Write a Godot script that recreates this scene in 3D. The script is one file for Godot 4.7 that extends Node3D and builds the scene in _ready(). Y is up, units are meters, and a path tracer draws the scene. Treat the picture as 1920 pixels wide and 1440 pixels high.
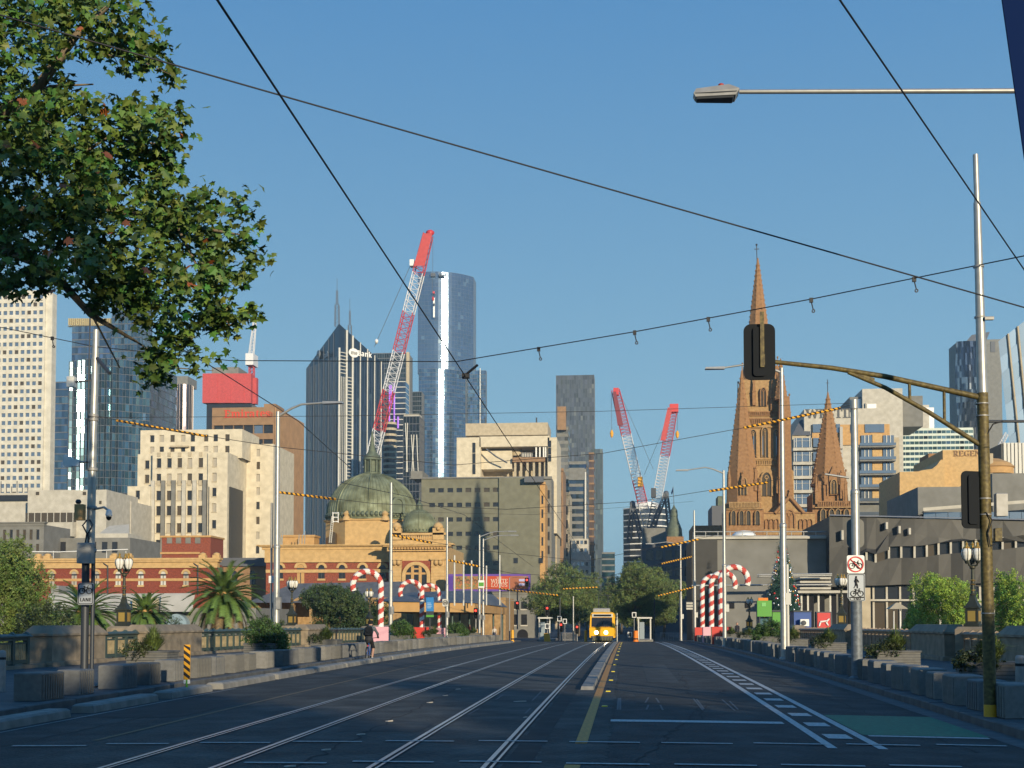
extends Node3D
# A tram bridge looking up a city street in low morning sun. x is right of the camera, the street runs along -z, "d" is the distance up the street (-z).

const F := 2400.0
const EYE := 1.98
var cam_basis: Basis
var M := {}
var taken := {}
var rng := RandomNumberGenerator.new()
var pane_cache := {}
var G := -1.1


class MB:
	var v := PackedVector3Array()
	var n := PackedVector3Array()
	var c := PackedColorArray()
	var col := Color(1, 1, 1)
	var t := Transform3D()

	func put(a: Vector3, b: Vector3, d: Vector3, na: Vector3, nb: Vector3, nd: Vector3) -> void:
		v.append(t * a); v.append(t * d); v.append(t * b)
		n.append((t.basis * na).normalized()); n.append((t.basis * nd).normalized()); n.append((t.basis * nb).normalized())
		c.append(col); c.append(col); c.append(col)

	func tri(a: Vector3, b: Vector3, d: Vector3) -> void:
		var k := (b - a).cross(d - a).normalized()
		put(a, b, d, k, k, k)

	func quad(a: Vector3, b: Vector3, d: Vector3, e: Vector3) -> void:   # counter-clockwise seen from outside
		var k := (d - a).cross(e - b).normalized()
		put(a, b, d, k, k, k)
		put(a, d, e, k, k, k)

	func box(p: Vector3, s: Vector3, skip := "") -> void:
		span(p - s * 0.5, p + s * 0.5, skip)

	func span(lo: Vector3, hi: Vector3, skip := "") -> void:   # skip: letters f(ront +z) k(back) l r t b left out
		var a := Vector3(lo.x, lo.y, hi.z); var b := Vector3(hi.x, lo.y, hi.z); var d := Vector3(hi.x, hi.y, hi.z); var e := Vector3(lo.x, hi.y, hi.z)
		var a2 := Vector3(lo.x, lo.y, lo.z); var b2 := Vector3(hi.x, lo.y, lo.z); var d2 := Vector3(hi.x, hi.y, lo.z); var e2 := Vector3(lo.x, hi.y, lo.z)
		if not "f" in skip: quad(a, b, d, e)
		if not "k" in skip: quad(b2, a2, e2, d2)
		if not "l" in skip: quad(a2, a, e, e2)
		if not "r" in skip: quad(b, b2, d2, d)
		if not "t" in skip: quad(e, d, d2, e2)
		if not "b" in skip: quad(a2, b2, b, a)

	func loft(rings: Array, cap0 := true, cap1 := true) -> void:   # rings of points, counter-clockwise seen from above (+ direction)
		for i in rings.size() - 1:
			var r0: Array = rings[i]; var r1: Array = rings[i + 1]
			for k in r0.size():
				var j := (k + 1) % r0.size()
				quad(r0[k], r0[j], r1[j], r1[k])
		var f0: Array = rings[0]; var f1: Array = rings[rings.size() - 1]
		for k in range(1, f0.size() - 1):
			if cap0: tri(f0[0], f0[k + 1], f0[k])
			if cap1: tri(f1[0], f1[k], f1[k + 1])

	func rect(cx: float, cz: float, y: float, w: float, dz: float) -> Array:
		return [Vector3(cx - w / 2, y, cz + dz / 2), Vector3(cx + w / 2, y, cz + dz / 2), Vector3(cx + w / 2, y, cz - dz / 2), Vector3(cx - w / 2, y, cz - dz / 2)]

	func ngon(cx: float, cz: float, y: float, r: float, k: int, turn := 0.0) -> Array:
		var o := []
		for i in k:
			var a := TAU * i / k + turn
			o.append(Vector3(cx + cos(a) * r, y, cz - sin(a) * r))
		return o

	func cbox(p: Vector3, s: Vector3, ch: float) -> void:   # p: middle of the base; top edges chamfered
		loft([rect(p.x, p.z, p.y, s.x, s.z), rect(p.x, p.z, p.y + s.y - ch, s.x, s.z), rect(p.x, p.z, p.y + s.y, s.x - 2 * ch, s.z - 2 * ch)])

	func tube(pts: Array, radii: Array, seg := 8, caps := true) -> void:
		var rings := []; var dirs := []
		for i in pts.size():
			var a: Vector3 = pts[max(i - 1, 0)]; var b: Vector3 = pts[min(i + 1, pts.size() - 1)]
			var f := (b - a).normalized()
			var up := Vector3(0, 1, 0) if absf(f.y) < 0.92 else Vector3(1, 0, 0)
			var s := f.cross(up).normalized(); var w := s.cross(f).normalized()
			var ring := []; var dd := []
			for k in seg:
				var g := TAU * k / seg
				var o := s * cos(g) - w * sin(g)
				ring.append(pts[i] + o * float(radii[min(i, radii.size() - 1)])); dd.append(o)
			rings.append(ring); dirs.append(dd)
		for i in rings.size() - 1:
			for k in seg:
				var j := (k + 1) % seg
				put(rings[i][k], rings[i][j], rings[i + 1][j], dirs[i][k], dirs[i][j], dirs[i + 1][j])
				put(rings[i][k], rings[i + 1][j], rings[i + 1][k], dirs[i][k], dirs[i + 1][j], dirs[i + 1][k])
		if caps:
			var l := rings.size() - 1
			for k in range(1, seg - 1):
				tri(rings[0][0], rings[0][k + 1], rings[0][k])
				tri(rings[l][0], rings[l][k], rings[l][k + 1])

	func bar(a: Vector3, b: Vector3, r: float, seg := 4) -> void:
		tube([a, b], [r, r], seg)

	func lathe(p: Vector3, prof: Array, seg := 16, a0 := 0.0, a1 := TAU) -> void:   # prof: [radius, y] from bottom to top
		for i in prof.size() - 1:
			var r0: float = prof[i][0]; var y0: float = prof[i][1]; var r1: float = prof[i + 1][0]; var y1: float = prof[i + 1][1]
			var sl := Vector2(y1 - y0, r0 - r1).normalized()
			for k in seg:
				var g0 := a0 + (a1 - a0) * k / seg; var g1 := a0 + (a1 - a0) * (k + 1) / seg
				var e0 := Vector3(cos(g0), 0, -sin(g0)); var e1 := Vector3(cos(g1), 0, -sin(g1))
				var n0 := e0 * sl.x + Vector3(0, sl.y, 0); var n1 := e1 * sl.x + Vector3(0, sl.y, 0)
				var A := p + e0 * r0 + Vector3(0, y0, 0); var B := p + e1 * r0 + Vector3(0, y0, 0)
				var D := p + e1 * r1 + Vector3(0, y1, 0); var E := p + e0 * r1 + Vector3(0, y1, 0)
				if r0 > 0.0001: put(A, B, D, n0, n1, n1)
				if r1 > 0.0001: put(A, D, E, n0, n1, n0)

	func prism(poly: PackedVector2Array, z0: float, z1: float) -> void:   # outline in x,y, run from z0 (back) to z1 (front)
		var p := poly
		if Geometry2D.is_polygon_clockwise(p):
			p = poly.duplicate(); p.reverse()
		var ix := Geometry2D.triangulate_polygon(p)
		for i in range(0, ix.size(), 3):
			var a := p[ix[i]]; var b := p[ix[i + 1]]; var d := p[ix[i + 2]]
			if (b - a).cross(d - a) < 0:
				var x := b; b = d; d = x
			tri(Vector3(a.x, a.y, z1), Vector3(b.x, b.y, z1), Vector3(d.x, d.y, z1))
			tri(Vector3(a.x, a.y, z0), Vector3(d.x, d.y, z0), Vector3(b.x, b.y, z0))
		for i in p.size():
			var a := p[i]; var b := p[(i + 1) % p.size()]
			quad(Vector3(a.x, a.y, z1), Vector3(a.x, a.y, z0), Vector3(b.x, b.y, z0), Vector3(b.x, b.y, z1))

	func arch(cx: float, cy: float, r0: float, r1: float, z0: float, z1: float, seg := 10, leg := 0.0, a0 := 0.0, a1 := PI) -> void:   # ring between two radii, with straight legs below
		var out := PackedVector2Array()
		if leg > 0: out.append(Vector2(cx + r1, cy - leg))
		for i in seg + 1: out.append(Vector2(cx + cos(a0 + (a1 - a0) * i / seg) * r1, cy + sin(a0 + (a1 - a0) * i / seg) * r1))
		if leg > 0:
			out.append(Vector2(cx - r1, cy - leg)); out.append(Vector2(cx - r0, cy - leg))
		for i in seg + 1: out.append(Vector2(cx + cos(a1 - (a1 - a0) * i / seg) * r0, cy + sin(a1 - (a1 - a0) * i / seg) * r0))
		if leg > 0: out.append(Vector2(cx + r0, cy - leg))
		prism(out, z0, z1)

	func ball(p: Vector3, s: Vector3, seg := 10) -> void:
		var prof := []
		for i in seg + 1:
			var a := -PI / 2 + PI * i / seg
			prof.append([cos(a), sin(a)])
		var keep := t
		t = t * Transform3D(Basis.from_scale(s), p)
		lathe(Vector3.ZERO, prof, seg + 2)
		t = keep

	func mesh() -> ArrayMesh:
		var a := []
		a.resize(Mesh.ARRAY_MAX)
		a[Mesh.ARRAY_VERTEX] = v; a[Mesh.ARRAY_NORMAL] = n; a[Mesh.ARRAY_COLOR] = c
		var m := ArrayMesh.new()
		if v.size() > 0: m.add_surface_from_arrays(Mesh.PRIMITIVE_TRIANGLES, a)
		return m


# ---------- naming and the tree of nodes ----------
func numbered(called: String) -> String:
	if not taken.has(called):
		taken[called] = 0
		return called
	taken[called] += 1
	return "%s_%03d" % [called, taken[called]]

func tag(o: Node, label: String, category: String, group := "") -> void:
	o.set_meta("label", label); o.set_meta("category", category)
	if group: o.set_meta("group", group)

func thing(called: String, label: String, category: String, at: Vector3, group := "") -> Node3D:
	var o := Node3D.new()
	o.name = numbered(called); add_child(o); o.position = at
	tag(o, label, category, group)
	return o

func mb(root: Node3D = null) -> MB:   # a builder that takes world coordinates for a part of root
	var b := MB.new()
	if root: b.t = Transform3D(Basis(), -root.position)
	return b

func part(b: MB, called: String, mat: Material, parent: Node3D) -> MeshInstance3D:
	var o := MeshInstance3D.new()
	o.mesh = b.mesh(); o.material_override = mat; o.name = called
	parent.add_child(o, true)
	return o

func inst(mesh: Mesh, called: String, mat: Material, parent: Node3D, x: Transform3D) -> MeshInstance3D:
	var o := MeshInstance3D.new()
	o.mesh = mesh; o.material_override = mat; o.name = called; o.transform = x
	parent.add_child(o, true)
	return o

func solo(b: MB, called: String, label: String, category: String, mat: Material, at := Vector3.ZERO, group := "") -> MeshInstance3D:
	var o := MeshInstance3D.new()
	o.mesh = b.mesh(); o.material_override = mat; o.name = numbered(called); add_child(o); o.position = at
	tag(o, label, category, group)
	return o

func struct(b: MB, called: String, mat: Material) -> MeshInstance3D:
	var o := MeshInstance3D.new()
	o.mesh = b.mesh(); o.material_override = mat; o.name = numbered(called); add_child(o)
	o.set_meta("kind", "structure")
	return o

func copy_of(o: Node3D, called: String, label: String, at: Vector3, turn := 0.0) -> Node3D:
	var k: Node3D = o.duplicate()
	k.name = numbered(called); add_child(k); k.position = at; k.rotation.y = turn
	k.set_meta("label", label)
	return k

func ordinal(i: int) -> String:
	var ones := ["", "first", "second", "third", "fourth", "fifth", "sixth", "seventh", "eighth", "ninth", "tenth", "eleventh", "twelfth", "thirteenth", "fourteenth", "fifteenth", "sixteenth", "seventeenth", "eighteenth", "nineteenth"]
	var tens := ["", "", "twenty", "thirty", "forty", "fifty", "sixty", "seventy"]
	if i < 20: return ones[i]
	if i % 10 == 0: return String(tens[i / 10]).left(-1) + "ieth"
	return tens[i / 10] + "-" + ones[i % 10]


# ---------- where things stand ----------
func P(u: float, v: float, d: float) -> Vector3:   # the point seen at u, v of the photograph that lies d metres up the street
	var k := cam_basis * Vector3((u - 960.0) / F, -(v - 1060.0) / F, -1.0)
	return Vector3(0, EYE, 0) + k * (d / -k.z)

func X(u: float, d: float, v := 1165.0) -> float: return P(u, v, d).x
func Y(v: float, d: float, u := 1100.0) -> float: return P(u, v, d).y

func road_y(x: float, d: float) -> float:
	var y := 0.0
	if d < 0: y = 0.0092 * d * exp(d / 60.0)
	elif d < 150: y = 0.0092 * d - 7.9e-5 * d * d
	else: y = -0.3975 - 0.7 * (1.0 - exp(-(d - 150.0) * 0.0207))
	return y - 0.0010 * minf((x + 2.5) * (x + 2.5), 90.0) * clampf((140.0 - d) / 40.0, 0, 1)

func R(u: float, v: float, lift := 0.0) -> Vector2:   # (x, d) on the road under a pixel
	var d := 20.0
	for i in 30:
		var p := P(u, v, 1.0)
		var y := road_y(p.x * d, d) + lift
		d = lerpf(d, (EYE - y) / maxf(EYE - p.y, 0.004), 0.6)
	return Vector2(P(u, v, d).x, d)

func path_y(x: float, d: float) -> float: return (road_y(-12.2, d) if x < 0 else road_y(6.3, d)) + 0.15


# ---------- materials ----------
func noise_tex(seed_: int, freq: float, octaves: int, c0: Color, c1: Color, size := 256, kind := FastNoiseLite.TYPE_SIMPLEX_SMOOTH, mid := 0.5) -> NoiseTexture2D:
	var f := FastNoiseLite.new()
	f.seed = seed_; f.frequency = freq; f.fractal_octaves = octaves; f.noise_type = kind
	var g := Gradient.new()
	g.set_color(0, c0); g.set_color(1, c1)
	if mid != 0.5: g.set_offset(0, mid)
	var t := NoiseTexture2D.new()
	t.width = size; t.height = size; t.seamless = true; t.noise = f; t.color_ramp = g
	return t

func lin(r: float, g: float, b: float) -> Color: return Color(r, g, b).linear_to_srgb()

func plain(r: float, g: float, b: float, rough := 0.7, metal := 0.0) -> StandardMaterial3D:   # linear base colour
	var m := StandardMaterial3D.new()
	m.albedo_color = lin(r, g, b); m.roughness = rough; m.metallic = metal
	return m

func tex(r: float, g: float, b: float, t: Texture2D, scale: float, rough := 0.8, metal := 0.0, bump: Texture2D = null, bump_k := 0.5) -> StandardMaterial3D:
	var m := plain(r, g, b, rough, metal)
	m.albedo_texture = t; m.uv1_triplanar = true; m.uv1_world_triplanar = true; m.uv1_scale = Vector3.ONE * scale
	if bump:
		m.normal_enabled = true; m.normal_texture = bump; m.normal_scale = bump_k
	return m

func vertex(rough := 0.7, metal := 0.0) -> StandardMaterial3D:
	var m := StandardMaterial3D.new()
	m.vertex_color_use_as_albedo = true; m.roughness = rough; m.metallic = metal
	return m

func glow(r: float, g: float, b: float, e: float) -> StandardMaterial3D:
	var m := plain(r * 0.5, g * 0.5, b * 0.5, 0.4)
	m.emission_enabled = true; m.emission = lin(r, g, b); m.emission_energy_multiplier = e
	return m

func make_materials() -> void:
	var W := Color(1, 1, 1)
	var mott := noise_tex(3, 0.012, 5, Color(0.72, 0.72, 0.72), W)
	var mott2 := noise_tex(8, 0.03, 6, Color(0.87, 0.865, 0.85), W)
	var streak := noise_tex(21, 0.035, 5, Color(0.7, 0.7, 0.7), W)
	var stone := noise_tex(23, 0.05, 6, Color(0.8, 0.78, 0.75), W)
	var grit := noise_tex(5, 0.012, 8, Color(0.38, 0.38, 0.38), W, 512)
	var bn := FastNoiseLite.new(); bn.seed = 9; bn.frequency = 0.15; bn.fractal_octaves = 3
	var bump := NoiseTexture2D.new(); bump.width = 512; bump.height = 512; bump.seamless = true; bump.noise = bn; bump.as_normal_map = true; bump.bump_strength = 3.0
	# setting
	M.asphalt = tex(0.050, 0.053, 0.051, grit, 0.13, 0.82, 0, bump, 0.5)
	M.tram_asphalt = tex(0.086, 0.085, 0.076, grit, 0.11, 0.8, 0, bump, 0.5)
	M.dark_asphalt = tex(0.045, 0.050, 0.050, grit, 0.15, 0.82, 0, bump, 0.5)
	M.paving = tex(0.10, 0.10, 0.10, mott, 0.25, 0.8, 0, bump, 0.25)
	M.bluestone = tex(0.13, 0.13, 0.13, mott, 0.5, 0.8, 0, bump, 0.3)
	M.concrete = tex(0.30, 0.285, 0.26, mott, 0.45, 0.85, 0, bump, 0.25)
	M.block = tex(0.165, 0.16, 0.15, mott2, 0.7, 0.85, 0, bump, 0.15)
	M.paint = tex(0.62, 0.62, 0.60, streak, 1.2, 0.6)
	M.yellow_paint = tex(0.78, 0.31, 0.02, streak, 1.2, 0.6)
	M.green_paint = tex(0.012, 0.21, 0.10, streak, 0.6, 0.7)
	M.rail = plain(0.42, 0.42, 0.44, 0.32, 0.9)
	M.groove = plain(0.012, 0.012, 0.013, 0.9)
	M.ground = tex(0.10, 0.095, 0.08, mott, 0.05, 0.9)
	M.grass = tex(0.05, 0.075, 0.02, mott, 0.3, 0.9)
	# stone, render, brick
	M.cream = tex(0.68, 0.60, 0.46, mott2, 0.05, 0.85)
	M.cream2 = tex(0.50, 0.42, 0.30, mott2, 0.08, 0.85)
	M.white_concrete = tex(0.67, 0.63, 0.54, mott2, 0.03, 0.8)
	M.offwhite = tex(0.54, 0.505, 0.44, mott2, 0.06, 0.85)
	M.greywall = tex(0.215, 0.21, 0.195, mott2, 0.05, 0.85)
	M.olive = tex(0.19, 0.185, 0.13, mott2, 0.04, 0.88)
	M.brown = tex(0.32, 0.19, 0.10, mott2, 0.05, 0.85)
	M.orange_wall = tex(0.50, 0.28, 0.13, mott2, 0.03, 0.85)
	M.ochre = tex(0.60, 0.39, 0.17, mott2, 0.12, 0.8)
	M.ochre2 = tex(0.56, 0.33, 0.13, mott2, 0.12, 0.8)
	M.red_brick = tex(0.30, 0.062, 0.032, streak, 0.3, 0.85)
	M.red_brick2 = tex(0.34, 0.085, 0.045, streak, 0.3, 0.85)
	M.sandstone = tex(0.37, 0.20, 0.09, stone, 0.10, 0.88, 0, bump, 0.3)
	M.sandstone2 = tex(0.45, 0.285, 0.13, stone, 0.10, 0.88, 0, bump, 0.3)
	M.parapet = tex(0.34, 0.27, 0.19, mott, 0.35, 0.85, 0, bump, 0.35)
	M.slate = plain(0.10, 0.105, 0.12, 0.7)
	M.grey_roof = tex(0.16, 0.16, 0.165, streak, 0.08, 0.6)
	M.copper = tex(0.36, 0.40, 0.27, noise_tex(14, 0.02, 5, Color(0.42, 0.40, 0.30), W), 0.07, 0.65, 0.15)
	M.copper_dark = tex(0.16, 0.19, 0.13, mott, 0.2, 0.7, 0.15)
	# metals, paints
	M.galv = tex(0.48, 0.47, 0.45, mott2, 0.6, 0.42, 0.55)
	M.galv_dull = tex(0.36, 0.35, 0.34, mott2, 0.6, 0.55, 0.3)
	M.dark_steel = plain(0.045, 0.05, 0.06, 0.5, 0.3)
	M.grey_pole = tex(0.20, 0.225, 0.25, streak, 0.8, 0.55, 0.1)
	M.mustard = tex(0.23, 0.175, 0.05, noise_tex(31, 0.05, 4, Color(0.45, 0.42, 0.36), W), 0.8, 0.6)
	M.yellow = plain(0.75, 0.36, 0.02, 0.5)
	M.black = plain(0.012, 0.012, 0.014, 0.7)
	M.black_plastic = plain(0.014, 0.016, 0.019, 0.75)
	M.black_plastic.metallic_specular = 0.25
	M.white = plain(0.78, 0.77, 0.74, 0.45)
	M.offpaint = plain(0.55, 0.53, 0.48, 0.5)
	M.iron_green = plain(0.055, 0.085, 0.075, 0.5, 0.2)
	M.iron_dark = tex(0.05, 0.055, 0.04, mott, 0.6, 0.5, 0.3)
	M.gold = plain(0.70, 0.42, 0.10, 0.35, 0.7)
	M.milk = plain(0.75, 0.72, 0.66, 0.3)
	M.iron_sunlit = tex(0.46, 0.36, 0.20, mott, 0.6, 0.6)  # left railing bars, their sunlit cream put into the colour
	M.iron_shaded = tex(0.34, 0.24, 0.16, mott, 0.6, 0.6)  # right railing, brown of its shaded side painted into the colour
	M.candy_red = plain(0.55, 0.045, 0.03, 0.4)
	M.candy_white = plain(0.78, 0.74, 0.68, 0.4)
	M.pink = plain(0.72, 0.38, 0.44, 0.6)
	M.red = plain(0.55, 0.03, 0.03, 0.5)
	M.blue_sign = plain(0.02, 0.19, 0.48, 0.5)
	M.kiosk_blue = plain(0.02, 0.07, 0.28, 0.4)
	M.green_sign = plain(0.08, 0.30, 0.03, 0.5)
	M.orange = plain(0.75, 0.20, 0.01, 0.6)
	M.banner = plain(0.006, 0.016, 0.065, 0.9)
	M.banner.metallic_specular = 0.1
	M.crane_red = plain(0.52, 0.03, 0.035, 0.45)
	M.crane_white = plain(0.68, 0.68, 0.70, 0.45)
	M.crane_dark = plain(0.10, 0.11, 0.13, 0.5)
	M.mesh_red = tex(0.56, 0.075, 0.075, mott2, 0.1, 0.7)
	M.zinc = tex(0.036, 0.0345, 0.033, mott2, 0.1, 0.55, 0.2)
	M.zinc2 = tex(0.029, 0.028, 0.0275, mott2, 0.1, 0.55, 0.2)
	M.zinc3 = tex(0.046, 0.044, 0.042, mott2, 0.1, 0.55, 0.2)
	M.tram_yellow = plain(0.80, 0.40, 0.01, 0.3)
	M.wire = plain(0.012, 0.012, 0.015, 0.6)
	# glass
	M.win_dark = plain(0.035, 0.035, 0.04, 0.08, 0.3)
	M.win_blue = plain(0.24, 0.29, 0.36, 0.12, 0.7)
	M.win_blind = plain(0.38, 0.34, 0.28, 0.3)
	M.win_warm = plain(0.10, 0.075, 0.05, 0.12, 0.3)
	M.curtain = vertex(0.13, 0.85)
	M.curtain_soft = vertex(0.3, 0.6)
	M.silver = vertex(0.14, 0.85)
	M.vert = vertex(0.75)
	# greenery
	M.leaf = vertex(0.6); M.leaf.backlight_enabled = true; M.leaf.backlight = Color(0.25, 0.3, 0.08)
	M.leaf.cull_mode = BaseMaterial3D.CULL_DISABLED
	M.bark = tex(0.17, 0.13, 0.09, streak, 2.0, 0.9)
	M.bark_pale = tex(0.26, 0.20, 0.13, streak, 2.0, 0.9)

func fb(b: MB, u0: float, u1: float, vb: float, vt: float, d_back: float, d_front: float) -> void:   # a box whose front face spans u0..u1, vb..vt at d_front
	var a := P(u0, vb, d_front); var c := P(u1, vt, d_front)
	b.span(Vector3(a.x, a.y, -d_back), Vector3(c.x, c.y, -d_front))


func _ready() -> void:
	rng.seed = 7
	# camera: a lens shifted upwards, so that uprights stay nearly upright
	var cam := Camera3D.new()
	cam.name = "camera"
	cam.position = Vector3(0, EYE, 0)
	cam.rotation = Vector3(deg_to_rad(2.5), atan(215.0 / F), 0)
	cam.projection = Camera3D.PROJECTION_FRUSTUM
	cam.near = 0.2; cam.far = 9000.0
	cam.size = 0.2 * 1440.0 / F
	cam.frustum_offset = Vector2(0, 0.2 * 340.0 / F)
	add_child(cam)
	cam.current = true
	cam_basis = cam.basis
	# sky, exposure
	var sky := ProceduralSkyMaterial.new()
	sky.sky_top_color = lin(0.0075, 0.130, 0.388)
	sky.sky_horizon_color = lin(0.282, 0.49, 0.565)
	sky.sky_curve = 0.25
	sky.ground_bottom_color = Color(0.12, 0.11, 0.10); sky.ground_horizon_color = Color(0.45, 0.47, 0.48); sky.ground_curve = 0.05
	sky.sun_angle_max = 4.0
	var env := Environment.new()
	env.background_mode = Environment.BG_SKY
	env.sky = Sky.new(); env.sky.sky_material = sky
	env.tonemap_mode = Environment.TONE_MAPPER_LINEAR
	env.tonemap_exposure = 1.28
	env.sdfgi_enabled = true; env.ssao_enabled = true; env.ssil_enabled = true
	env.fog_enabled = true; env.fog_density = 0.00017; env.fog_light_color = Color(0.62, 0.74, 0.82)
	var we := WorldEnvironment.new()
	we.name = "environment"; we.environment = env
	add_child(we)
	# the low morning sun, behind the camera and to its right
	var sun := DirectionalLight3D.new()
	sun.name = "sun"
	sun.light_energy = 1.6; sun.light_color = Color(1.0, 0.935, 0.80); sun.light_angular_distance = 0.53; sun.shadow_enabled = true
	add_child(sun)
	var to_sun := Vector3(0.467, 0.193, 0.863).normalized()
	sun.look_at_from_position(to_sun * 100.0, Vector3.ZERO)
	make_materials()
	setting()
	station()
	towers_west()
	towers_centre()
	cathedral()
	towers_east()
	square()
	bridge_sides()
	poles_and_wires()
	street_furniture()
	tram_and_stop()
	greenery()


# ---------- ground, road, paths ----------
func strip(b: MB, x0: float, x1: float, d0: float, d1: float, lift: float, step := 3.0, nx := 1) -> void:
	var k := maxi(1, int(ceil((d1 - d0) / step)))
	for i in k:
		var a := lerpf(d0, d1, float(i) / k); var e := lerpf(d0, d1, float(i + 1) / k)
		for j in nx:
			var xa := lerpf(x0, x1, float(j) / nx); var xb := lerpf(x0, x1, float(j + 1) / nx)
			b.quad(Vector3(xa, road_y(xa, a) + lift, -a), Vector3(xb, road_y(xb, a) + lift, -a), Vector3(xb, road_y(xb, e) + lift, -e), Vector3(xa, road_y(xa, e) + lift, -e))

func path_slab(b: MB, x0: float, x1: float, d0: float, d1: float, step := 4.0) -> void:   # raised footpath with a face towards the road
	var k := int(ceil((d1 - d0) / step))
	for i in k:
		var a := lerpf(d0, d1, float(i) / k); var e := lerpf(d0, d1, float(i + 1) / k)
		var ya := path_y(x0, a); var ye := path_y(x0, e)
		b.loft([[Vector3(x0, ya - 1.2, -a), Vector3(x1, ya - 1.2, -a), Vector3(x1, ye - 1.2, -e), Vector3(x0, ye - 1.2, -e)], [Vector3(x0, ya, -a), Vector3(x1, ya, -a), Vector3(x1, ye, -e), Vector3(x0, ye, -e)]], false, true)

func setting() -> void:
	var b := mb()
	b.quad(Vector3(-6000, -4.6, 2500), Vector3(6000, -4.6, 2500), Vector3(6000, -4.6, -8000), Vector3(-6000, -4.6, -8000))
	struct(b, "ground", M.ground)
	b = mb()   # the streets and squares of the city beyond the bridge
	b.span(Vector3(-700, -4.5, -2200), Vector3(-13.7, G, -142)); b.span(Vector3(8.8, -4.5, -2200), Vector3(700, G, -142))
	struct(b, "pavement", M.paving)
	b = mb()   # lawn south of the river, where the trees that shade the bridge stand
	b.span(Vector3(16, -4.5, -12), Vector3(120, -0.35, 90)); b.span(Vector3(-120, -4.5, -12), Vector3(-23.5, -0.35, 90))
	struct(b, "lawn", M.grass)
	b = mb(); strip(b, -12.2, -8.15, -60, 150, 0.0, 3.0, 3); strip(b, -13.7, -8.15, 150, 620, 0, 10)
	struct(b, "road", M.asphalt)
	b = mb(); strip(b, -8.15, -0.42, -60, 150, 0.0, 3.0, 6); strip(b, -8.15, -0.42, 150, 620, 0, 10)
	struct(b, "road", M.tram_asphalt)
	b = mb(); strip(b, -0.42, 6.3, -60, 150, 0.0, 3.0, 5); strip(b, -0.42, 8.8, 150, 620, 0, 10)
	struct(b, "road", M.dark_asphalt)
	b = mb()   # skirt under the roadway
	b.span(Vector3(-12.3, -4.5, -150), Vector3(6.4, -0.9, 60))
	struct(b, "bridge_deck", M.concrete)
	b = mb(); path_slab(b, -23.4, -12.5, -60, 150)
	struct(b, "footpath", M.paving)
	b = mb(); path_slab(b, 6.6, 15.4, -60, 150)
	struct(b, "footpath", M.paving)
	# kerbs: long stones laid end to end
	for side in [-12.5, 6.3]:
		var kerb := Node3D.new()
		kerb.name = numbered("kerb"); add_child(kerb); kerb.set_meta("kind", "structure")
		var d := -6.0
		var i := 0
		while d < 146.0:
			b = mb()
			var ya := path_y(side, d + 0.01); var ye := path_y(side, d + 2.38)
			var up := 0.004 + 0.006 * (i % 3)
			b.loft([[Vector3(side, ya - 0.5, -d), Vector3(side + 0.3, ya - 0.5, -d), Vector3(side + 0.3, ye - 0.5, -d - 2.38), Vector3(side, ye - 0.5, -d - 2.38)],
				[Vector3(side, ya + up - 0.02, -d), Vector3(side + 0.3, ya + up - 0.02, -d), Vector3(side + 0.3, ye + up - 0.02, -d - 2.38), Vector3(side, ye + up - 0.02, -d - 2.38)],
				[Vector3(side + 0.02, ya + up, -d - 0.02), Vector3(side + 0.28, ya + up, -d - 0.02), Vector3(side + 0.28, ye + up, -d - 2.36), Vector3(side + 0.02, ye + up, -d - 2.36)]])
			part(b, "kerb_stone", M.bluestone, kerb)
			d += 2.4; i += 1
	b = mb(); strip(b, 5.86, 6.3, -30, 146, 0.004)
	struct(b, "gutter", M.bluestone)
	rails()
	markings()

func rails() -> void:
	for x in [-6.63, -5.195, -3.2, -1.765]:
		var r := Node3D.new()
		r.name = numbered("tram_rail"); add_child(r); r.set_meta("kind", "structure")
		var b := mb(); strip(b, x - 0.10, x + 0.10, -10, 320, 0.004, 4.0); part(b, "groove", M.groove, r)
		b = mb(); strip(b, x - 0.078, x - 0.014, -10, 320, 0.012, 4.0); strip(b, x + 0.034, x + 0.07, -10, 320, 0.010, 4.0); part(b, "rail_head", M.rail, r)

func mark(called: String, mat: Material, x0: float, x1: float, d0: float, d1: float, lift := 0.006) -> void:
	var b := mb(); strip(b, x0, x1, d0, d1, lift, 3.0, maxi(1, int((x1 - x0) / 1.0)))
	struct(b, called, mat)

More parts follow.
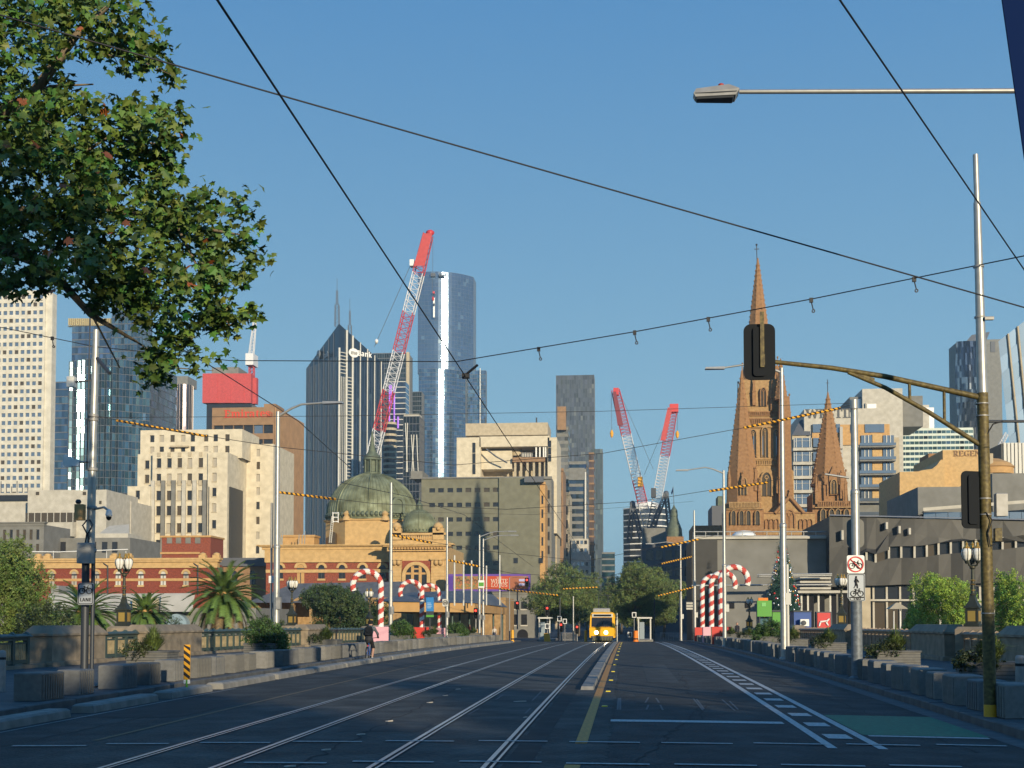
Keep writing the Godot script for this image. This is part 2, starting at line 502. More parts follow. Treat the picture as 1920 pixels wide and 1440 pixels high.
func markings() -> void:
	mark("lane_line", M.paint, 2.93, 3.07, 19.2, 140)
	mark("lane_line", M.paint, 3.66, 3.80, 19.2, 140)
	var d := 20.7
	while d < 120:
		mark("lane_dash", M.paint, 3.17, 3.56, d, d + 0.75)
		d += 2.25
	mark("stop_line", M.paint, -0.3, 2.8, 23.3, 23.75)
	mark("stop_line", M.paint, 3.9, 5.8, 21.2, 21.4)
	mark("bicycle_box", M.green_paint, 3.83, 5.86, 21.45, 25.6)
	# dotted lines across the carriageway
	for row in [[[24, 160, 1401], [200, 316, 1397], [375, 507, 1395], [548, 679, 1393], [722, 852, 1392], [897, 1027, 1392], [1067, 1200, 1394], [1240, 1373, 1396], [1414, 1548, 1397], [1589, 1722, 1399], [1759, 1883, 1400]],
		[[457, 613, 1433], [660, 814, 1431], [860, 1016, 1431], [1061, 1218, 1435], [1265, 1418, 1437], [1466, 1620, 1438], [1670, 1800, 1439]]]:
		for s in row:
			var a := R(s[0], s[2] - 1.0); var e := R(s[1], s[2] - 1.0)
			mark("crossing_dash", M.paint, a.x, e.x, (a.y + e.y) / 2 - 0.05, (a.y + e.y) / 2 + 0.05, 0.017)
	# yellow lines: beside the tram lane and, worn, at the left lane
	mark("yellow_line", M.yellow_paint, -0.78, -0.60, 19.3, 135)
	mark("yellow_line", M.yellow_paint, -0.80, -0.60, 15.0, 16.6)
	mark("yellow_line", tex(0.20, 0.13, 0.05, M.paint.albedo_texture, 1.2, 0.7), -8.32, -8.22, 19.4, 130)
	mark("edge_line", tex(0.30, 0.30, 0.29, M.paint.albedo_texture, 2.0, 0.7), -10.62, -10.54, 17, 34)
	# strip of older, paler surfacing with a ragged edge beside the yellow line
	var b := mb()
	var rg := RandomNumberGenerator.new(); rg.seed = 4
	var last := 0.0
	for i in 330:
		var a := 15.0 + i * 0.09
		var w := -0.28 + rg.randf_range(-0.05, 0.05)
		b.quad(Vector3(-0.58, road_y(0, a) + 0.005, -a), Vector3(w if i == 0 else last, road_y(0, a) + 0.005, -a), Vector3(w, road_y(0, a) + 0.005, -a - 0.09), Vector3(-0.58, road_y(0, a) + 0.005, -a - 0.09))
		last = w
	struct(b, "patch", M.tram_asphalt)
	# faint remains of removed lettering
	var faint := tex(0.12, 0.125, 0.13, M.paint.albedo_texture, 3.0, 0.7)
	b = mb()
	for s in [[1158, 1331, 1160, 1309], [1163, 1331, 1163, 1309], [1210, 1318, 1216, 1308], [1212, 1331, 1216, 1322], [1230, 1309, 1236, 1318], [1238, 1322, 1243, 1332], [1300, 1310, 1318, 1332], [1306, 1311, 1320, 1330], [1354, 1312, 1378, 1333], [1368, 1315, 1384, 1331], [930, 1312, 943, 1303], [985, 1338, 995, 1328], [998, 1314, 1015, 1297], [878, 1340, 898, 1329]]:
		var p := R(s[0], s[1]); var q := R(s[2], s[3])
		b.quad(Vector3(p.x - 0.02, road_y(p.x, p.y) + 0.006, -p.y), Vector3(p.x + 0.02, road_y(p.x, p.y) + 0.006, -p.y), Vector3(q.x + 0.02, road_y(q.x, q.y) + 0.006, -q.y), Vector3(q.x - 0.02, road_y(q.x, q.y) + 0.006, -q.y))
	struct(b, "worn_marking", faint)
	# patches and cracks
	var dk := tex(0.026, 0.029, 0.03, M.dark_asphalt.albedo_texture, 0.2, 0.85); var pale := tex(0.06, 0.062, 0.06, M.dark_asphalt.albedo_texture, 0.2, 0.8)
	for s in [[0.2, 2.4, 28, 31.5, 0], [3.9, 5.6, 33, 36, 1], [-10.6, -8.6, 24, 29, 0], [-4.9, -3.4, 21, 23, 1], [0.6, 1.5, 37, 52, 1], [-10.2, -9.0, 40, 58, 1], [-8.0, -6.8, 30, 34, 0], [-1.6, -1.25, 15, 60, 0], [4.2, 5.4, 45, 60, 0], [1.8, 2.7, 60, 66, 0]]:
		mark("patch", pale if s[4] else dk, s[0], s[1], s[2], s[3], 0.0035)
	for s in [[0.1, 17, 2.6, 34], [-9.4, 18, -8.9, 40], [5.0, 19, 4.4, 42], [-4.2, 16, -4.4, 34], [1.4, 24.2, 1.9, 50], [-11.0, 30, -8.3, 31], [-0.2, 30, 2.9, 30.8], [-0.2, 41, 5.8, 41.5], [-7.9, 27, -0.7, 27.3]]:
		b = mb(); var q := Vector2(s[0], s[1]); var nn := 46
		for k in nn:
			var e := Vector2(lerpf(s[0], s[2], (k + 1.0) / nn), lerpf(s[1], s[3], (k + 1.0) / nn)) + Vector2(rg.randf_range(-0.09, 0.09), rg.randf_range(-0.06, 0.06))
			var t := (e - q).normalized().orthogonal() * rg.randf_range(0.008, 0.02)
			b.quad(Vector3(q.x - t.x, road_y(q.x, q.y) + 0.005, -q.y + t.y), Vector3(q.x + t.x, road_y(q.x, q.y) + 0.005, -q.y - t.y), Vector3(e.x + t.x, road_y(e.x, e.y) + 0.005, -e.y - t.y), Vector3(e.x - t.x, road_y(e.x, e.y) + 0.005, -e.y + t.y))
			q = e
		struct(b, "crack", M.groove)
	# small fallen leaves and raised studs
	for s in [[612, 1407, 9], [677, 1378, 8], [730, 1353, 7], [544, 1438, 11], [806, 1318, 6], [835, 1305, 5], [859, 1293, 5], [975, 1316, 12], [985, 1346, 4]]:
		var p := R(s[0], s[1])
		b = mb()
		var w: float = s[2] * p.y / F
		b.loft([[Vector3(-w, 0.004, 0.03), Vector3(-0.2 * w, 0.004, 0.07), Vector3(w, 0.004, 0.0), Vector3(0.1 * w, 0.004, -0.06)], [Vector3(-w, 0.016, 0.02), Vector3(-0.2 * w, 0.02, 0.05), Vector3(w, 0.03, 0.0), Vector3(0.1 * w, 0.014, -0.05)]])
		solo(b, "fallen_leaf", "pale dry leaf lying on the tram lane, %s" % ["just left of the second rail, third nearest", "beside a lane dash, fourth nearest", "fifth nearest of a row", "nearest the lower edge of the photo", "sixth nearest of a row", "seventh nearest of a row", "farthest of a row", "long and flat between the right-hand rails", "tiny, between the right-hand rails"][[612, 677, 730, 544, 806, 835, 859, 975, 985].find(s[0])], "leaf", M.win_blind, Vector3(p.x, road_y(p.x, p.y), -p.y), "leaves fallen on the road")
	d = 27.0
	var i := 0
	var stud := plain(0.7, 0.55, 0.05, 0.3)
	while d < 125:
		i += 1
		b = mb(); b.cbox(Vector3(0, 0.004, 0), Vector3(0.12, 0.025, 0.1), 0.01)
		solo(b, "road_stud", "%s yellow reflective road stud from the camera, right of the yellow line" % ordinal(i), "road stud", stud, Vector3(-0.47, road_y(-0.47, d), -d), "studs along the yellow line")
		d += 3.4 + 0.07 * d
	# low concrete separator between the tram lane and the right-hand lane
	var sep := thing("separator", "low grey concrete strip between the tram lane and the yellow line", "separator", Vector3(-1.02, road_y(-1, 33), -33))
	d = 33.0
	while d < 118:
		b = mb(sep)
		var ya := road_y(-1, d); var ye := road_y(-1, d + 5.9)
		b.loft([[Vector3(-1.2, ya - 0.05, -d), Vector3(-0.84, ya - 0.05, -d), Vector3(-0.84, ye - 0.05, -d - 5.9), Vector3(-1.2, ye - 0.05, -d - 5.9)],
			[Vector3(-1.17, ya + 0.09, -d - 0.1), Vector3(-0.87, ya + 0.09, -d - 0.1), Vector3(-0.87, ye + 0.09, -d - 5.8), Vector3(-1.17, ye + 0.09, -d - 5.8)]])
		part(b, "kerb_stone", M.concrete, sep)
		d += 6.0
	# separators of the bicycle lane at the left, each a low kerb with gaps between
	var segs := [[20.2, 24.2], [25.3, 28.9], [29.8, 32.8], [33.7, 38.8], [39.2, 43.8]]
	d = 44.2
	while d < 118:
		segs.append([d, d + 4.6]); d += 4.9
	for k in segs.size():
		var a: float = segs[k][0]; var e: float = segs[k][1]
		b = mb()
		var o := Vector3(-11.05, road_y(-11, a), -a)
		b.t = Transform3D(Basis(), -o)
		var ya := road_y(-11, a); var ye := road_y(-11, e)
		b.loft([[Vector3(-11.3, ya - 0.05, -a), Vector3(-10.8, ya - 0.05, -a), Vector3(-10.8, ye - 0.05, -e), Vector3(-11.3, ye - 0.05, -e)],
			[Vector3(-11.28, ya + 0.14, -a), Vector3(-10.82, ya + 0.14, -a), Vector3(-10.82, ye + 0.14, -e), Vector3(-11.28, ye + 0.14, -e)],
			[Vector3(-11.23, ya + 0.18, -a - 0.05), Vector3(-10.87, ya + 0.18, -a - 0.05), Vector3(-10.87, ye + 0.18, -e + 0.05), Vector3(-11.23, ye + 0.18, -e + 0.05)]])
		solo(b, "bicycle_lane_kerb", "%s low concrete kerb from the camera, edging the left bicycle lane" % ordinal(k + 1), "kerb", M.concrete, o, "kerbs of the bicycle lane")


# ---------- building blocks of facades ----------
func pane_mesh(w: float, h: float) -> Mesh:
	var key := Vector2i(int(round(w * 50)), int(round(h * 50)))
	if not pane_cache.has(key):
		var b := MB.new()
		b.span(Vector3(-w / 2, 0, -0.08), Vector3(w / 2, h, 0))
		pane_cache[key] = b.mesh()
	return pane_cache[key]

func facade(root: Node3D, a: Vector3, right: Vector3, W: float, H: float, xs: Array, ys: Array, rec: float, wall: Material, mats: Array, skip := {}, called := "window", sill: Material = null) -> void:
	# a wall with real openings; a is its lower left corner seen from outside (world), each opening holds a pane set back by rec
	var b := mb(root)
	var keep := b.t
	var out := right.cross(Vector3.UP)
	var bas := Basis(right, Vector3.UP, out)
	b.t = keep * Transform3D(bas, a)
	var cx := [0.0]; var cy := [0.0]
	for s in xs: cx.append(s[0]); cx.append(s[1])
	for s in ys: cy.append(s[0]); cy.append(s[1])
	cx.append(W); cy.append(H)
	for j in cy.size() - 1:
		var solid_from: float = cx[0]
		for i in cx.size() - 1:
			var hole := i % 2 == 1 and j % 2 == 1 and not skip.has(Vector2i(i / 2, j / 2))
			if not hole: continue
			var x0: float = cx[i]; var x1: float = cx[i + 1]; var y0: float = cy[j]; var y1: float = cy[j + 1]
			if x0 > solid_from: b.quad(Vector3(solid_from, y0, 0), Vector3(x0, y0, 0), Vector3(x0, y1, 0), Vector3(solid_from, y1, 0))
			solid_from = x1
			b.quad(Vector3(x0, y0, -rec), Vector3(x0, y0, 0), Vector3(x0, y1, 0), Vector3(x0, y1, -rec)) if false else b.quad(Vector3(x0, y0, 0), Vector3(x0, y0, -rec), Vector3(x0, y1, -rec), Vector3(x0, y1, 0))
			b.quad(Vector3(x1, y0, -rec), Vector3(x1, y0, 0), Vector3(x1, y1, 0), Vector3(x1, y1, -rec))
			b.quad(Vector3(x0, y0, 0), Vector3(x1, y0, 0), Vector3(x1, y0, -rec), Vector3(x0, y0, -rec))
			b.quad(Vector3(x0, y1, -rec), Vector3(x1, y1, -rec), Vector3(x1, y1, 0), Vector3(x0, y1, 0))
			var w := inst(pane_mesh(x1 - x0, y1 - y0), called, mats[rng.randi() % mats.size()], root, Transform3D(bas, a - root.position + bas * Vector3((x0 + x1) / 2, y0, -rec)))
			if sill:
				var k := MB.new(); k.span(Vector3(-(x1 - x0) / 2 - 0.12, -0.22, rec - 0.02), Vector3((x1 - x0) / 2 + 0.12, 0.02, rec + 0.18))
				part(k, "sill", sill, w)
		if cx[cx.size() - 1] > solid_from: b.quad(Vector3(solid_from, cy[j], 0), Vector3(cx[cx.size() - 1], cy[j], 0), Vector3(cx[cx.size() - 1], cy[j + 1], 0), Vector3(solid_from, cy[j + 1], 0))
	part(b, "wall", wall, root)

func even(n: int, W: float, w: float, m0 := 0.0, m1 := 0.0) -> Array:   # n openings of width w spread evenly over W
	var o := []
	var p := (W - m0 - m1) / n
	for i in n: o.append([m0 + p * (i + 0.5) - w / 2, m0 + p * (i + 0.5) + w / 2])
	return o

func curtain(root: Node3D, plan: Array, y0: float, y1: float, fh: float, pw: float, base: Color, vary: float, tilt: float, mat: Material, bars: Material = null, bar_h := 0.35, bar_v := 0.12, seed_ := 1, closed := true) -> void:
	# glass curtain wall over a plan (points counter-clockwise seen from above, y ignored): every pane its own slightly turned sheet, with floor bands and mullions
	var rg := RandomNumberGenerator.new(); rg.seed = seed_
	var b := mb(root); var k := mb(root)
	var n := plan.size()
	for e in (n if closed else n - 1):
		var p: Vector3 = plan[e]; var q: Vector3 = plan[(e + 1) % n]
		p.y = 0; q.y = 0
		var L := p.distance_to(q)
		if L < 0.02: continue
		var cols := maxi(1, int(round(L / pw))); var rows := maxi(1, int(round((y1 - y0) / fh)))
		var dir := (q - p) / L; var out := dir.cross(Vector3.UP)
		for i in cols:
			var a := p + dir * (L * i / cols); var c := p + dir * (L * (i + 1) / cols)
			for j in rows:
				var ya := lerpf(y0, y1, float(j) / rows); var yb := lerpf(y0, y1, float(j + 1) / rows)
				var f := 1.0 + rg.randfn(0, vary)
				b.col = Color(base.r * f, base.g * f, base.b * f * (1.0 + rg.randfn(0, vary * 0.3)))
				if rg.randf() < 0.04: b.col = Color(base.r * 1.5 + 0.05, base.g * 1.4 + 0.05, base.b * 1.2 + 0.04)
				var nn := (out + dir * rg.randfn(0, tilt) + Vector3.UP * rg.randfn(0, tilt)).normalized()
				var A := a + Vector3(0, ya, 0); var B := c + Vector3(0, ya, 0); var C := c + Vector3(0, yb, 0); var D := a + Vector3(0, yb, 0)
				b.put(A, B, C, nn, nn, nn); b.put(A, C, D, nn, nn, nn)
			if bars and bar_v > 0:
				var w := dir * bar_v / 2; var o := out * bar_v
				k.quad(a - w + o + Vector3(0, y0, 0), a + w + o + Vector3(0, y0, 0), a + w + o + Vector3(0, y1, 0), a - w + o + Vector3(0, y1, 0))
				k.quad(a + w + o + Vector3(0, y0, 0), a + w + Vector3(0, y0, 0), a + w + Vector3(0, y1, 0), a + w + o + Vector3(0, y1, 0))
				k.quad(a - w + Vector3(0, y0, 0), a - w + o + Vector3(0, y0, 0), a - w + o + Vector3(0, y1, 0), a - w + Vector3(0, y1, 0))
		if bars and bar_h > 0:
			for j in rows + 1:
				var y := lerpf(y0, y1, float(j) / rows)
				var o := out * 0.1
				k.quad(p + o + Vector3(0, y - bar_h / 2, 0), q + o + Vector3(0, y - bar_h / 2, 0), q + o + Vector3(0, y + bar_h / 2, 0), p + o + Vector3(0, y + bar_h / 2, 0))
				k.quad(p + o + Vector3(0, y + bar_h / 2, 0), q + o + Vector3(0, y + bar_h / 2, 0), q + Vector3(0, y + bar_h / 2, 0), p + Vector3(0, y + bar_h / 2, 0))
	part(b, "curtain_wall", mat, root)
	if bars: part(k, "mullions", bars, root)
	if closed:
		b = mb(root)
		var top := []; for p in plan: top.append(Vector3(p.x, y1, p.z))
		var c := Vector3.ZERO
		for p in top: c += p / n
		for e in n: b.tri(top[e], top[(e + 1) % n], c)
		part(b, "roof", M.greywall, root)

func plan_box(x0: float, x1: float, d0: float, d1: float) -> Array: return [Vector3(x0, 0, -d0), Vector3(x1, 0, -d0), Vector3(x1, 0, -d1), Vector3(x0, 0, -d1)]

func letters(root: Node3D, txt: String, at: Vector3, h: float, mat: Material, turn := 0.0, bold := true, serif := false, called := "lettering", deep := 0.15) -> MeshInstance3D:
	var f := SystemFont.new()
	f.font_names = PackedStringArray(["Droid Serif" if serif else "Droid Sans"])
	f.font_weight = 700 if bold else 400
	var t := TextMesh.new()
	t.text = txt; t.font = f; t.font_size = 32; t.pixel_size = h / 23.0; t.depth = deep
	t.vertical_alignment = VERTICAL_ALIGNMENT_CENTER
	var o := inst(t, called, mat, root, Transform3D(Basis(Vector3.UP, turn), at - (root.position if root != self else Vector3.ZERO)))
	return o


# ---------- the station: low brick wings, corner pavilion, domes ----------
func arch_window(root: Node3D, u: float, vt: float, vb: float, hw: float, d: float, glass: Material, trim: Material, wall_y_front: float) -> void:
	var x := X(u, d, vt); var yt := Y(vt, d, u); var yb := Y(vb, d, u); var w := hw * d / F
	var z := wall_y_front
	var b := mb(root); b.arch(x, yt - w, w, w * 1.75, z - 0.3, z + 0.22, 10, 0.0)
	part(b, "arch_trim", trim, root)
	b = mb(root)
	var p := PackedVector2Array([Vector2(x - w, yb), Vector2(x + w, yb)])
	for i in 9: p.append(Vector2(x + cos(PI * i / 8) * w, yt - w + sin(PI * i / 8) * w))
	b.prism(p, z - 0.3, z + 0.04)
	var win := part(b, "window", glass, root)
	b = mb(root); b.span(Vector3(x - w * 1.25, yb - 0.35, z - 0.2), Vector3(x + w * 1.25, yb, z + 0.25)); part(b, "sill", trim, win)
	b = mb(root); b.span(Vector3(x - w, yt - w - 0.32, z), Vector3(x + w, yt - w - 0.02, z + 0.1)); b.span(Vector3(x - 0.06, yb, z), Vector3(x + 0.06, yt - w - 0.32, z + 0.09)); part(b, "frame", M.dark_steel, win)

func cornice(b: MB, x0: float, x1: float, y0: float, y1: float, z: float, out: float) -> void:
	b.span(Vector3(x0 - out * 0.3, y0, z - 1.0), Vector3(x1 + out * 0.3, lerpf(y0, y1, 0.6), z + out * 0.4))
	b.span(Vector3(x0 - out * 0.7, lerpf(y0, y1, 0.6), z - 1.0), Vector3(x1 + out * 0.7, lerpf(y0, y1, 0.8), z + out * 0.8))
	b.span(Vector3(x0 - out, lerpf(y0, y1, 0.8), z - 1.0), Vector3(x1 + out, y1, z + out))

func station() -> void:
	# long red wing at the left
	var d := 232.0
	var x0 := X(60, d); var x1 := X(405, d); var z := -d
	var o := thing("station_wing", "long low red brick wing with cream cornice, left of the domed building", "building", Vector3((x0 + x1) / 2, G, z))
	var b := mb(o); b.span(Vector3(x0, G, z - 14), Vector3(x1, Y(1056, d), z)); part(b, "wall", M.red_brick, o)
	b = mb(o); cornice(b, x0, x1, Y(1062, d), Y(1043, d), z, 0.9); part(b, "cornice", M.ochre, o)
	b = mb(o); b.span(Vector3(x0, Y(1087, d), z - 0.2), Vector3(x1, Y(1082, d), z + 0.12)); part(b, "string_course", M.ochre2, o)
	for u in [67, 85, 210, 238, 377, 403]:
		b = mb(o); var w := 1.3
		b.span(Vector3(X(u, d) - w / 2, Y(1045, d), z - 1.2), Vector3(X(u, d) + w / 2, Y(1037, d), z - 0.1)); b.lathe(Vector3(X(u, d), Y(1037, d), z - 0.6), [[0.62, 0], [0.62, 0.3], [0.0, 0.55]], 8)
		part(b, "parapet_block", M.ochre, o)
	for u in [97.5, 139.5, 181.5, 222, 264.5, 306.5, 349]: arch_window(o, u, 1071, 1097, 5.2, d, M.win_blind if int(u) % 3 else M.offpaint, M.ochre, z)
	for u in [202, 371]:
		b = mb(o); b.bar(P(u, 1060, d - 0.4), P(u, 1115, d - 0.4), 0.13, 6); b.bar(P(u - 8, 1056, d - 0.4), P(u, 1062, d - 0.4), 0.13, 6); part(b, "downpipe", M.dark_steel, o)
	# plant room of red brick on the roof
	d = 245.0
	o = thing("plant_room", "red brick rooftop box with four square vents, on the station wing", "building", P(349, 1043, d))
	b = mb(o); b.span(P(303, 1050, d) - Vector3(0, 0, 8), P(395, 1005, d)); part(b, "wall", M.red_brick2, o)
	b = mb(o); b.span(P(301, 1008, d) - Vector3(0, 0, 8.2), P(397, 1004, d) + Vector3(0, 0, 0.3)); part(b, "coping", M.ochre2, o)
	b = mb(o); b.span(P(301, 1039, d) - Vector3(0, 0, 0.2), P(375, 1035, d) + Vector3(0, 0, 0.25)); part(b, "ledge", M.ochre2, o)
	for u in [318, 335, 353, 371]:
		b = mb(o); b.span(P(u - 5, 1019, d), P(u + 5, 1008, d) + Vector3(0, 0, 0.12)); part(b, "vent", M.greywall, o)
	# shaded grey block between wing and main building
	d = 236.0
	o = thing("linking_block", "dark grey flat-roofed block between the brick wing and the domed building", "building", P(452, 1115, d))
	b = mb(o); b.span(P(405, 1125, d) - Vector3(0, 0, 12), P(500, 1062, d)); part(b, "wall", M.brown, o)
	b = mb(o); b.span(P(404, 1062, d) - Vector3(0, 0, 12.2), P(503, 1046, d) + Vector3(0, 0, 0.6)); part(b, "roof_edge", M.slate, o)
	for u in [440, 474]: arch_window(o, u, 1070, 1096, 5.5, d, M.win_dark, M.brown, -d)

	# main building with the domes
	d = 225.0
	z = -d
	x0 = X(498, d); x1 = X(733, d)
	o = thing("station_building", "yellow and red station building with a big green copper dome and arched windows", "building", Vector3(X(660, d), G, z))
	b = mb(o); b.span(Vector3(x0, G, z - 26), Vector3(x1, Y(1050, d), z)); part(b, "wall", M.red_brick2, o)
	b = mb(o); b.span(Vector3(x0 - 0.2, Y(1052, d), z - 26), Vector3(x1, Y(1024, d), z + 0.3)); part(b, "frieze", M.ochre, o)
	b = mb(o); cornice(b, x0 - 0.3, x1, Y(1028, d), Y(1019, d), z, 1.2); b.span(Vector3(x0 - 0.4, Y(1026, d), z - 26), Vector3(x1, Y(1020, d), z - 0.9)); part(b, "cornice", M.ochre, o)
	b = mb(o); b.span(Vector3(x0, Y(1072, d), z - 0.3), Vector3(x1, Y(1066, d), z + 0.2)); b.span(Vector3(x0, Y(1052.5, d), z - 0.2), Vector3(x1, Y(1050.5, d), z + 0.45)); part(b, "string_course", M.ochre, o)
	for u in [525, 603, 641.5, 680, 717.5]: arch_window(o, u, 1059, 1085, 6.2, d, M.win_dark, M.ochre, z)
	arch_window(o, 564, 1058, 1094, 7, d, M.ochre2, M.ochre, z)
	# rooftop clutter
	b = mb(o); b.span(P(530, 1022, d + 8) - Vector3(0, 0, 4), P(589, 1004, d + 8)); b.span(P(528, 1007, d + 8) - Vector3(0, 0, 4.2), P(591, 1003, d + 8) + Vector3(0, 0, 0.3)); part(b, "roof_hut", M.ochre2, o)
	for u in [524, 529, 560, 566, 571]:
		b = mb(o); b.bar(P(u, 1020, d + 3), P(u + 1, 990 + 6 * (int(u) % 3), d + 3), 0.09, 5); part(b, "aerial", M.galv_dull, o)
	# corner pavilion
	var dp := 220.0
	var zp := -dp
	var px0 := X(731, dp); var px1 := X(836, dp)
	b = mb(o); b.span(Vector3(px0, G, zp - 24), Vector3(px1, Y(1022, dp), zp)); part(b, "pavilion_wall", M.ochre, o)
	b = mb(o); cornice(b, px0, px1, Y(1032, dp), Y(1018, dp), zp, 1.5); part(b, "pavilion_cornice", M.ochre, o)
	for i in 19:
		b = mb(o); var x := lerpf(px0, px1, (i + 0.5) / 19.0); b.span(Vector3(x - 0.18, Y(1028.5, dp), zp + 0.5), Vector3(x + 0.18, Y(1025, dp), zp + 1.15)); part(b, "dentil", M.ochre2, o)
	for s in [[733, 753], [809, 834]]:   # paired pilasters
		b = mb(o)
		b.span(Vector3(X(s[0], dp), G, zp - 0.2), Vector3(X(s[1], dp), Y(1049, dp), zp + 0.5)); b.span(Vector3(X(s[0] - 1.5, dp), Y(1049, dp), zp - 0.2), Vector3(X(s[1] + 1.5, dp), Y(1046, dp), zp + 0.8))
		for k in 9: b.span(Vector3(X(s[0], dp) - 0.03, Y(1062 + 6 * k, dp), zp), Vector3(X(s[1], dp) + 0.03, Y(1058.6 + 6 * k, dp), zp + 0.58))
		b.ball(P((s[0] + s[1]) / 2.0 - 4, 1055, dp - 0.6), Vector3(0.45, 0.6, 0.3), 6); b.ball(P((s[0] + s[1]) / 2.0 + 4, 1055, dp - 0.6), Vector3(0.45, 0.6, 0.3), 6)
		part(b, "pilaster", M.ochre, o)
	b = mb(o); b.span(Vector3(X(754, dp), G, zp - 0.2), Vector3(X(808, dp), Y(1050, dp), zp + 0.12)); part(b, "brick_panel", M.red_brick2, o)
	var ax := X(781, dp); var ay := Y(1079, dp); var ar := 20.5 * dp / F
	b = mb(o); b.arch(ax, ay, ar, ar * 1.32, zp, zp + 0.7, 18, 1.2); part(b, "arch_surround", M.ochre, o)
	b = mb(o)
	var hp := PackedVector2Array(); for i in 19: hp.append(Vector2(ax + cos(PI * i / 18) * ar, ay + sin(PI * i / 18) * ar))
	hp.append(Vector2(ax - ar, ay - 1.6)); hp.append(Vector2(ax + ar, ay - 1.6)); b.prism(hp, zp, zp + 0.2)
	var lun := part(b, "arch_window", M.win_dark, o)
	b = mb(o)
	for k in [-0.36, 0.36]: b.span(Vector3(ax + ar * k - 0.25, ay - 1.6, zp + 0.2), Vector3(ax + ar * k + 0.25, ay + ar * 0.9, zp + 0.45))
	b.span(Vector3(ax - ar, ay + 0.25, zp + 0.2), Vector3(ax + ar, ay + 0.6, zp + 0.36)); b.span(Vector3(ax - ar * 0.36, ay + 1.1, zp + 0.2), Vector3(ax + ar * 0.36, ay + 1.35, zp + 0.4)); part(b, "frame", M.ochre2, lun)
	# balustrade and corner ornaments over the pavilion
	b = mb(o); b.span(Vector3(px0, Y(1018, dp), zp - 6), Vector3(px1, Y(1011, dp), zp - 0.2)); b.span(Vector3(px0, Y(1001, dp), zp - 0.9), Vector3(px1, Y(997, dp), zp - 0.1)); part(b, "parapet", M.ochre, o)
	for i in 16:
		var x := lerpf(X(755, dp), X(808, dp), i / 15.0)
		b = mb(o); b.lathe(Vector3(x, Y(1011, dp), zp - 0.5), [[0.13, 0], [0.2, 0.35], [0.1, 0.75], [0.14, 0.95]], 6); part(b, "baluster", M.ochre, o)
	for s in [[734, 752], [811, 832]]:
		b = mb(o); fb(b, s[0], s[1], 1012, 990, dp + 1.4, dp + 0.1); b.lathe(P((s[0] + s[1]) / 2.0, 990, dp + 0.75), [[0.85, 0], [0.95, 0.3], [0.6, 0.8], [0.0, 1.1]], 10); b.ball(P((s[0] + s[1]) / 2.0, 991, dp), Vector3(0.4, 0.4, 0.25), 8)
		part(b, "parapet_pier", M.ochre, o)
	# little dome
	dome(o, P(786, 1000, dp + 5), 3.15, Y(955, dp + 7) - Y(1000, dp + 7), Y(930, dp + 7) - Y(1000, dp + 7), 8, "small_dome")
	# drum and great dome
	var dd := 240.0
	var c := P(697, 1010, dd); c.y = Y(1020, d)
	b = mb(o)
	var r := 88.0 * dd / F
	var ring0 := b.ngon(c.x, c.z, c.y - 1, r, 8, PI / 8); var ring1 := b.ngon(c.x, c.z, Y(976, dd), r, 8, PI / 8)
	b.loft([ring0, ring1]); b.loft([b.ngon(c.x, c.z, Y(979, dd), r * 1.03, 8, PI / 8), b.ngon(c.x, c.z, Y(975, dd), r * 1.05, 8, PI / 8)])
	part(b, "drum", M.ochre, o)
	for s in [[684, 9.0, -1], [627, 5.5, -1], [668, 0, 5], [702, 0, 5], [645, 0, 3]]:
		b = mb(o)
		var q := P(s[0], 1010, dd - r + 1.2 if s[0] > 650 else dd - r * 0.72)
		if s[1] > 0:
			var ww: float = s[1] * 0.09
			b.arch(q.x, Y(1000, -q.z), 0.01, ww, q.z - 1.2, q.z + (0.25 if s[0] > 650 else 1.2), 8, 1.8)
		else: b.span(P(s[0] - s[2], 1016, -q.z + 0.8), P(s[0] + s[2], 1004, -q.z + 0.8) + Vector3(0, 0, 1.1))
		part(b, "drum_window", M.win_warm, o)
	dome(o, Vector3(c.x, Y(976, dd), c.z), 85.0 * dd / F, Y(884, dd) - Y(976, dd), Y(800, dd) - Y(976, dd), 16, "great_dome")
	# oval dormer
	for s in [[746, 948, 0.55], [628, 950, -0.7]]:
		b = mb(o)
		var q := P(s[0], s[1], dd - r * (0.74 if s[0] > 700 else 0.52))
		b.t = b.t * Transform3D(Basis(Vector3.UP, s[2]), q)
		b.arch(0, 0.4, 0.75, 1.25, -2.5, 0.5, 14, 1.8); b.arch(0, 0.4, 0.0, 0.76, -2.5, 0.2, 14, 1.8)
		part(b, "dormer", M.copper_dark, o)
	for u in [650, 722]:
		b = mb(o); b.lathe(P(u, 976, dd - r * 0.9), [[0.9, 0], [0.75, 0.5], [0.5, 0.9], [0.7, 1.3], [0.3, 1.7], [0, 1.9]], 8); part(b, "urn", M.ochre, o)
	# scaffold tower beside the dome
	o = thing("scaffold", "pale metal scaffold ladder standing against the left of the great dome", "scaffold", P(628, 1018, 232))
	b = mb(o)
	for u in [617, 621]: b.bar(P(u, 1018, 231), P(u + 5, 968, 231), 0.07, 4)
	for i in 14: b.bar(P(617 + i * 0.38, 1016 - i * 3.6, 231), P(621 + i * 0.38, 1016 - i * 3.6, 231), 0.05, 4)
	part(b, "ladder", M.offpaint, o)
	b = mb(o)
	for i in 3: b.bar(P(624, 962 + 8 * i, 231), P(634, 962 + 8 * i, 231), 0.1, 4)
	for u in [624, 634]: b.bar(P(u, 960, 231), P(u, 980, 231), 0.1, 4)
	part(b, "platform", M.white, o)
	# lower stone storey with arches below the main block, and its grey hipped roof
	d = 200.0
	o = thing("stone_arcade", "low sandstone arcade with round arches under a sloping grey roof, below the domed building", "building", P(640, 1200, d))
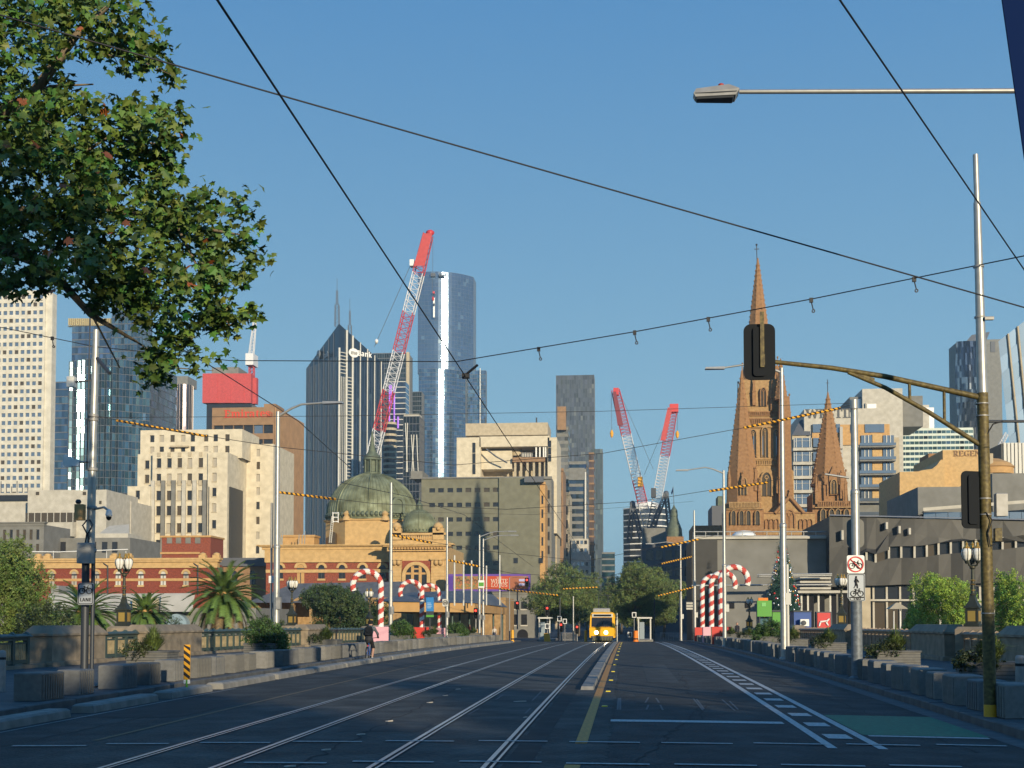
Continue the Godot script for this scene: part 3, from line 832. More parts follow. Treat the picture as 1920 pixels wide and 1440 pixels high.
	var wp := PackedVector2Array([Vector2(X(800, d), G - 0.3), Vector2(X(800, d), Y(1128, d)), Vector2(X(470, d), Y(1128, d)), Vector2(X(470, d), G - 0.3)])
	for s in [[566, 1140, 16], [772, 1140, 11]]:   # real arched openings, open to the ground
		var q := P(s[0], s[1], d); var rr: float = s[2] * d / F
		wp.append(Vector2(q.x - rr, G - 0.3))
		for i in 11: wp.append(Vector2(q.x - cos(PI * i / 10) * rr, q.y + sin(PI * i / 10) * rr))
		wp.append(Vector2(q.x + rr, G - 0.3))
	b = mb(o); b.prism(wp, -d - 1.0, -d); part(b, "wall", M.sandstone2, o)
	b = mb(o); b.span(Vector3(X(470, d), G - 0.3, -d - 12), Vector3(X(800, d), Y(1128, d), -d - 9)); b.span(Vector3(X(470, d), G - 0.3, -d - 9), Vector3(X(470, d) + 1, Y(1128, d), -d - 1)); part(b, "rear_wall", M.sandstone2, o)
	b = mb(o)
	b.loft([[P(462, 1130, d - 1), P(806, 1130, d - 1), P(806, 1130, d + 13), P(462, 1130, d + 13)], [P(550, 1094, d + 5), P(770, 1090, d + 5), P(770, 1090, d + 12), P(550, 1094, d + 12)]])
	part(b, "roof", M.grey_roof, o)
	for s in [[566, 1140, 16], [772, 1140, 11]]:
		var q := P(s[0], s[1], d); var rr: float = s[2] * d / F
		b = mb(o); b.arch(q.x, q.y, rr, rr * 1.3, -d, -d + 0.5, 12, 4.5); part(b, "arch_trim", M.sandstone2, o)
	# small domed stone niche at the street
	o = thing("stone_niche", "small yellow sandstone gateway with a round gable and a statue niche", "gateway", P(769, 1200, 168))
	b = mb(o); b.span(P(752, 1215, 168) - Vector3(0, 0, 3), P(786, 1135, 168)); b.arch(X(769, 168), Y(1136, 168), 0.0, 15 * 168 / F, -171, -168, 12); part(b, "wall", M.sandstone2, o)
	b = mb(o); b.span(P(750, 1137, 168) - Vector3(0, 0, 3.2), P(788, 1132, 168) + Vector3(0, 0, 0.3)); part(b, "cornice", M.ochre, o)
	b = mb(o); b.arch(X(769, 168), Y(1153, 168), 0.0, 6 * 168 / F, -168.2, -167.95, 10, 3.0); part(b, "niche", M.win_warm, o)
	# canopy along the street side of the station with its row of white masts
	o = thing("station_canopy", "long low station canopy with an orange soffit edge and grey roof, along the street", "canopy", P(900, 1200, 160))
	b = mb(o)
	var ca := P(812, 1118, 128); var ce := P(950, 1150, 178)
	b.loft([[Vector3(ca.x - 6, Y(1148, 140), -128), Vector3(X(890, 140), Y(1148, 140), -140), Vector3(X(950, 178), Y(1152, 178), -178), Vector3(X(950, 178) - 12, Y(1152, 178), -182), Vector3(ca.x - 6, Y(1148, 140), -182)],
		[Vector3(ca.x - 6, Y(1131, 140), -128), Vector3(X(890, 140), Y(1131, 140), -140), Vector3(X(950, 178), Y(1140, 178), -178), Vector3(X(950, 178) - 12, Y(1134, 178), -182), Vector3(ca.x - 6, Y(1128, 140), -182)]])
	part(b, "fascia", M.ochre2, o)
	b = mb(o)
	b.loft([[Vector3(ca.x - 6, Y(1130, 140), -127.5), Vector3(X(892, 140), Y(1130.5, 140), -140), Vector3(X(952, 178), Y(1139, 178), -178), Vector3(ca.x - 6, Y(1127, 140), -183)],
		[Vector3(ca.x - 6, Y(1110, 150), -150), Vector3(X(880, 160), Y(1106, 160), -160), Vector3(X(925, 178), Y(1115, 178), -178), Vector3(ca.x - 6, Y(1106, 160), -183)]])
	part(b, "roof", M.grey_roof, o)
	for s in [[848, 140], [862, 145], [880, 150], [905, 158], [925, 166], [942, 176]]:
		b = mb(o); b.bar(Vector3(X(s[0], s[1]), G - 0.2, -s[1]), Vector3(X(s[0], s[1]), Y(1148, s[1]), -s[1]), 0.13, 8); part(b, "column", M.iron_green, o)
	b = mb(o); b.span(Vector3(X(700, 190), G, -200), Vector3(X(948, 186), Y(1120, 186), -186)); part(b, "rear_wall", M.sandstone2, o)
	for i in 6:
		var u: float = [852, 884, 912, 937, 869, 898][i]; var dq: float = [128, 138, 150, 162, 133, 144][i]
		b = mb()
		var q := Vector3(X(u, dq), Y(1130, dq), -dq)
		b.bar(Vector3(0, -0.3, 0), Vector3(0, (Y(1040 + 10 * (i % 3), dq) - q.y), 0), 0.09, 8)
		solo(b, "white_mast", "slim white mast on the station canopy, %s of six from the left" % ["first", "third", "fifth", "sixth", "second", "fourth"][i], "mast", M.offpaint, q, "white masts on the canopy")

func dome(o: Node3D, c: Vector3, r: float, h: float, tip: float, ribs: int, called: String) -> void:
	var b := mb(o)
	var prof := [[r * 1.03, 0.0], [r * 1.03, h * 0.02], [r * 0.985, h * 0.03]]
	for i in 13:
		var a := PI / 2 * i / 12.0 * 0.93
		prof.append([r * cos(a) * (1.0 + 0.04 * sin(a * 2)), h * 0.04 + h * 0.96 * sin(a)])
	b.lathe(c, prof, ribs * 3)
	var shell := part(b, called, M.copper, o)
	for k in ribs:   # standing seams: every third heavy
		var a := TAU * k / ribs + 0.13
		for s in 4:
			var g := a + TAU / ribs * s / 4.0
			var pts := []
			for i in range(2, 16):
				pts.append(c + Vector3(cos(g) * prof[i][0], prof[i][1], -sin(g) * prof[i][0]))
			b = mb(o); b.tube(pts, [0.024 * r if s == 0 and k % 2 == 0 else 0.009 * r], 4)
			part(b, "seam", M.copper, shell)
	# collar of little scallops
	b = mb(o)
	for k in ribs * 4:
		var g := TAU * k / (ribs * 4)
		b.ball(c + Vector3(cos(g) * r * 1.0, h * 0.10, -sin(g) * r * 1.0), Vector3(0.045, 0.06, 0.045) * r, 5)
	part(b, "collar", M.copper_dark, shell)
	# lantern
	b = mb(o)
	var y := h * 0.98
	var k := tip - h
	b.lathe(c, [[r * 0.2, y - 0.1], [r * 0.2, y + k * 0.04], [r * 0.15, y + k * 0.06], [r * 0.15, y + k * 0.30], [r * 0.21, y + k * 0.33], [r * 0.19, y + k * 0.40], [r * 0.09, y + k * 0.52], [r * 0.045, y + k * 0.7], [r * 0.02, y + k * 0.95], [0.0, y + k]], 10)
	for i in 8: b.bar(c + Vector3(cos(TAU * i / 8) * r * 0.18, y, sin(TAU * i / 8) * r * 0.18), c + Vector3(cos(TAU * i / 8) * r * 0.18, y + k * 0.32, sin(TAU * i / 8) * r * 0.18), r * 0.022, 5)
	part(b, "lantern", M.copper_dark, o)


# ---------- towers and blocks at the left ----------
func shell(root: Node3D, x0: float, x1: float, y1: float, d0: float, d1: float, mat: Material, skip := "f", y0 := -9e9, called := "shell") -> void:
	var b := mb(root); b.span(Vector3(x0, G if y0 < -1e9 else y0, -d1), Vector3(x1, y1, -d0), skip + "b"); part(b, called, mat, root)

func lattice(b: MB, a: Vector3, c: Vector3, w0: float, w1: float, side: Vector3, bays: int, r: float) -> void:   # square trussed mast from a to c
	var f := (c - a).normalized(); var n := f.cross(side).normalized(); var s := n.cross(f).normalized()
	var cor := [s + n, s - n, -s - n, -s + n]
	for k in 4:
		b.bar(a + cor[k] * w0 / 2, c + cor[k] * w1 / 2, r, 4)
	for i in bays:
		var t0 := float(i) / bays; var t1 := float(i + 1) / bays
		var p0 := a.lerp(c, t0); var p1 := a.lerp(c, t1); var u0 := lerpf(w0, w1, t0) / 2; var u1 := lerpf(w0, w1, t1) / 2
		for k in 4:
			var j := (k + 1) % 4
			b.bar(p0 + cor[k] * u0, p1 + cor[j] * u1, r * 0.55, 3)
			b.bar(p0 + cor[k] * u0, p0 + cor[j] * u0, r * 0.5, 3)

func towers_west() -> void:
	# white concrete tower with square windows
	var d := 520.0
	var x0 := X(-24, d, 750); var x1 := X(82, d, 750); var H := Y(545, d, 40) - G
	var o := thing("concrete_tower", "tall white concrete tower with a grid of small square windows at the left edge", "building", Vector3((x0 + x1) / 2, G, -d))
	var xs := []; var ys := []
	for i in 9: xs.append([X(-15.5 + 11.2 * i, d, 750) - x0 - 0.85, X(-15.5 + 11.2 * i, d, 750) - x0 + 0.85])
	for j in 26: ys.append([Y(926 - 14.75 * j, d, 40) - G - 0.75, Y(926 - 14.75 * j, d, 40) - G + 0.95])
	ys = ys.filter(func(s): return s[0] > 0.5 and s[1] < H - 1.0)
	facade(o, Vector3(x0, G, -d), Vector3.RIGHT, x1 - x0, H, xs, ys, 0.35, M.white_concrete, [M.win_blue, M.win_blue, M.win_blue, M.win_warm])
	shell(o, x0, x1, G + H, d, d + 9, M.white_concrete)
	var b := mb(o); b.span(Vector3(x1, G, -d - 5), Vector3(X(94, d, 750), G + H - 1, -d - 0.8)); part(b, "corner_pier", M.white_concrete, o)
	# blue glass tower in several volumes
	d = 620.0
	o = thing("blue_glass_tower", "rippled blue-green glass tower with a gold crown strip, behind the leaning plane tree", "building", P(205, 945, d))
	curtain(o, plan_box(X(127, d), X(222, d), d, d + 30), G, Y(610, d, 170), 3.6, 1.6, Color(0.16, 0.21, 0.28), 0.22, 0.006, M.curtain, M.slate, 0.5, 0.0, 3)
	b = mb(o)
	for i in 26: b.span(P(128.5 + i * 3.6, 610, d) - Vector3(0, 0, 1.0), P(130.7 + i * 3.6, 597, d) + Vector3(0, 0, 0.4))
	b.span(P(127, 612, d) - Vector3(0, 0, 2), P(222, 609.5, d) + Vector3(0, 0, 0.5))
	part(b, "crown_fins", plain(0.75, 0.55, 0.25, 0.25, 0.5), o)
	curtain(o, plan_box(X(113, d), X(168, d), d - 12, d + 10), G, Y(725, d, 130), 3.6, 1.6, Color(0.13, 0.19, 0.26), 0.25, 0.006, M.curtain, M.slate, 0.5, 0.0, 4)
	var plan := []
	var a0 := X(148, d); var a1 := X(292, d); var n := 30
	for i in n + 1:   # rippled front: folded plan with shallow waves on a bow
		var t := float(i) / n
		plan.append(Vector3(lerpf(a0, a1, t), 0, -(d - 16) + 9.0 * sin(PI * t) + (rng.randf_range(0.2, 1.2) if i % 2 else -0.4) - 4.0 * t))
	plan.append(Vector3(a1, 0, -d - 26)); plan.append(Vector3(a0, 0, -d - 26))
	curtain(o, plan, G, Y(690, d, 220), 3.6, 1.8, Color(0.10, 0.17, 0.21), 0.28, 0.02, M.curtain, M.slate, 0.28, 0.12, 5)
	curtain(o, plan_box(X(208, d), X(262, d), d - 4, d + 12), Y(700, d, 220), Y(560, d, 240), 3.6, 1.7, Color(0.15, 0.22, 0.27), 0.25, 0.01, M.curtain, M.slate, 0.4, 0.1, 6)
	# dark purple rounded tower
	d = 720.0
	o = thing("dark_round_tower", "dark purple-brown tower with a rounded right corner, between glass tower and red-wrapped tower", "building", P(332, 860, d))
	plan = [P(305, 900, d), P(335, 900, d)]
	for i in 7: plan.append(P(335 + 25 * sin(PI / 2 * i / 6.0), 900, d + 8 * (1 - cos(PI / 2 * i / 6.0))))
	plan.append(P(360, 900, d + 30)); plan.append(P(305, 900, d + 30))
	curtain(o, plan, G, Y(720, d, 330), 3.5, 1.6, Color(0.10, 0.085, 0.10), 0.2, 0.006, M.curtain, plain(0.30, 0.25, 0.22, 0.4, 0.3), 0.0, 0.35, 7)
	b = mb(o); fb(b, 320, 352, 722, 705, d + 20, d + 4); part(b, "roof_plant", M.greywall, o)
	# tower wrapped in red netting
	d = 560.0
	o = thing("red_wrapped_tower", "unfinished tower wrapped at its top in bright red netting", "building", P(430, 860, d))
	b = mb(o); fb(b, 386, 472, 900, 757, d + 8, d); part(b, "lower_floors", M.win_dark, o)
	for i in 7:
		b = mb(o); b.span(P(383 + 12.6 * i, 757.5, d + 2), P(395.1 + 12.6 * i, 700, d - 0.7 - 0.25 * (i % 2))); part(b, "netting_panel", M.mesh_red, o)
	b = mb(o); fb(b, 384, 471, 757, 701, d + 8, d + 2); part(b, "netting_back", M.mesh_red, o)
	b = mb(o); fb(b, 471.5, 481, 757, 708, d + 6, d + 3); part(b, "hoist_netting", M.mesh_red, o)
	b = mb(o); fb(b, 397, 447, 702, 688, d + 20, d + 6); part(b, "roof_plant", M.greywall, o)
	o = thing("tower_crane", "small distant white tower crane standing behind the red-wrapped tower", "crane", P(470, 860, 600))
	b = mb(o); lattice(b, P(472, 900, 600), P(472, 683, 600), 2.2, 2.2, Vector3.RIGHT, 34, 0.22); part(b, "mast", M.crane_red, o)
	b = mb(o); lattice(b, P(469, 685, 600), P(478, 600, 600), 2.4, 1.2, Vector3.BACK, 14, 0.2); part(b, "jib", M.crane_white, o)
	b = mb(o); fb(b, 460, 475, 684, 662, 604, 596); part(b, "machinery", M.crane_white, o)
	# brown office block with red airline lettering
	d = 420.0
	x0 = X(397, d, 850); x1 = X(515, d, 850)
	o = thing("brown_office_block", "brown office block with red airline lettering on its fascia and a blank orange side", "building", Vector3((x0 + x1) / 2, G, -d))
	H = Y(764, d, 450) - G
	ys = []
	for j in 8: ys.append([Y(838 + 26 * (7 - j) - 26 * 7 + 26 * 0, d, 450), 0])
	ys = []
	for j in range(8, -1, -1): ys.append([Y(813 + 27 * j, d, 450) - G, Y(797 + 27 * j, d, 450) - G])
	ys = ys.filter(func(s): return s[0] > 0.5)
	facade(o, Vector3(x0, G, -d), Vector3.RIGHT, x1 - x0, H, even(6, x1 - x0, (x1 - x0) / 6.0 - 0.35, 0.5, 0.6), ys, 0.8, M.brown, [M.win_dark, M.win_blue, M.win_dark])
	shell(o, x0, x1, G + H, d, d + 38, M.brown, "fr")
	b = mb(o); b.span(Vector3(x1 - 0.1, G, -d - 38), Vector3(x1 + 0.3, G + H + 0.25, -d)); part(b, "side_wall", M.orange_wall, o)
	b = mb(o); fb(b, 495, 517, 764, 757, d + 14, d + 3); part(b, "roof_plant", M.brown, o)
	letters(o, "Emirates", P(463, 776, d - 0.1), 2.5, plain(0.62, 0.06, 0.03, 0.5), 0, true, true)
	b = mb(o)   # small calligraphic emblem beside the name: a few curved strokes over a bar
	var e := P(506, 776, d - 0.15)
	for k in [[-0.9, -0.6, -0.5, 0.5], [-0.3, -0.7, 0.1, 1.0], [0.5, -0.6, 0.6, 0.6], [-1.1, -0.9, 1.1, -0.75]]: b.tube([e + Vector3(k[0], k[1], 0), e + Vector3((k[0] + k[2]) / 2 + 0.25, (k[1] + k[3]) / 2, 0), e + Vector3(k[2], k[3], 0)], [0.12, 0.2, 0.1], 5)
	part(b, "emblem", plain(0.42, 0.08, 0.03, 0.5), o)
	# cream art deco block
	deco()
	low_blocks()

func deco() -> void:
	var d := 330.0
	var gl := [M.win_dark, M.win_dark, M.win_warm, M.win_blind]
	var x0 := X(242, d, 950); var x1 := X(428, d, 950)
	var o := thing("art_deco_block", "cream art deco office block with stepped top and tall vertical piers", "building", Vector3((x0 + x1) / 2, G, -d))
	# lower front with its two end wings
	var lower := func(u0: float, u1: float, vt: float, dz: float, cols: Array, rows: Array, hw: float, hh: float, wall: Material) -> void:
		var xa := X(u0, d, 950); var xb := X(u1, d, 950); var H := Y(vt, d, 330) - G
		var xs := []; var ys := []
		for u in cols: xs.append([X(u, d, 950) - xa - hw * d / F, X(u, d, 950) - xa + hw * d / F])
		for v in rows: ys.append([Y(v + hh, d, 330) - G, Y(v - hh, d, 330) - G])
		facade(o, Vector3(xa, G, -d + dz), Vector3.RIGHT, xb - xa, H, xs, ys, 0.45, wall, gl, {}, "window", M.cream2)
		shell(o, xa, xb, G + H, d - dz, d + 26, M.cream)
	lower.call(242, 285, 912, 1.2, [261], [1019, 987.5, 957, 928], 4.2, 8, M.cream)
	lower.call(285, 391, 847, 0.0, [297, 316.5, 336, 355, 375.5], [1021, 990, 957.5, 929, 897, 868], 4.6, 9, M.cream)
	lower.call(391, 428, 850, 0.9, [403.5], [1014, 984, 953, 924, 896, 868], 4.2, 8, M.cream)
	lower.call(249, 279, 848, -3.0, [267], [895, 868], 4.5, 8, M.cream)
	for u in [287.5, 306.5, 326, 345.5, 365.5, 384.5]:   # piers
		var b := mb(o); b.span(Vector3(X(u - 3.4, d, 950), G, -d - 0.2), Vector3(X(u + 3.4, d, 950), Y(901, d, 330), -d + 0.7)); part(b, "pier", M.greywall if int(u) % 2 == 0 else M.offwhite, o)
	for u in [297, 316.5, 336, 355, 375.5]:
		for s in [[911, 901, 0.3], [856, 848.5, 0.25]]:
			var b := mb(o); b.span(Vector3(X(u - 3, d, 950), Y(s[0], d, 330), -d - 0.1), Vector3(X(u + 3, d, 950), Y(s[1], d, 330), -d + s[2])); part(b, "carved_panel", M.cream2, o)
	var b := mb(o); b.span(Vector3(X(428, d, 950) - 0.2, G, -d - 12), Vector3(X(430, d, 950), Y(912, d, 430), -d - 0.6)); part(b, "side_panel", M.zinc3, o)
	b = mb(o); fb(b, 390, 391.5, 1045, 912, d + 1, d - 1.4); part(b, "downpipe", M.dark_steel, o)
	# upper storeys, set back
	var up := func(u0: float, u1: float, vt: float, vb: float, dd: float, cols: Array, rows: Array) -> void:
		var xa := X(u0, dd, 850); var xb := X(u1, dd, 850); var yb := Y(vb, dd, 330); var H := Y(vt, dd, 330) - yb
		var xs := []; var ys := []
		for u in cols: xs.append([X(u, dd, 850) - xa - 0.62, X(u, dd, 850) - xa + 0.62])
		for v in rows: ys.append([Y(v + 6.5, dd, 330) - yb, Y(v - 6.5, dd, 330) - yb])
		facade(o, Vector3(xa, yb, -dd), Vector3.RIGHT, xb - xa, H, xs, ys, 0.4, M.cream, gl)
		shell(o, xa, xb, yb + H, dd, dd + 16, M.cream, "f", yb)
	up.call(263, 454, 806, 860, 338.0, [285, 303, 323, 343, 361, 386, 404, 426], [843.5, 822])
	b = mb(o); fb(b, 318, 352, 838, 835, 338, 336.5); part(b, "ledge", M.cream2, o)
	# plain right wing with one column of windows on each face
	var dd := 346.0
	var xa := X(428, dd, 950); var xb := X(512, dd, 950)
	var H := Y(818, dd, 470) - G
	var xs := []; var ys := []
	for u in [454.5, 483.5]: xs.append([X(u, dd, 950) - xa - 0.5, X(u, dd, 950) - xa + 0.5])
	for v in [1031, 1004, 976, 948, 921, 896, 873, 849]: ys.append([Y(v + 7, dd, 470) - G, Y(v - 7, dd, 470) - G])
	facade(o, Vector3(xa, G, -dd), Vector3.RIGHT, xb - xa, H - 2.2, xs, ys, 0.4, M.cream, gl)
	shell(o, xa, xb, G + H - 2.2, dd, dd + 22, M.cream)

func low_blocks() -> void:
	var gl := [M.win_dark, M.win_warm]
	var o := thing("white_rear_block", "plain white rendered block with a long dark window strip, left of the art deco block", "building", P(130, 1040, 300))
	var b := mb(o); fb(b, 50, 200, 1060, 918, 320, 300); part(b, "wall", M.offwhite, o)
	b = mb(o); fb(b, 48, 142, 979, 961, 301, 299.6); part(b, "window_strip", M.win_warm, o)
	for i in 8:
		b = mb(o); fb(b, 52 + 12 * i, 53 + 12 * i, 979, 961, 300, 299.4); part(b, "mullion", M.offpaint, o)
	b = mb(o); fb(b, 46, 136, 1006, 979, 300, 297.8); part(b, "balcony", M.offwhite, o)
	b = mb(o); fb(b, 82, 126, 1006, 996, 298, 297.6); part(b, "balcony_shade_box", M.slate, o)  # dark box painted in for the shade on the balcony front
	for s in [[70, 925, 3], [158, 925, 3], [188, 942, 2]]:
		b = mb(o); fb(b, s[0] - s[2], s[0] + s[2], s[1] + 3, s[1] - 3, 300, 299.8); part(b, "vent", M.win_warm, o)
	o = thing("penthouse_block", "low cream block with a dark horizontal window band at the left edge", "building", P(20, 1000, 310))
	b = mb(o); fb(b, -30, 52, 1060, 924, 330, 310); part(b, "wall", M.offwhite, o)
	b = mb(o); fb(b, -30, 51.5, 940, 928, 311, 309.6); part(b, "window_band", M.win_dark, o)
	for i in 6:
		b = mb(o); b.bar(P(2 + 10 * i, 924, 312), P(2 + 10 * i, 902 + 5 * (i % 3), 312), 0.12, 4); part(b, "flue", M.slate, o)
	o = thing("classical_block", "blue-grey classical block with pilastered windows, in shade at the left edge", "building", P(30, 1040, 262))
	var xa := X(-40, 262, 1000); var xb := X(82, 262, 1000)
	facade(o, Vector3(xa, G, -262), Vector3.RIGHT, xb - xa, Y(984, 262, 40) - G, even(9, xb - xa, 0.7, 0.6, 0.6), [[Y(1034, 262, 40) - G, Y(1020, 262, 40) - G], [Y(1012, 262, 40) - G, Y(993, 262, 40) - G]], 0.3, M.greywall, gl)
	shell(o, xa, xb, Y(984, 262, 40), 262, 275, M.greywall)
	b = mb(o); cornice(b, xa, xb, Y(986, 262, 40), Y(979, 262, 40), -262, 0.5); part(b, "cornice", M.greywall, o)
	o = thing("grey_middle_block", "low grey block with a flat parapet, between classical block and art deco block", "building", P(160, 1045, 270))
	b = mb(o); fb(b, 82, 244, 1060, 1008, 288, 270); part(b, "wall", M.greywall, o)
	for u in [94, 118, 175, 196, 215]:
		b = mb(o); fb(b, u - 5, u + 5, 1036, 1016, 270.2, 269.85); part(b, "window", M.win_dark, o)
	b = mb(o); fb(b, 175, 240, 1010, 1000, 280, 272); b.loft([[P(185, 1001, 272), P(242, 1001, 272), P(242, 1001, 284), P(185, 1001, 284)], [P(205, 986, 276), P(242, 983, 276), P(242, 983, 282), P(205, 986, 282)]]); part(b, "curved_roof", M.offwhite, o)
	o = thing("cream_annex", "small cream annex with a row of slit windows beside the art deco block", "building", P(228, 1040, 315))
	b = mb(o); fb(b, 212, 246, 1060, 940, 330, 315); part(b, "wall", M.offwhite, o)
	for i in 5:
		for v in [958, 980]:
			b = mb(o); fb(b, 221 + 4.6 * i, 224 + 4.6 * i, v + 5, v - 4, 315.2, 314.85); part(b, "window", M.win_dark, o)
	# handrail line along the station roof
	o = thing("roof_rail", "thin white pipe rail along the roof of the brick wing", "railing", P(150, 1040, 240))
	b = mb(o); b.tube([P(50, 1034, 240), P(110, 1035, 240), P(240, 1030, 240)], [0.1], 5); part(b, "rail", M.white, o)
	for u in [60, 100, 150, 200, 236]:
		b = mb(o); b.bar(P(u, 1050, 240), P(u, 1033, 240), 0.06, 4); part(b, "post", M.white, o)
	# riverside eatery: low white roofs with lettering, and a curved blue-grey awning
	o = thing("riverside_eatery", "low white-roofed eatery with faded lettering on its fascia, behind the palms", "building", P(240, 1180, 150))
	b = mb(o); fb(b, 80, 480, 1210, 1140, 165, 150); part(b, "wall", M.greywall, o)
	b = mb(o); b.loft([[P(84, 1146, 149), P(360, 1146, 149), P(360, 1146, 166), P(84, 1146, 166)], [P(92, 1114, 152), P(366, 1112, 152), P(366, 1112, 164), P(92, 1114, 164)]]); part(b, "roof", M.offwhite, o)
	b = mb(o); fb(b, 248, 296, 1146, 1120, 148.9, 148.5); part(b, "fascia_board", M.cream2, o)
	letters(o, "EEKS", P(268, 1125, 148.45), 0.36, M.dark_steel)
	letters(o, "Eatery", P(280, 1137, 148.45), 0.3, M.dark_steel, 0, false, true)
	b = mb(o); b.loft([[P(300, 1147, 148), P(362, 1147, 148), P(362, 1147, 160), P(300, 1147, 160)], [P(302, 1117, 150), P(362, 1114, 150), P(362, 1114, 158), P(302, 1117, 158)]]); part(b, "side_roof", M.offwhite, o)
	b = mb(o); fb(b, 95, 110, 1116, 1098, 160, 156); part(b, "roof_unit", M.galv_dull, o)
	for i in 5:
		b = mb(o); b.arch(X(330 + i * 1.2, 148 + i), Y(1172, 148 + i), 0.0, 1.3 + 0.05 * i, -148 - 1.0 * i - 0.95, -148 - 1.0 * i, 10); part(b, "awning_bay", plain(0.25, 0.33, 0.38, 0.4), o)


# ---------- towers in the middle ----------
func crane(called: String, label: String, foot: Vector3, tip: Vector3, w: float, cols: Array, bays: int, r: float) -> Node3D:   # a luffing crane's boom in coloured sections
	var o := thing(called, label, "crane", foot)
	for i in cols.size():
		var b := mb(o)
		var a := foot.lerp(tip, float(i) / cols.size()); var e := foot.lerp(tip, float(i + 1) / cols.size())
		lattice(b, a, e, w, w * (0.85 if i == cols.size() - 1 else 1.0), Vector3.BACK, maxi(2, bays / cols.size()), r)
		part(b, "boom_section", cols[i], o)
	return o

func towers_centre() -> void:
	# dark glass tower with a pitched top, its corner towards the street
	var d := 700.0
	var o := thing("bank_tower", "dark glass tower with pointed roof, white corner grid and round bank sign", "building", P(640, 960, d))
	var pl := [P(573, 900, d + 34), P(634, 900, d), P(719, 900, d + 26), P(660, 900, d + 80)]
	var yb := G; var ye := Y(687, d + 30, 640); var yt := Y(607, d, 632)
	var dark := Color(0.055, 0.075, 0.105)
	curtain(o, pl, yb, ye, 3.7, 1.8, dark, 0.14, 0.004, M.curtain, plain(0.10, 0.12, 0.15, 0.4, 0.3), 0.0, 0.12, 11)
	var b := mb(o)
	for i in pl.size(): pl[i].y = 0
	var up := func(p: Vector3, y: float) -> Vector3: return Vector3(p.x, y, p.z)
	var apex := Vector3(pl[1].x, yt, pl[1].z)
	b.col = dark
	var le: Vector3 = up.call(pl[0], ye); var ri: Vector3 = up.call(pl[2], ye); var fr: Vector3 = up.call(pl[1], ye); var ba: Vector3 = up.call(pl[3], ye)
	b.tri(le, fr, apex); b.tri(fr, ri, apex); b.tri(ri, ba, apex); b.tri(ba, le, apex)
	part(b, "pitched_roof", M.curtain, o)
	# white mullions on the right face, grid near the corner
	var q0: Vector3 = pl[1]; var q1: Vector3 = pl[2]
	var dirv := (q1 - q0).normalized(); var L := q0.distance_to(q1); var nrm := dirv.cross(Vector3.UP)
	var bar_at := func(p: float, y0: float, y1: float, w: float) -> void:
		var k := mb(o); var c := q0 + dirv * L * p + nrm * 0.35
		k.tube([c + Vector3(0, y0, 0), c + Vector3(0, y1, 0)], [w], 4); part(k, "white_mullion", M.offpaint, o)
	for p in [0.0, 0.16, 0.29, 0.46, 0.62, 0.78, 0.93]: bar_at.call(p, G, yt - (yt - ye) * p if p > 0.02 else Y(652, d, 640), 0.7 if p < 0.3 else 0.38)
	var hb := mb(o)
	var rung := func(p0: float, p1: float, y: float, w: float) -> void:
		hb.tube([q0 + dirv * L * p0 + nrm * 0.35 + Vector3(0, y, 0), q0 + dirv * L * p1 + nrm * 0.35 + Vector3(0, y, 0)], [w], 4)
	var v := 660.0
	while v < 960:
		rung.call(0.0, 0.16, Y(v, d, 640), 0.3) if v < 700 else rung.call(0.16, 0.29, Y(v, d, 640), 0.3)
		v += 6.4
	part(hb, "white_rungs", M.offpaint, o)
	for vv in [657, 702, 744, 786, 828, 870, 912]:
		hb = mb(o)
		rung.call(0.0, 0.46 if vv > 660 else 0.16, Y(vv, d, 640), 0.45); rung.call(0.0, 0.46 if vv > 660 else 0.16, Y(vv + 5, d, 640), 0.35)
		part(hb, "white_beam", M.offpaint, o)
	for p in [0.045, 0.085, 0.125]:
		bar_at.call(p, G, Y(705, d, 640), 0.22)
	for i in 6:
		b = mb(o); var c := (pl[0] as Vector3).lerp(pl[1], 0.1 + 0.15 * i) + Vector3(-0.2, 0, 0.3)
		b.tube([c + Vector3(0, G, 0), c + Vector3(0, ye + (yt - ye) * (0.08 + 0.14 * i), 0)], [0.16], 4); part(b, "mullion", M.slate, o)
	# round sign with lettering on both faces
	for s in [[1, 2, 0.30, 0.50, 662, M.white, 0.81], [0, 1, 0.42, 0.62, 664, plain(0.2, 0.23, 0.27, 0.5), -1.06]]:
		var fa: Vector3 = pl[s[0]]; var fe: Vector3 = pl[s[1]]; var fd := (fe - fa).normalized(); var fn := fd.cross(Vector3.UP) * 0.9
		var c := fa.lerp(fe, s[2]) + fn; c.y = Y(s[4], -c.z, 650)
		b = mb(o); b.t = b.t * Transform3D(Basis(Vector3.UP, s[6]), c)
		var disc := PackedVector2Array(); for i in 20: disc.append(Vector2(cos(TAU * i / 20) * 3.4, sin(TAU * i / 20) * 2.6))
		b.prism(disc, -0.3, 0.2); part(b, "sign_disc", s[5], o)
		letters(o, "me", c + fn * 0.4, 2.2, M.greywall, s[6])
		var c2 := fa.lerp(fe, s[3]) + fn; c2.y = Y(s[4] + 2, -c2.z, 650)
		letters(o, "Bank", c2 + fd * 1.2, 3.0, s[5], s[6])
	for s in [[632, 612, 522, 2.6], [656, 650, 560, 2.2]]:
		b = mb(o)
		var a := P(s[0], s[1], d + (4 if s[0] < 640 else 40)); var e := P(s[0], s[2], d + (4 if s[0] < 640 else 40))
		lattice(b, a, a.lerp(e, 0.45), s[3] * 0.95, s[3] * 0.8, Vector3.RIGHT, 6, 0.16); lattice(b, a.lerp(e, 0.45), a.lerp(e, 0.75), s[3] * 0.4, s[3] * 0.3, Vector3.RIGHT, 5, 0.12); b.bar(a.lerp(e, 0.75), e, 0.12, 4)
		part(b, "antenna_mast", M.crane_dark, o)
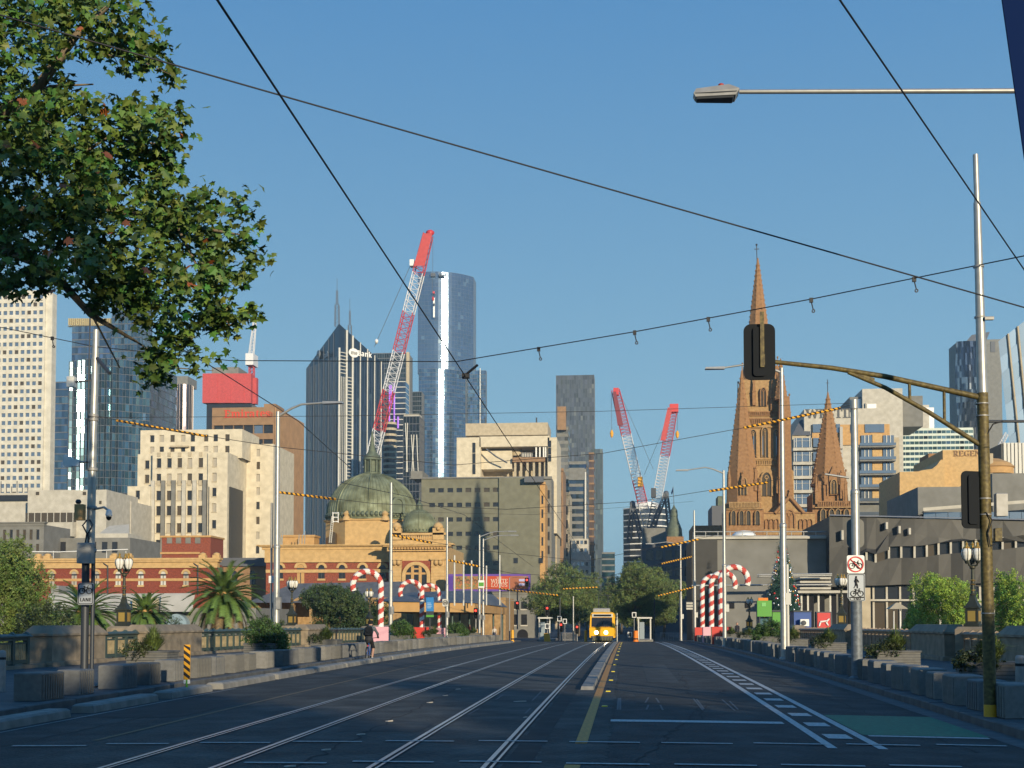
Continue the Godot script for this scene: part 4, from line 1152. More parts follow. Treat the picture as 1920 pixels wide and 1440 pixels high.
	# towers behind
	var slab := func(called: String, label: String, u0: float, u1: float, vt: float, dd: float, deep: float, c: Color, bars: Material, bh: float, bv: float, sd: int, mat: Material) -> Node3D:
		var k := thing(called, label, "building", P((u0 + u1) / 2, 1000, dd))
		curtain(k, plan_box(X(u0, dd, 850), X(u1, dd, 850), dd, dd + deep), G, Y(vt, dd, u0), 3.6, 1.7, c, 0.2, 0.005, mat, bars, bh, bv, sd)
		return k
	o = slab.call("beige_edged_tower", "broad grey-green tower with a beige right edge, behind the pointed bank tower", 698, 764, 663, 900.0, 20.0, Color(0.07, 0.085, 0.085), M.slate, 0.5, 0.2, 12, M.curtain)
	b = mb(o); fb(b, 761, 767, 900, 660, 903, 899); part(b, "edge_pier", M.cream2, o)
	o = slab.call("purple_lit_tower", "slim blue tower with glowing purple light strips behind the crane boom", 728, 760, 716, 830.0, 14.0, Color(0.12, 0.15, 0.21), M.offpaint, 0.5, 0.0, 13, M.curtain)
	for s in [[732, 760, 722], [738, 800, 718], [745, 803, 781], [729, 790, 722]]:
		b = mb(o); fb(b, s[0], s[0] + 2.2, s[1], s[2], 829.5, 828.8); part(b, "light_strip", glow(0.45, 0.16, 0.8, 0.8), o)
	slab.call("small_green_tower", "narrow green-grey tower seen between purple-lit tower and silver tower", 770, 790, 735, 980.0, 14.0, Color(0.07, 0.10, 0.10), M.slate, 0.5, 0.2, 14, M.curtain)
	o = thing("banded_round_tower", "round tower with cream and dark bands, right of the red crane boom", "building", P(731, 900, 650))
	var plr := []
	for i in 16: plr.append(P(731, 900, 653) + Vector3(cos(TAU * i / 16) * 3.4, 0, -sin(TAU * i / 16) * 3.4))
	curtain(o, plr, G, Y(793, 650, 731), 3.0, 2.0, Color(0.05, 0.045, 0.05), 0.1, 0.003, M.curtain, M.cream2, 1.2, 0.0, 15)
	o = slab.call("dark_ribbed_tower", "dark tower with pale diagonal ribs, left of the silver tower", 756, 786, 781, 600.0, 16.0, Color(0.05, 0.05, 0.055), M.slate, 0.3, 0.15, 16, M.curtain)
	for s in [[760, 768, 764, 885], [764, 768, 762, 885], [771, 790, 776, 885], [776, 790, 772, 885], [781, 790, 784, 885]]:
		b = mb(o); b.bar(P(s[0], s[1] + 25, 599.3), P(s[2], s[3], 599.3), 0.28, 4); part(b, "rib", M.offpaint, o)
	b = mb(o); fb(b, 757, 786, 783, 776, 612, 604); part(b, "roof_plant", M.offwhite, o)

	# tall silver-blue glass tower with a rounded shaft
	d = 1080.0
	o = thing("silver_glass_tower", "tallest silver-blue glass tower with a rounded front that catches the sun", "building", P(834, 890, d))
	var ring := func(u0: float, u1: float, dd: float, bow: float, back: float, n0: float, n1: float) -> Array:   # bowed front whose outward direction turns from n0 to n1 degrees
		var o2 := []; var nn := 18
		var pts := [Vector2.ZERO]
		for i in nn:
			var t := (i + 0.5) / nn
			var sm := t * t * (3 - 2 * t)
			var g := deg_to_rad(lerpf(n0, n1, sm))
			pts.append(pts[i] + Vector2(cos(g), sin(g)) / nn)
		var xa := X(u0, dd, 750); var xb := X(u1, dd, 750)
		var sc: float = (xb - xa) / pts[nn].x
		for p in pts: o2.append(Vector3(xa + p.x * sc, 0, -dd - p.y * sc))
		var lastz: float = o2[nn].z
		o2.append(Vector3(xb, 0, lastz - back)); o2.append(Vector3(xa, 0, lastz - back))
		return o2
	curtain(o, ring.call(783, 882, d, 0, 20, -4, 52), Y(700, d, 830), Y(509, d, 830), 3.3, 2.0, Color(0.19, 0.255, 0.35), 0.05, 0.003, M.silver, M.slate, 0.12, 0.06, 21)
	curtain(o, ring.call(785, 868, d - 14, 0, 20, -4, 50), G, Y(697, d, 830), 3.3, 2.0, Color(0.13, 0.20, 0.29), 0.15, 0.004, M.silver, M.slate, 0.25, 0.1, 22)
	curtain(o, plan_box(X(866, d, 750), X(908, d, 750), d + 12, d + 20), G, Y(690, d, 890), 3.3, 2.0, Color(0.19, 0.27, 0.36), 0.2, 0.004, M.curtain, M.slate, 0.3, 0.1, 23)
	b = mb(o); b.bar(P(900, 850, d + 9), P(900, 690, d + 9), 0.5, 5); part(b, "bright_fin", M.galv, o)
	for s in [[808, 817], [824, 837]]:
		for i in 4:
			b = mb(o); b.span(P(lerpf(s[0], s[1], i / 4.0), 519, d - 1.0), P(lerpf(s[0], s[1], i / 4.0) + 1.2, 512, d - 3.0)); part(b, "louvre", M.slate, o)
	for s in [[811, 548, 4, 2], [812, 566, 3, 8], [812, 578, 3, 9], [812, 591, 3, 4]]:
		b = mb(o); fb(b, s[0], s[0] + s[2], s[1] + s[3], s[1] - s[3], d - 3.0, d - 4.5); part(b, "hoist_opening", M.crane_red if s[1] < 560 else M.white, o)

	# great red and white crane whose boom crosses the skyline
	var tip := P(803, 440, 420); var foot := P(692, 880, 420)
	o = crane("luffing_crane", "large luffing crane with red and white boom rising behind the green dome", foot, tip, 3.4, [M.crane_white, M.crane_red, M.crane_white, M.crane_red, M.crane_white, M.crane_red], 42, 0.17)
	var dirb := (tip - foot).normalized()
	b = mb(o); var side := Vector3(1, 0, 0); var ca := foot.lerp(tip, 0.86)
	b.quad(ca - side * 1.9 + Vector3(0, 0, 1.9), ca + side * 1.9 + Vector3(0, 0, 1.9), tip + side * 1.4 + Vector3(0, 0, 1.6), tip - side * 1.4 + Vector3(0, 0, 1.6)); b.quad(ca + side * 1.9 + Vector3(0, 0, 1.8), ca - side * 1.9 + Vector3(0, 0, 1.8), tip - side * 1.4 + Vector3(0, 0, 1.5), tip + side * 1.4 + Vector3(0, 0, 1.5))
	part(b, "banner_board", M.mesh_red, o)
	b = mb(o); b.ball(tip + Vector3(0.6, 0.6, 0), Vector3(1.5, 1.0, 1.2), 8); part(b, "boom_head", M.crane_red, o)
	b = mb(o); b.bar(P(772, 492, 421), P(702, 650, 424), 0.10, 4); part(b, "luffing_rope", M.crane_dark, o)
	b = mb(o); b.ball(P(706, 640, 423), Vector3(0.6, 0.9, 0.6), 6); part(b, "rope_block", M.white, o)
	b = mb(o); b.bar(tip + Vector3(1.6, 0, 0), P(811, 556, 420), 0.06, 4); part(b, "hoist_rope", M.crane_dark, o)
	b = mb(o); b.lathe(P(812, 560, 420), [[0, -0.9], [0.35, -0.4], [0.4, 0.3], [0.0, 0.9]], 8); part(b, "hook_block", M.crane_red, o)
	b = mb(o); lattice(b, P(690, 1060, 424), P(692, 880, 424), 3.0, 3.0, Vector3.RIGHT, 10, 0.25); part(b, "mast", M.crane_white, o)
	b = mb(o); fb(b, 768, 776, 498, 486, 422, 419); part(b, "sheave", M.white, o)

	# olive wall with small windows that carries the spire's shadow
	d = 440.0
	var x0 := X(790, d, 980); var x1 := X(935, d, 980); var x2 := X(1012, d, 980)
	o = thing("olive_walled_block", "olive-grey walled block with rows of small dark windows and a spire-shaped shadow", "building", Vector3(x1, G, -d))
	var xs := []; var ys := []
	for u in [810, 826.5, 844, 861, 878, 895, 912.5, 929.5]: xs.append([X(u, d, 980) - x0 - 1.0, X(u, d, 980) - x0 + 1.0])
	for vv in [1056, 1027, 1001, 974, 946.5, 919]: ys.append([Y(vv + 4, d, 860) - G, Y(vv - 4, d, 860) - G])
	facade(o, Vector3(x0, G, -d), Vector3.RIGHT, X(936, d, 980) - x0, Y(896, d, 860) - G, xs, ys, 0.5, M.olive, [M.win_dark, M.win_dark, M.win_warm], {Vector2i(0, 0): 1, Vector2i(0, 1): 1})
	shell(o, x0, X(936, d, 980), Y(896, d, 860), d, d + 40, M.olive, "fr")
	b = mb(o); b.span(Vector3(X(936, d, 980), G, -d - 40), Vector3(x2, Y(896, d, 980), -d + 0.8)); part(b, "blank_wall", M.olive, o)
	b = mb(o); fb(b, 768, 1013, 898, 893, d + 2, d - 0.6); part(b, "coping", M.greywall, o)
	b = mb(o); fb(b, 983, 1018, 904, 893, d - 0.5, d - 4); part(b, "roof_platform", M.slate, o)
	for u in [963, 1010]:
		b = mb(o); fb(b, u, u + 8, 1056, 1046, d - 0.8, d - 1.0); part(b, "window", M.win_dark, o)
	b = mb(o); fb(b, 770, 792, 897, 883, d + 24, d + 10); part(b, "roof_hut", M.greywall, o)
	# cream block above it, with open loggia and rooftop plant
	d = 470.0
	o = thing("cream_rooftop_block", "cream block with white antennas and an open terrace, above the olive-walled block", "building", P(950, 1000, d))
	b = mb(o); fb(b, 856, 901, 1000, 820, d + 30, d); fb(b, 901, 1027, 1000, 897, d + 30, d); fb(b, 1027, 1044, 1000, 820, d + 30, d); fb(b, 899, 1030, 838, 817, d + 24, d); fb(b, 901, 960, 880, 845, d + 30, d + 3); part(b, "wall", M.cream, o)
	b = mb(o); fb(b, 873, 1027, 817, 792, d + 26, d + 6); part(b, "penthouse", M.cream2, o)
	b = mb(o); fb(b, 902, 1027, 900, 838, d + 12, d + 11); part(b, "terrace_back", M.cream2, o)
	b = mb(o); fb(b, 961, 1022, 866, 857, d + 8, d + 1); part(b, "pergola", M.brown, o)
	for u in [964, 975, 987, 999, 1010, 1020]:
		b = mb(o); fb(b, u, u + 4, 897, 866, d + 3, d + 2); part(b, "pillar", M.cream2, o)
	for s in [[885, 888, 830, 890], [1027, 1034, 826, 866]]:
		for k in 3:
			b = mb(o); b.span(P(s[0] + 1, lerpf(s[2], s[3], (k + 0.95) / 3.0), d - 0.1), P(s[0] + 6.5, lerpf(s[2], s[3], k / 3.0), d - 0.25)); part(b, "window", M.win_dark, o)
	b = mb(o); b.tube([P(912, 842, d - 2), P(930, 856, d - 3), P(951, 868, d - 2)], [0.3], 5); part(b, "stair_rail", M.slate, o)
	b = mb(o); b.lathe(P(969, 855, d + 7), [[1.9, 0], [1.9, 3.6], [1.5, 3.8], [0, 3.9]], 12); part(b, "water_tank", M.cream2, o)
	for u in [1004, 1011, 1018, 1022]:
		b = mb(o); fb(b, u, u + 2.5, 857, 823, d + 2, d + 1); part(b, "antenna_panel", M.white, o)
	for i in 5:
		b = mb(o); b.lathe(P(980 + 4.6 * i, 857, d + 4), [[0.7, 0], [0.75, 1.2], [0.4, 1.7], [0, 1.8]], 8); part(b, "roof_fan", M.galv_dull, o)
	for u in [910, 1006]:
		b = mb(o); b.bar(P(u, 794, d + 10), P(u, 783, d + 10), 0.3, 6); part(b, "flue", M.dark_steel, o)

	# west side of the street beyond: slices of facades
	for s in [["west_facade", "narrow ochre stone facade at the corner right of the olive wall", 1012, 1022, 905, 441.0, M.ochre2], ["west_facade", "grey shaded facade slice between two ochre facades up the street", 1022, 1034, 895, 455.0, M.greywall], ["west_facade", "thin pale facade slice with an orange edge up the street", 1034, 1044, 860, 480.0, M.cream2],
		["west_facade", "dark brown facade slice with stepped cornice up the street", 1044, 1056, 880, 520.0, M.brown], ["west_facade", "stepped cream facade slice beside the glass offices up the street", 1056, 1068, 925, 560.0, M.cream2]]:
		o = thing(s[0], s[1], "building", P((s[2] + s[3]) / 2.0, 1100, s[5]), "facades up the west side of the street")
		b = mb(o); fb(b, s[2] - 8, s[3], 1200, s[4], s[5] + 24, s[5]); part(b, "wall", s[6], o)
		b = mb(o); fb(b, s[2] - 6, s[3] + 0.8, s[4] + 3, s[4] - 2, s[5], s[5] - 0.9); part(b, "cornice", s[6], o)
		for k in 5:
			b = mb(o); fb(b, s[2] + 3.4, s[3] - 3.4, s[4] + 40 + 26 * k, s[4] + 24 + 26 * k, s[5] + 0.1, s[5] - 0.1); part(b, "window", M.win_dark, o)
	o = slab.call("tall_grey_tower", "tall plain blue-grey slab tower left of the two cranes", 1043, 1114, 704, 1000.0, 24.0, Color(0.10, 0.11, 0.125), M.slate, 0.0, 0.25, 31, M.curtain_soft)
	slab.call("stone_slab_tower", "thin pale grey slab standing before the tall grey tower", 1044, 1066, 803, 640.0, 14.0, Color(0.20, 0.19, 0.17), M.greywall, 1.6, 0.0, 32, M.curtain_soft)
	b = mb(o); fb(b, 1045, 1061, 806, 762, 640, 636); part(b, "scaffolded_core", M.brown, o)
	slab.call("green_grey_tower", "narrow green-grey tower at the right of the tall grey tower", 1108, 1129, 842, 900.0, 20.0, Color(0.09, 0.115, 0.12), M.slate, 0.0, 0.3, 33, M.curtain_soft)
	o = slab.call("banded_glass_offices", "mid-height glass offices with grey bands in front of the tall grey tower", 1067, 1099, 868, 600.0, 22.0, Color(0.10, 0.13, 0.17), M.greywall, 1.4, 0.0, 34, M.curtain)
	b = mb(o); fb(b, 1066, 1096, 900, 877, 602, 599); part(b, "top_band", M.greywall, o)
	b = mb(o); b.bar(P(1097.5, 1010, 599), P(1097.5, 885, 599), 0.5, 5); part(b, "corner_fin", M.offpaint, o)
	slab.call("brown_shaft", "brown scaffolded shaft rising beside the glass offices", 1104, 1114, 850, 620.0, 12.0, Color(0.13, 0.09, 0.075), M.brown, 0.8, 0.0, 35, M.curtain_soft)
	o = thing("white_stepped_offices", "small white stepped offices with grey windows at the end of the street", "building", P(1088, 1100, 620))
	for s in [[1071, 1103, 1010, 1040], [1071, 1106, 1040, 1110]]:
		var xa := X(s[0], 560.0, 1050); var xb := X(s[1], 560.0, 1050)
		facade(o, Vector3(xa, Y(s[3], 560, 1090), -560 + (2.0 if s[2] > 1030 else 0.0)), Vector3.RIGHT, xb - xa, Y(s[2], 560, 1090) - Y(s[3], 560, 1090), even(4, xb - xa, 1.2, 0.3, 0.3), [[1.2, 2.8], [4.6, 6.2]] if s[2] < 1030 else [[1.2, 2.8], [4.6, 6.2], [8, 9.6], [11.4, 13.0]], 0.3, M.offwhite, [M.win_dark, M.win_blue])
		shell(o, xa, xb, Y(s[2], 560, 1090), 560, 575, M.offwhite, "f", Y(s[3], 560, 1090) - (9.0 if s[2] > 1030 else 0.0))
	slab.call("curved_green_offices", "distant green glass offices closing the gap in the street", 1128, 1152, 1037, 760.0, 14.0, Color(0.10, 0.16, 0.16), M.greywall, 1.0, 0.0, 36, M.curtain)

	# unfinished banded tower, and the two cranes in front of it
	o = thing("banded_unfinished_tower", "tower with white ragged slab edges, behind the two leaning cranes", "building", P(1210, 1060, 640))
	var rp := []
	for i in 12: rp.append(P(1210, 1000, 655) + Vector3(cos(TAU * i / 12 + 0.3) * 11.5, 0, -sin(TAU * i / 12 + 0.3) * 9))
	curtain(o, rp, G, Y(950, 640, 1210), 3.0, 2.4, Color(0.06, 0.07, 0.08), 0.3, 0.01, M.curtain_soft, M.white, 0.55, 0.0, 41)
	b = mb(o); b.lathe(P(1210, 952, 655), [[8, 0], [7, 2.2], [3, 3.2], [0, 3.4]], 10); part(b, "roof_plant", M.white, o)
	var red_w := [M.crane_white, M.crane_white, M.crane_white, M.crane_red]
	o = crane("luffing_crane", "luffing crane leaning left with a dark red tip, above the banded unfinished tower", P(1215, 985, 500), P(1154, 732, 500), 3.6, [M.crane_white, M.crane_red, M.crane_white, M.crane_white, M.crane_red, M.crane_red], 42, 0.16)
	b = mb(o); fb(b, 1150, 1160, 740, 727, 502, 498); part(b, "boom_head", M.crane_red, o)
	var br := plain(0.18, 0.02, 0.035, 0.6)
	b = mb(o)
	b.loft([[P(1158, 798, 497.8), P(1169, 798, 497.8), P(1169, 798, 497.4), P(1158, 798, 497.4)], [P(1149, 734, 497.8), P(1155, 734, 497.8), P(1155, 734, 497.4), P(1149, 734, 497.4)]])
	part(b, "banner_board", br, o)
	for s in [[1146, 1147]]:
		b = mb(o); b.bar(P(1146, 738, 500), P(1147, 806, 500), 0.07, 4); part(b, "hoist_rope", M.crane_dark, o)
		b = mb(o); b.lathe(P(1147, 814, 500), [[0, -1.6], [0.5, -0.9], [0.75, 0.4], [0.3, 1.6], [0, 1.7]], 8); part(b, "hook_block", M.yellow, o)
	b = mb(o); b.bar(P(1166, 745, 503), P(1225, 880, 508), 0.08, 4); part(b, "luffing_rope", M.crane_dark, o)
	b = mb(o); fb(b, 1196, 1205, 912, 894, 499, 496); part(b, "cab", M.yellow, o)
	o = crane("luffing_crane", "luffing crane leaning right with a bright red tip, above the banded unfinished tower", P(1222, 990, 480), P(1263, 766, 480), 3.4, [M.crane_dark, M.crane_white, M.crane_white, M.crane_red, M.crane_red], 40, 0.16)
	b = mb(o); fb(b, 1256, 1272, 772, 757, 482, 478); part(b, "boom_head", M.red, o)
	b = mb(o)
	b.loft([[P(1238, 826, 477.8), P(1248, 826, 477.8), P(1248, 826, 477.4), P(1238, 826, 477.4)], [P(1252, 764, 477.8), P(1261, 764, 477.8), P(1261, 764, 477.4), P(1252, 764, 477.4)]])
	part(b, "banner_board", M.mesh_red, o)
	b = mb(o); b.bar(P(1270, 768, 480), P(1270, 812, 480), 0.07, 4); part(b, "hoist_rope", M.crane_dark, o)
	b = mb(o); b.lathe(P(1270, 815, 480), [[0, -1.6], [0.5, -0.9], [0.7, 0.4], [0.3, 1.4], [0, 1.5]], 8); part(b, "hook_block", M.yellow, o)
	b = mb(o); b.bar(P(1256, 775, 484), P(1208, 890, 488), 0.08, 4); part(b, "luffing_rope", M.crane_dark, o)
	b = mb(o); fb(b, 1221, 1230, 932, 915, 479, 476); part(b, "cab", M.dark_steel, o)
	# dark derrick frames that carry them
	for s in [[1186, 945, [[1180, 1010], [1203, 1010]]], [1249, 926, [[1216, 1006], [1258, 1006]]]]:
		o = thing("derrick_frame", "dark steel A-frame holding up the %s crane" % ("left-leaning" if s[0] < 1200 else "right-leaning"), "crane frame", P(s[0], 1015, 495))
		for k in s[2]:
			b = mb(o); lattice(b, P(k[0], k[1], 490), P(s[0], s[1], 490), 1.6, 1.2, Vector3.BACK, 8, 0.32); part(b, "frame_leg", M.crane_dark, o)
		b = mb(o); b.ball(P(s[0], s[1], 490), Vector3(1.1, 1.3, 1.1), 6); part(b, "frame_head", M.crane_dark, o)
	# town hall cupola and flag
	o = thing("clock_cupola", "dark slate cupola with a flagpole, right of the two cranes", "building", P(1265, 1060, 430))
	b = mb(o); fb(b, 1250, 1282, 1160, 1006, 445, 430); part(b, "tower_base", M.sandstone, o)
	b = mb(o); b.lathe(P(1264, 1008, 437), [[2.9, 0], [2.6, 3.0], [1.6, 5.5], [1.2, 7.0], [1.3, 7.4], [1.1, 9.4], [0.5, 10.2], [0.1, 11.2], [0, 11.4]], 8); part(b, "cupola", M.copper_dark, o)
	b = mb(o); b.bar(P(1264, 956, 437), P(1262, 912, 437), 0.1, 5); part(b, "flagpole", M.crane_dark, o)
	b = mb(o); b.prism(PackedVector2Array([Vector2(P(1262, 913, 437).x, P(1262, 913, 437).y), Vector2(P(1258, 920, 437).x, P(1258, 924, 437).y), Vector2(P(1260, 930, 437).x, P(1260, 928, 437).y), Vector2(P(1262, 926, 437).x, P(1262, 922, 437).y)]), -437.1, -436.9); part(b, "flag", M.banner, o)


# ---------- the cathedral ----------
func lancet(root: Node3D, u: float, vt: float, vb: float, hw: float, d: float, glass: Material, trim: Material, called := "lancet_window") -> void:
	var p := P(u, vt, d); var w := hw * d / F; var yb := Y(vb, d, u); var h := p.y - yb
	var sh := minf(w * 1.7, h * 0.5)   # height of the pointed head
	var outl := func(k: float) -> PackedVector2Array:
		var o := PackedVector2Array([Vector2(p.x - w * k, yb), Vector2(p.x + w * k, yb)])
		for i in 6: o.append(Vector2(p.x + w * k * cos(PI / 2 * i / 5.0), p.y - sh + sh * (1 + (k - 1) * 0.5) * sin(PI / 2 * i / 5.0 * 0.999)))
		for i in range(4, -1, -1): o.append(Vector2(p.x - w * k * cos(PI / 2 * i / 5.0), p.y - sh + sh * (1 + (k - 1) * 0.5) * sin(PI / 2 * i / 5.0)))
		return o
	var b := mb(root); b.prism(outl.call(1.0), -d - 0.3, -d + 0.06)
	var win := part(b, called, glass, root)
	b = mb(root)
	var a: PackedVector2Array = outl.call(1.0); var c: PackedVector2Array = outl.call(1.38)
	for i in range(1, a.size()):
		var j := (i + 1) % a.size()
		b.loft([[Vector3(c[i].x, c[i].y, -d - 0.2), Vector3(a[i].x, a[i].y, -d - 0.2), Vector3(a[j].x, a[j].y, -d - 0.2), Vector3(c[j].x, c[j].y, -d - 0.2)], [Vector3(c[i].x, c[i].y, -d + 0.4), Vector3(a[i].x, a[i].y, -d + 0.4), Vector3(a[j].x, a[j].y, -d + 0.4), Vector3(c[j].x, c[j].y, -d + 0.4)]], false, false)
		b.quad(Vector3(a[i].x, a[i].y, -d + 0.4), Vector3(c[i].x, c[i].y, -d + 0.4), Vector3(c[j].x, c[j].y, -d + 0.4), Vector3(a[j].x, a[j].y, -d + 0.4))
	part(b, "hood_mould", trim, win)
	if hw > 4.5:
		b = mb(root); b.bar(Vector3(p.x, yb, -d + 0.15), Vector3(p.x, p.y - sh * 0.7, -d + 0.15), 0.12, 4); b.arch(p.x, p.y - sh * 0.62, w * 0.28, w * 0.46, -d, -d + 0.25, 10, 0, 0, TAU * 0.999); part(b, "tracery", trim, win)

func spire(root: Node3D, c: Vector3, r0: float, r1: float, h: float, k: int, mat: Material, called := "spire", turn := 0.3927) -> void:
	var b := mb(root); b.loft([b.ngon(c.x, c.z, c.y, r0, k, turn), b.ngon(c.x, c.z, c.y + h, r1, k, turn)])
	var s := part(b, called, mat, root)
	b = mb(root)   # crockets up the edges
	var n := int(h / 1.1)
	for e in k:
		var a := TAU * e / k + turn
		for i in n:
			var t := (i + 0.5) / n; var r := lerpf(r0, r1, t)
			if r < 0.3: continue
			var p := c + Vector3(cos(a) * r, h * t, -sin(a) * r); var z := 0.13 + 0.008 * r0
			b.box(p, Vector3(z, z, z) * 1.6)
	part(b, "crockets", M.sandstone, s).set_meta("kind", "stuff")

func pinnacle(root: Node3D, u: float, vt: float, vb: float, hw: float, d: float, mat: Material) -> void:
	var b := mb(root); var a := P(u, vb, d); var t := P(u, vt, d); var w := hw * d / F; var m := lerpf(a.y, t.y, 0.4)
	b.loft([b.rect(a.x, a.z, a.y, w * 2, w * 2), b.rect(a.x, a.z, m, w * 2, w * 2), b.rect(a.x, a.z, m + 0.15, w * 2.5, w * 2.5), b.rect(a.x, a.z, m + 0.4, w * 1.7, w * 1.7), b.rect(a.x, a.z, t.y - 0.4, 0.12, 0.12)])
	b.ball(Vector3(t.x, t.y - 0.25, t.z), Vector3(0.2, 0.3, 0.2), 6)
	part(b, "pinnacle", mat, root)

func gallery(root: Node3D, u0: float, u1: float, vt: float, vb: float, d: float, n: int, mat: Material) -> void:
	var b := mb(root); fb(b, u0, u1, vt + 2.0, vt, d + 0.6, d); fb(b, u0, u1, vb, vb - 1.6, d + 0.6, d)
	for i in n + 1:
		var u := lerpf(u0, u1, float(i) / n); fb(b, u - 0.9, u + 0.9, vb, vt, d + 0.5, d + 0.05)
	part(b, "gallery", mat, root)
	b = mb(root); fb(b, u0, u1, vb, vt, d + 1.2, d + 0.7); part(b, "gallery_back", M.sandstone, root)

func cathedral() -> void:
	var S: Material = M.sandstone
	var d := 280.0
	var o := thing("cathedral", "brown sandstone gothic cathedral with a tall crocketed spire and a smaller spire", "church", P(1440, 1000, d))
	var cz := -290.0
	var c := P(1431, 1165, 290)
	# main tower, square and slightly drawn in
	var b := mb(o)
	b.loft([b.rect(c.x, cz, G, 12.6, 13), b.rect(c.x, cz, Y(890, 290, 1430), 12.4, 12.6), b.rect(c.x, cz, Y(885, 290, 1430), 11.4, 11.8), b.rect(c.x, cz, Y(792, 290, 1430), 11.0, 11.2), b.rect(c.x, cz, Y(788, 290, 1430), 10.0, 10.2), b.rect(c.x, cz, Y(718, 290, 1430), 8.9, 9.0)])
	part(b, "tower", M.sandstone2, o)
	b = mb(o); b.loft([b.ngon(c.x, cz, Y(722, 290, 1430), 4.6, 8, PI / 8), b.ngon(c.x, cz, Y(690, 290, 1430), 4.2, 8, PI / 8)]); part(b, "lantern_stage", S, o)
	var sp := P(1423, 690, 290); sp.x = P(1420.5, 600, 290).x + 0.15
	spire(o, Vector3(sp.x, Y(692, 290, 1420), cz), 3.55, 0.16, Y(484, 290, 1420) - Y(692, 290, 1420), 8, S)
	b = mb(o); b.bar(P(1419.5, 490, 290), P(1418.5, 458, 290), 0.1, 5); b.box(P(1418.8, 467, 290), Vector3(1.1, 0.16, 0.16)); b.ball(P(1418.5, 459, 290), Vector3(0.25, 0.25, 0.25), 6); part(b, "cross", M.dark_steel, o)
	# great corner turret at the left with its own steep spire
	var t := P(1392, 900, 283)
	b = mb(o); b.loft([b.ngon(t.x, t.z, G, 4.2, 8, PI / 8), b.ngon(t.x, t.z, Y(945, 283, 1392), 4.1, 8, PI / 8), b.ngon(t.x, t.z, Y(943, 283, 1392), 3.7, 8, PI / 8), b.ngon(t.x, t.z, Y(888, 283, 1392), 3.5, 8, PI / 8)]); part(b, "corner_turret", S, o)
	spire(o, Vector3(t.x, Y(890, 283, 1392), t.z), 3.4, 0.12, Y(695, 283, 1397) - Y(890, 283, 1392), 8, S, "turret_spire")
	t = P(1471, 900, 283)
	b = mb(o); b.loft([b.rect(t.x, t.z, G, 3.0, 3.6), b.rect(t.x, t.z, Y(880, 283, 1471), 2.8, 3.2), b.rect(t.x, t.z, Y(745, 283, 1471), 2.2, 2.6)]); part(b, "buttress", S, o)
	spire(o, Vector3(t.x - 0.6, Y(750, 283, 1468), t.z), 1.5, 0.1, Y(672, 283, 1466) - Y(750, 283, 1468), 8, S, "buttress_spire")
	for s in [[1414, 700, 760, 3.2, 284.6], [1448, 712, 770, 3.0, 284.6], [1384, 715, 790, 2.2, 287], [1480, 738, 800, 2.6, 284], [1368, 872, 915, 2.4, 280], [1393, 884, 915, 3.5, 279], [1417, 875, 920, 2.6, 280.5], [1424, 895, 940, 2.5, 281], [1458, 893, 925, 2.2, 282], [1484, 885, 930, 2.5, 282], [1392, 680, 745, 2.4, 285.5], [1458, 668, 745, 2.4, 285.5]]: pinnacle(o, s[0], s[1], s[2], s[3], s[4], S)
	var dk: Material = M.win_warm
	lancet(o, 1431, 728, 762, 4.6, 284.9, dk, S)
	gallery(o, 1406, 1456, 771, 780, 284.6, 14, S); gallery(o, 1402, 1458, 784, 795, 284.0, 14, S)
	for u in [1412, 1434, 1455]: lancet(o, u, 806 - (4 if u == 1434 else 0), 858, 5.2, 284.2, dk, M.sandstone2)
	for s in [[1413, 832], [1430, 830], [1456, 832]]:
		b = mb(o); fb(b, s[0] - 0.8, s[0] + 0.8, 853, 818, 284.2, 283.9); part(b, "sky_slit", M.win_blue, o)
	gallery(o, 1412, 1462, 862, 872, 283.8, 12, M.sandstone2)
	lancet(o, 1437, 886, 930, 8.5, 283.4, dk, M.sandstone2); lancet(o, 1394, 896, 928, 5.0, 279.4, dk, M.sandstone2)
	gallery(o, 1368, 1424, 941, 952, 278.8, 20, M.sandstone2)
	for u in [1375, 1390, 1403, 1420]: lancet(o, u, 958, 984, 3.8, 278.9, dk, M.sandstone2)
	b = mb(o); fb(b, 1362, 1432, 1010, 953, 292, 279.2); part(b, "tower_base", S, o)
	# string courses
	b = mb(o); fb(b, 1404, 1462, 802, 799, 285, 283.9); fb(b, 1404, 1464, 862, 860, 285, 283.6); fb(b, 1362, 1432, 955.5, 953, 281, 278.6); part(b, "string_course", M.sandstone2, o)
	# gabled front between the towers
	d = 281.0
	var g := PackedVector2Array()
	for q in [[1430, 1012], [1528, 1012], [1528, 960], [1505, 960], [1480, 931], [1455, 960], [1430, 960]]: g.append(Vector2(P(q[0], q[1], d).x, P(q[0], q[1], d).y))
	b = mb(o); b.prism(g, -d - 10, -d); part(b, "gabled_front", M.sandstone2, o)
	for q in [[1480, 931, 1507, 962], [1480, 931, 1453, 962]]:
		b = mb(o); b.tube([P(q[0], q[1], d - 0.3), P(q[2], q[3], d - 0.3)], [0.45], 4); part(b, "gable_coping", S, o)
	pinnacle(o, 1480, 918, 936, 1.6, d, S)
	lancet(o, 1480, 957, 990, 8.0, d, M.sandstone, S)
	for u in [1438, 1447, 1456, 1502, 1510.5, 1519]: lancet(o, u, 974, 992, 3.0, d, M.sandstone, S, "blind_arch")
	b = mb(o); fb(b, 1428, 1528, 997, 994, d + 1, d - 0.4); fb(b, 1428, 1528, 963, 960, d + 1, d - 0.3); part(b, "string_course", S, o)
	for i in 24:
		b = mb(o); var q := P(1432 + 4.0 * i, 1003, d); b.t = b.t * Transform3D(Basis(Vector3.BACK, PI / 4), q); b.box(Vector3.ZERO, Vector3(0.26, 0.26, 0.2)); part(b, "diaper_stone", S if i % 2 else M.sandstone, o)
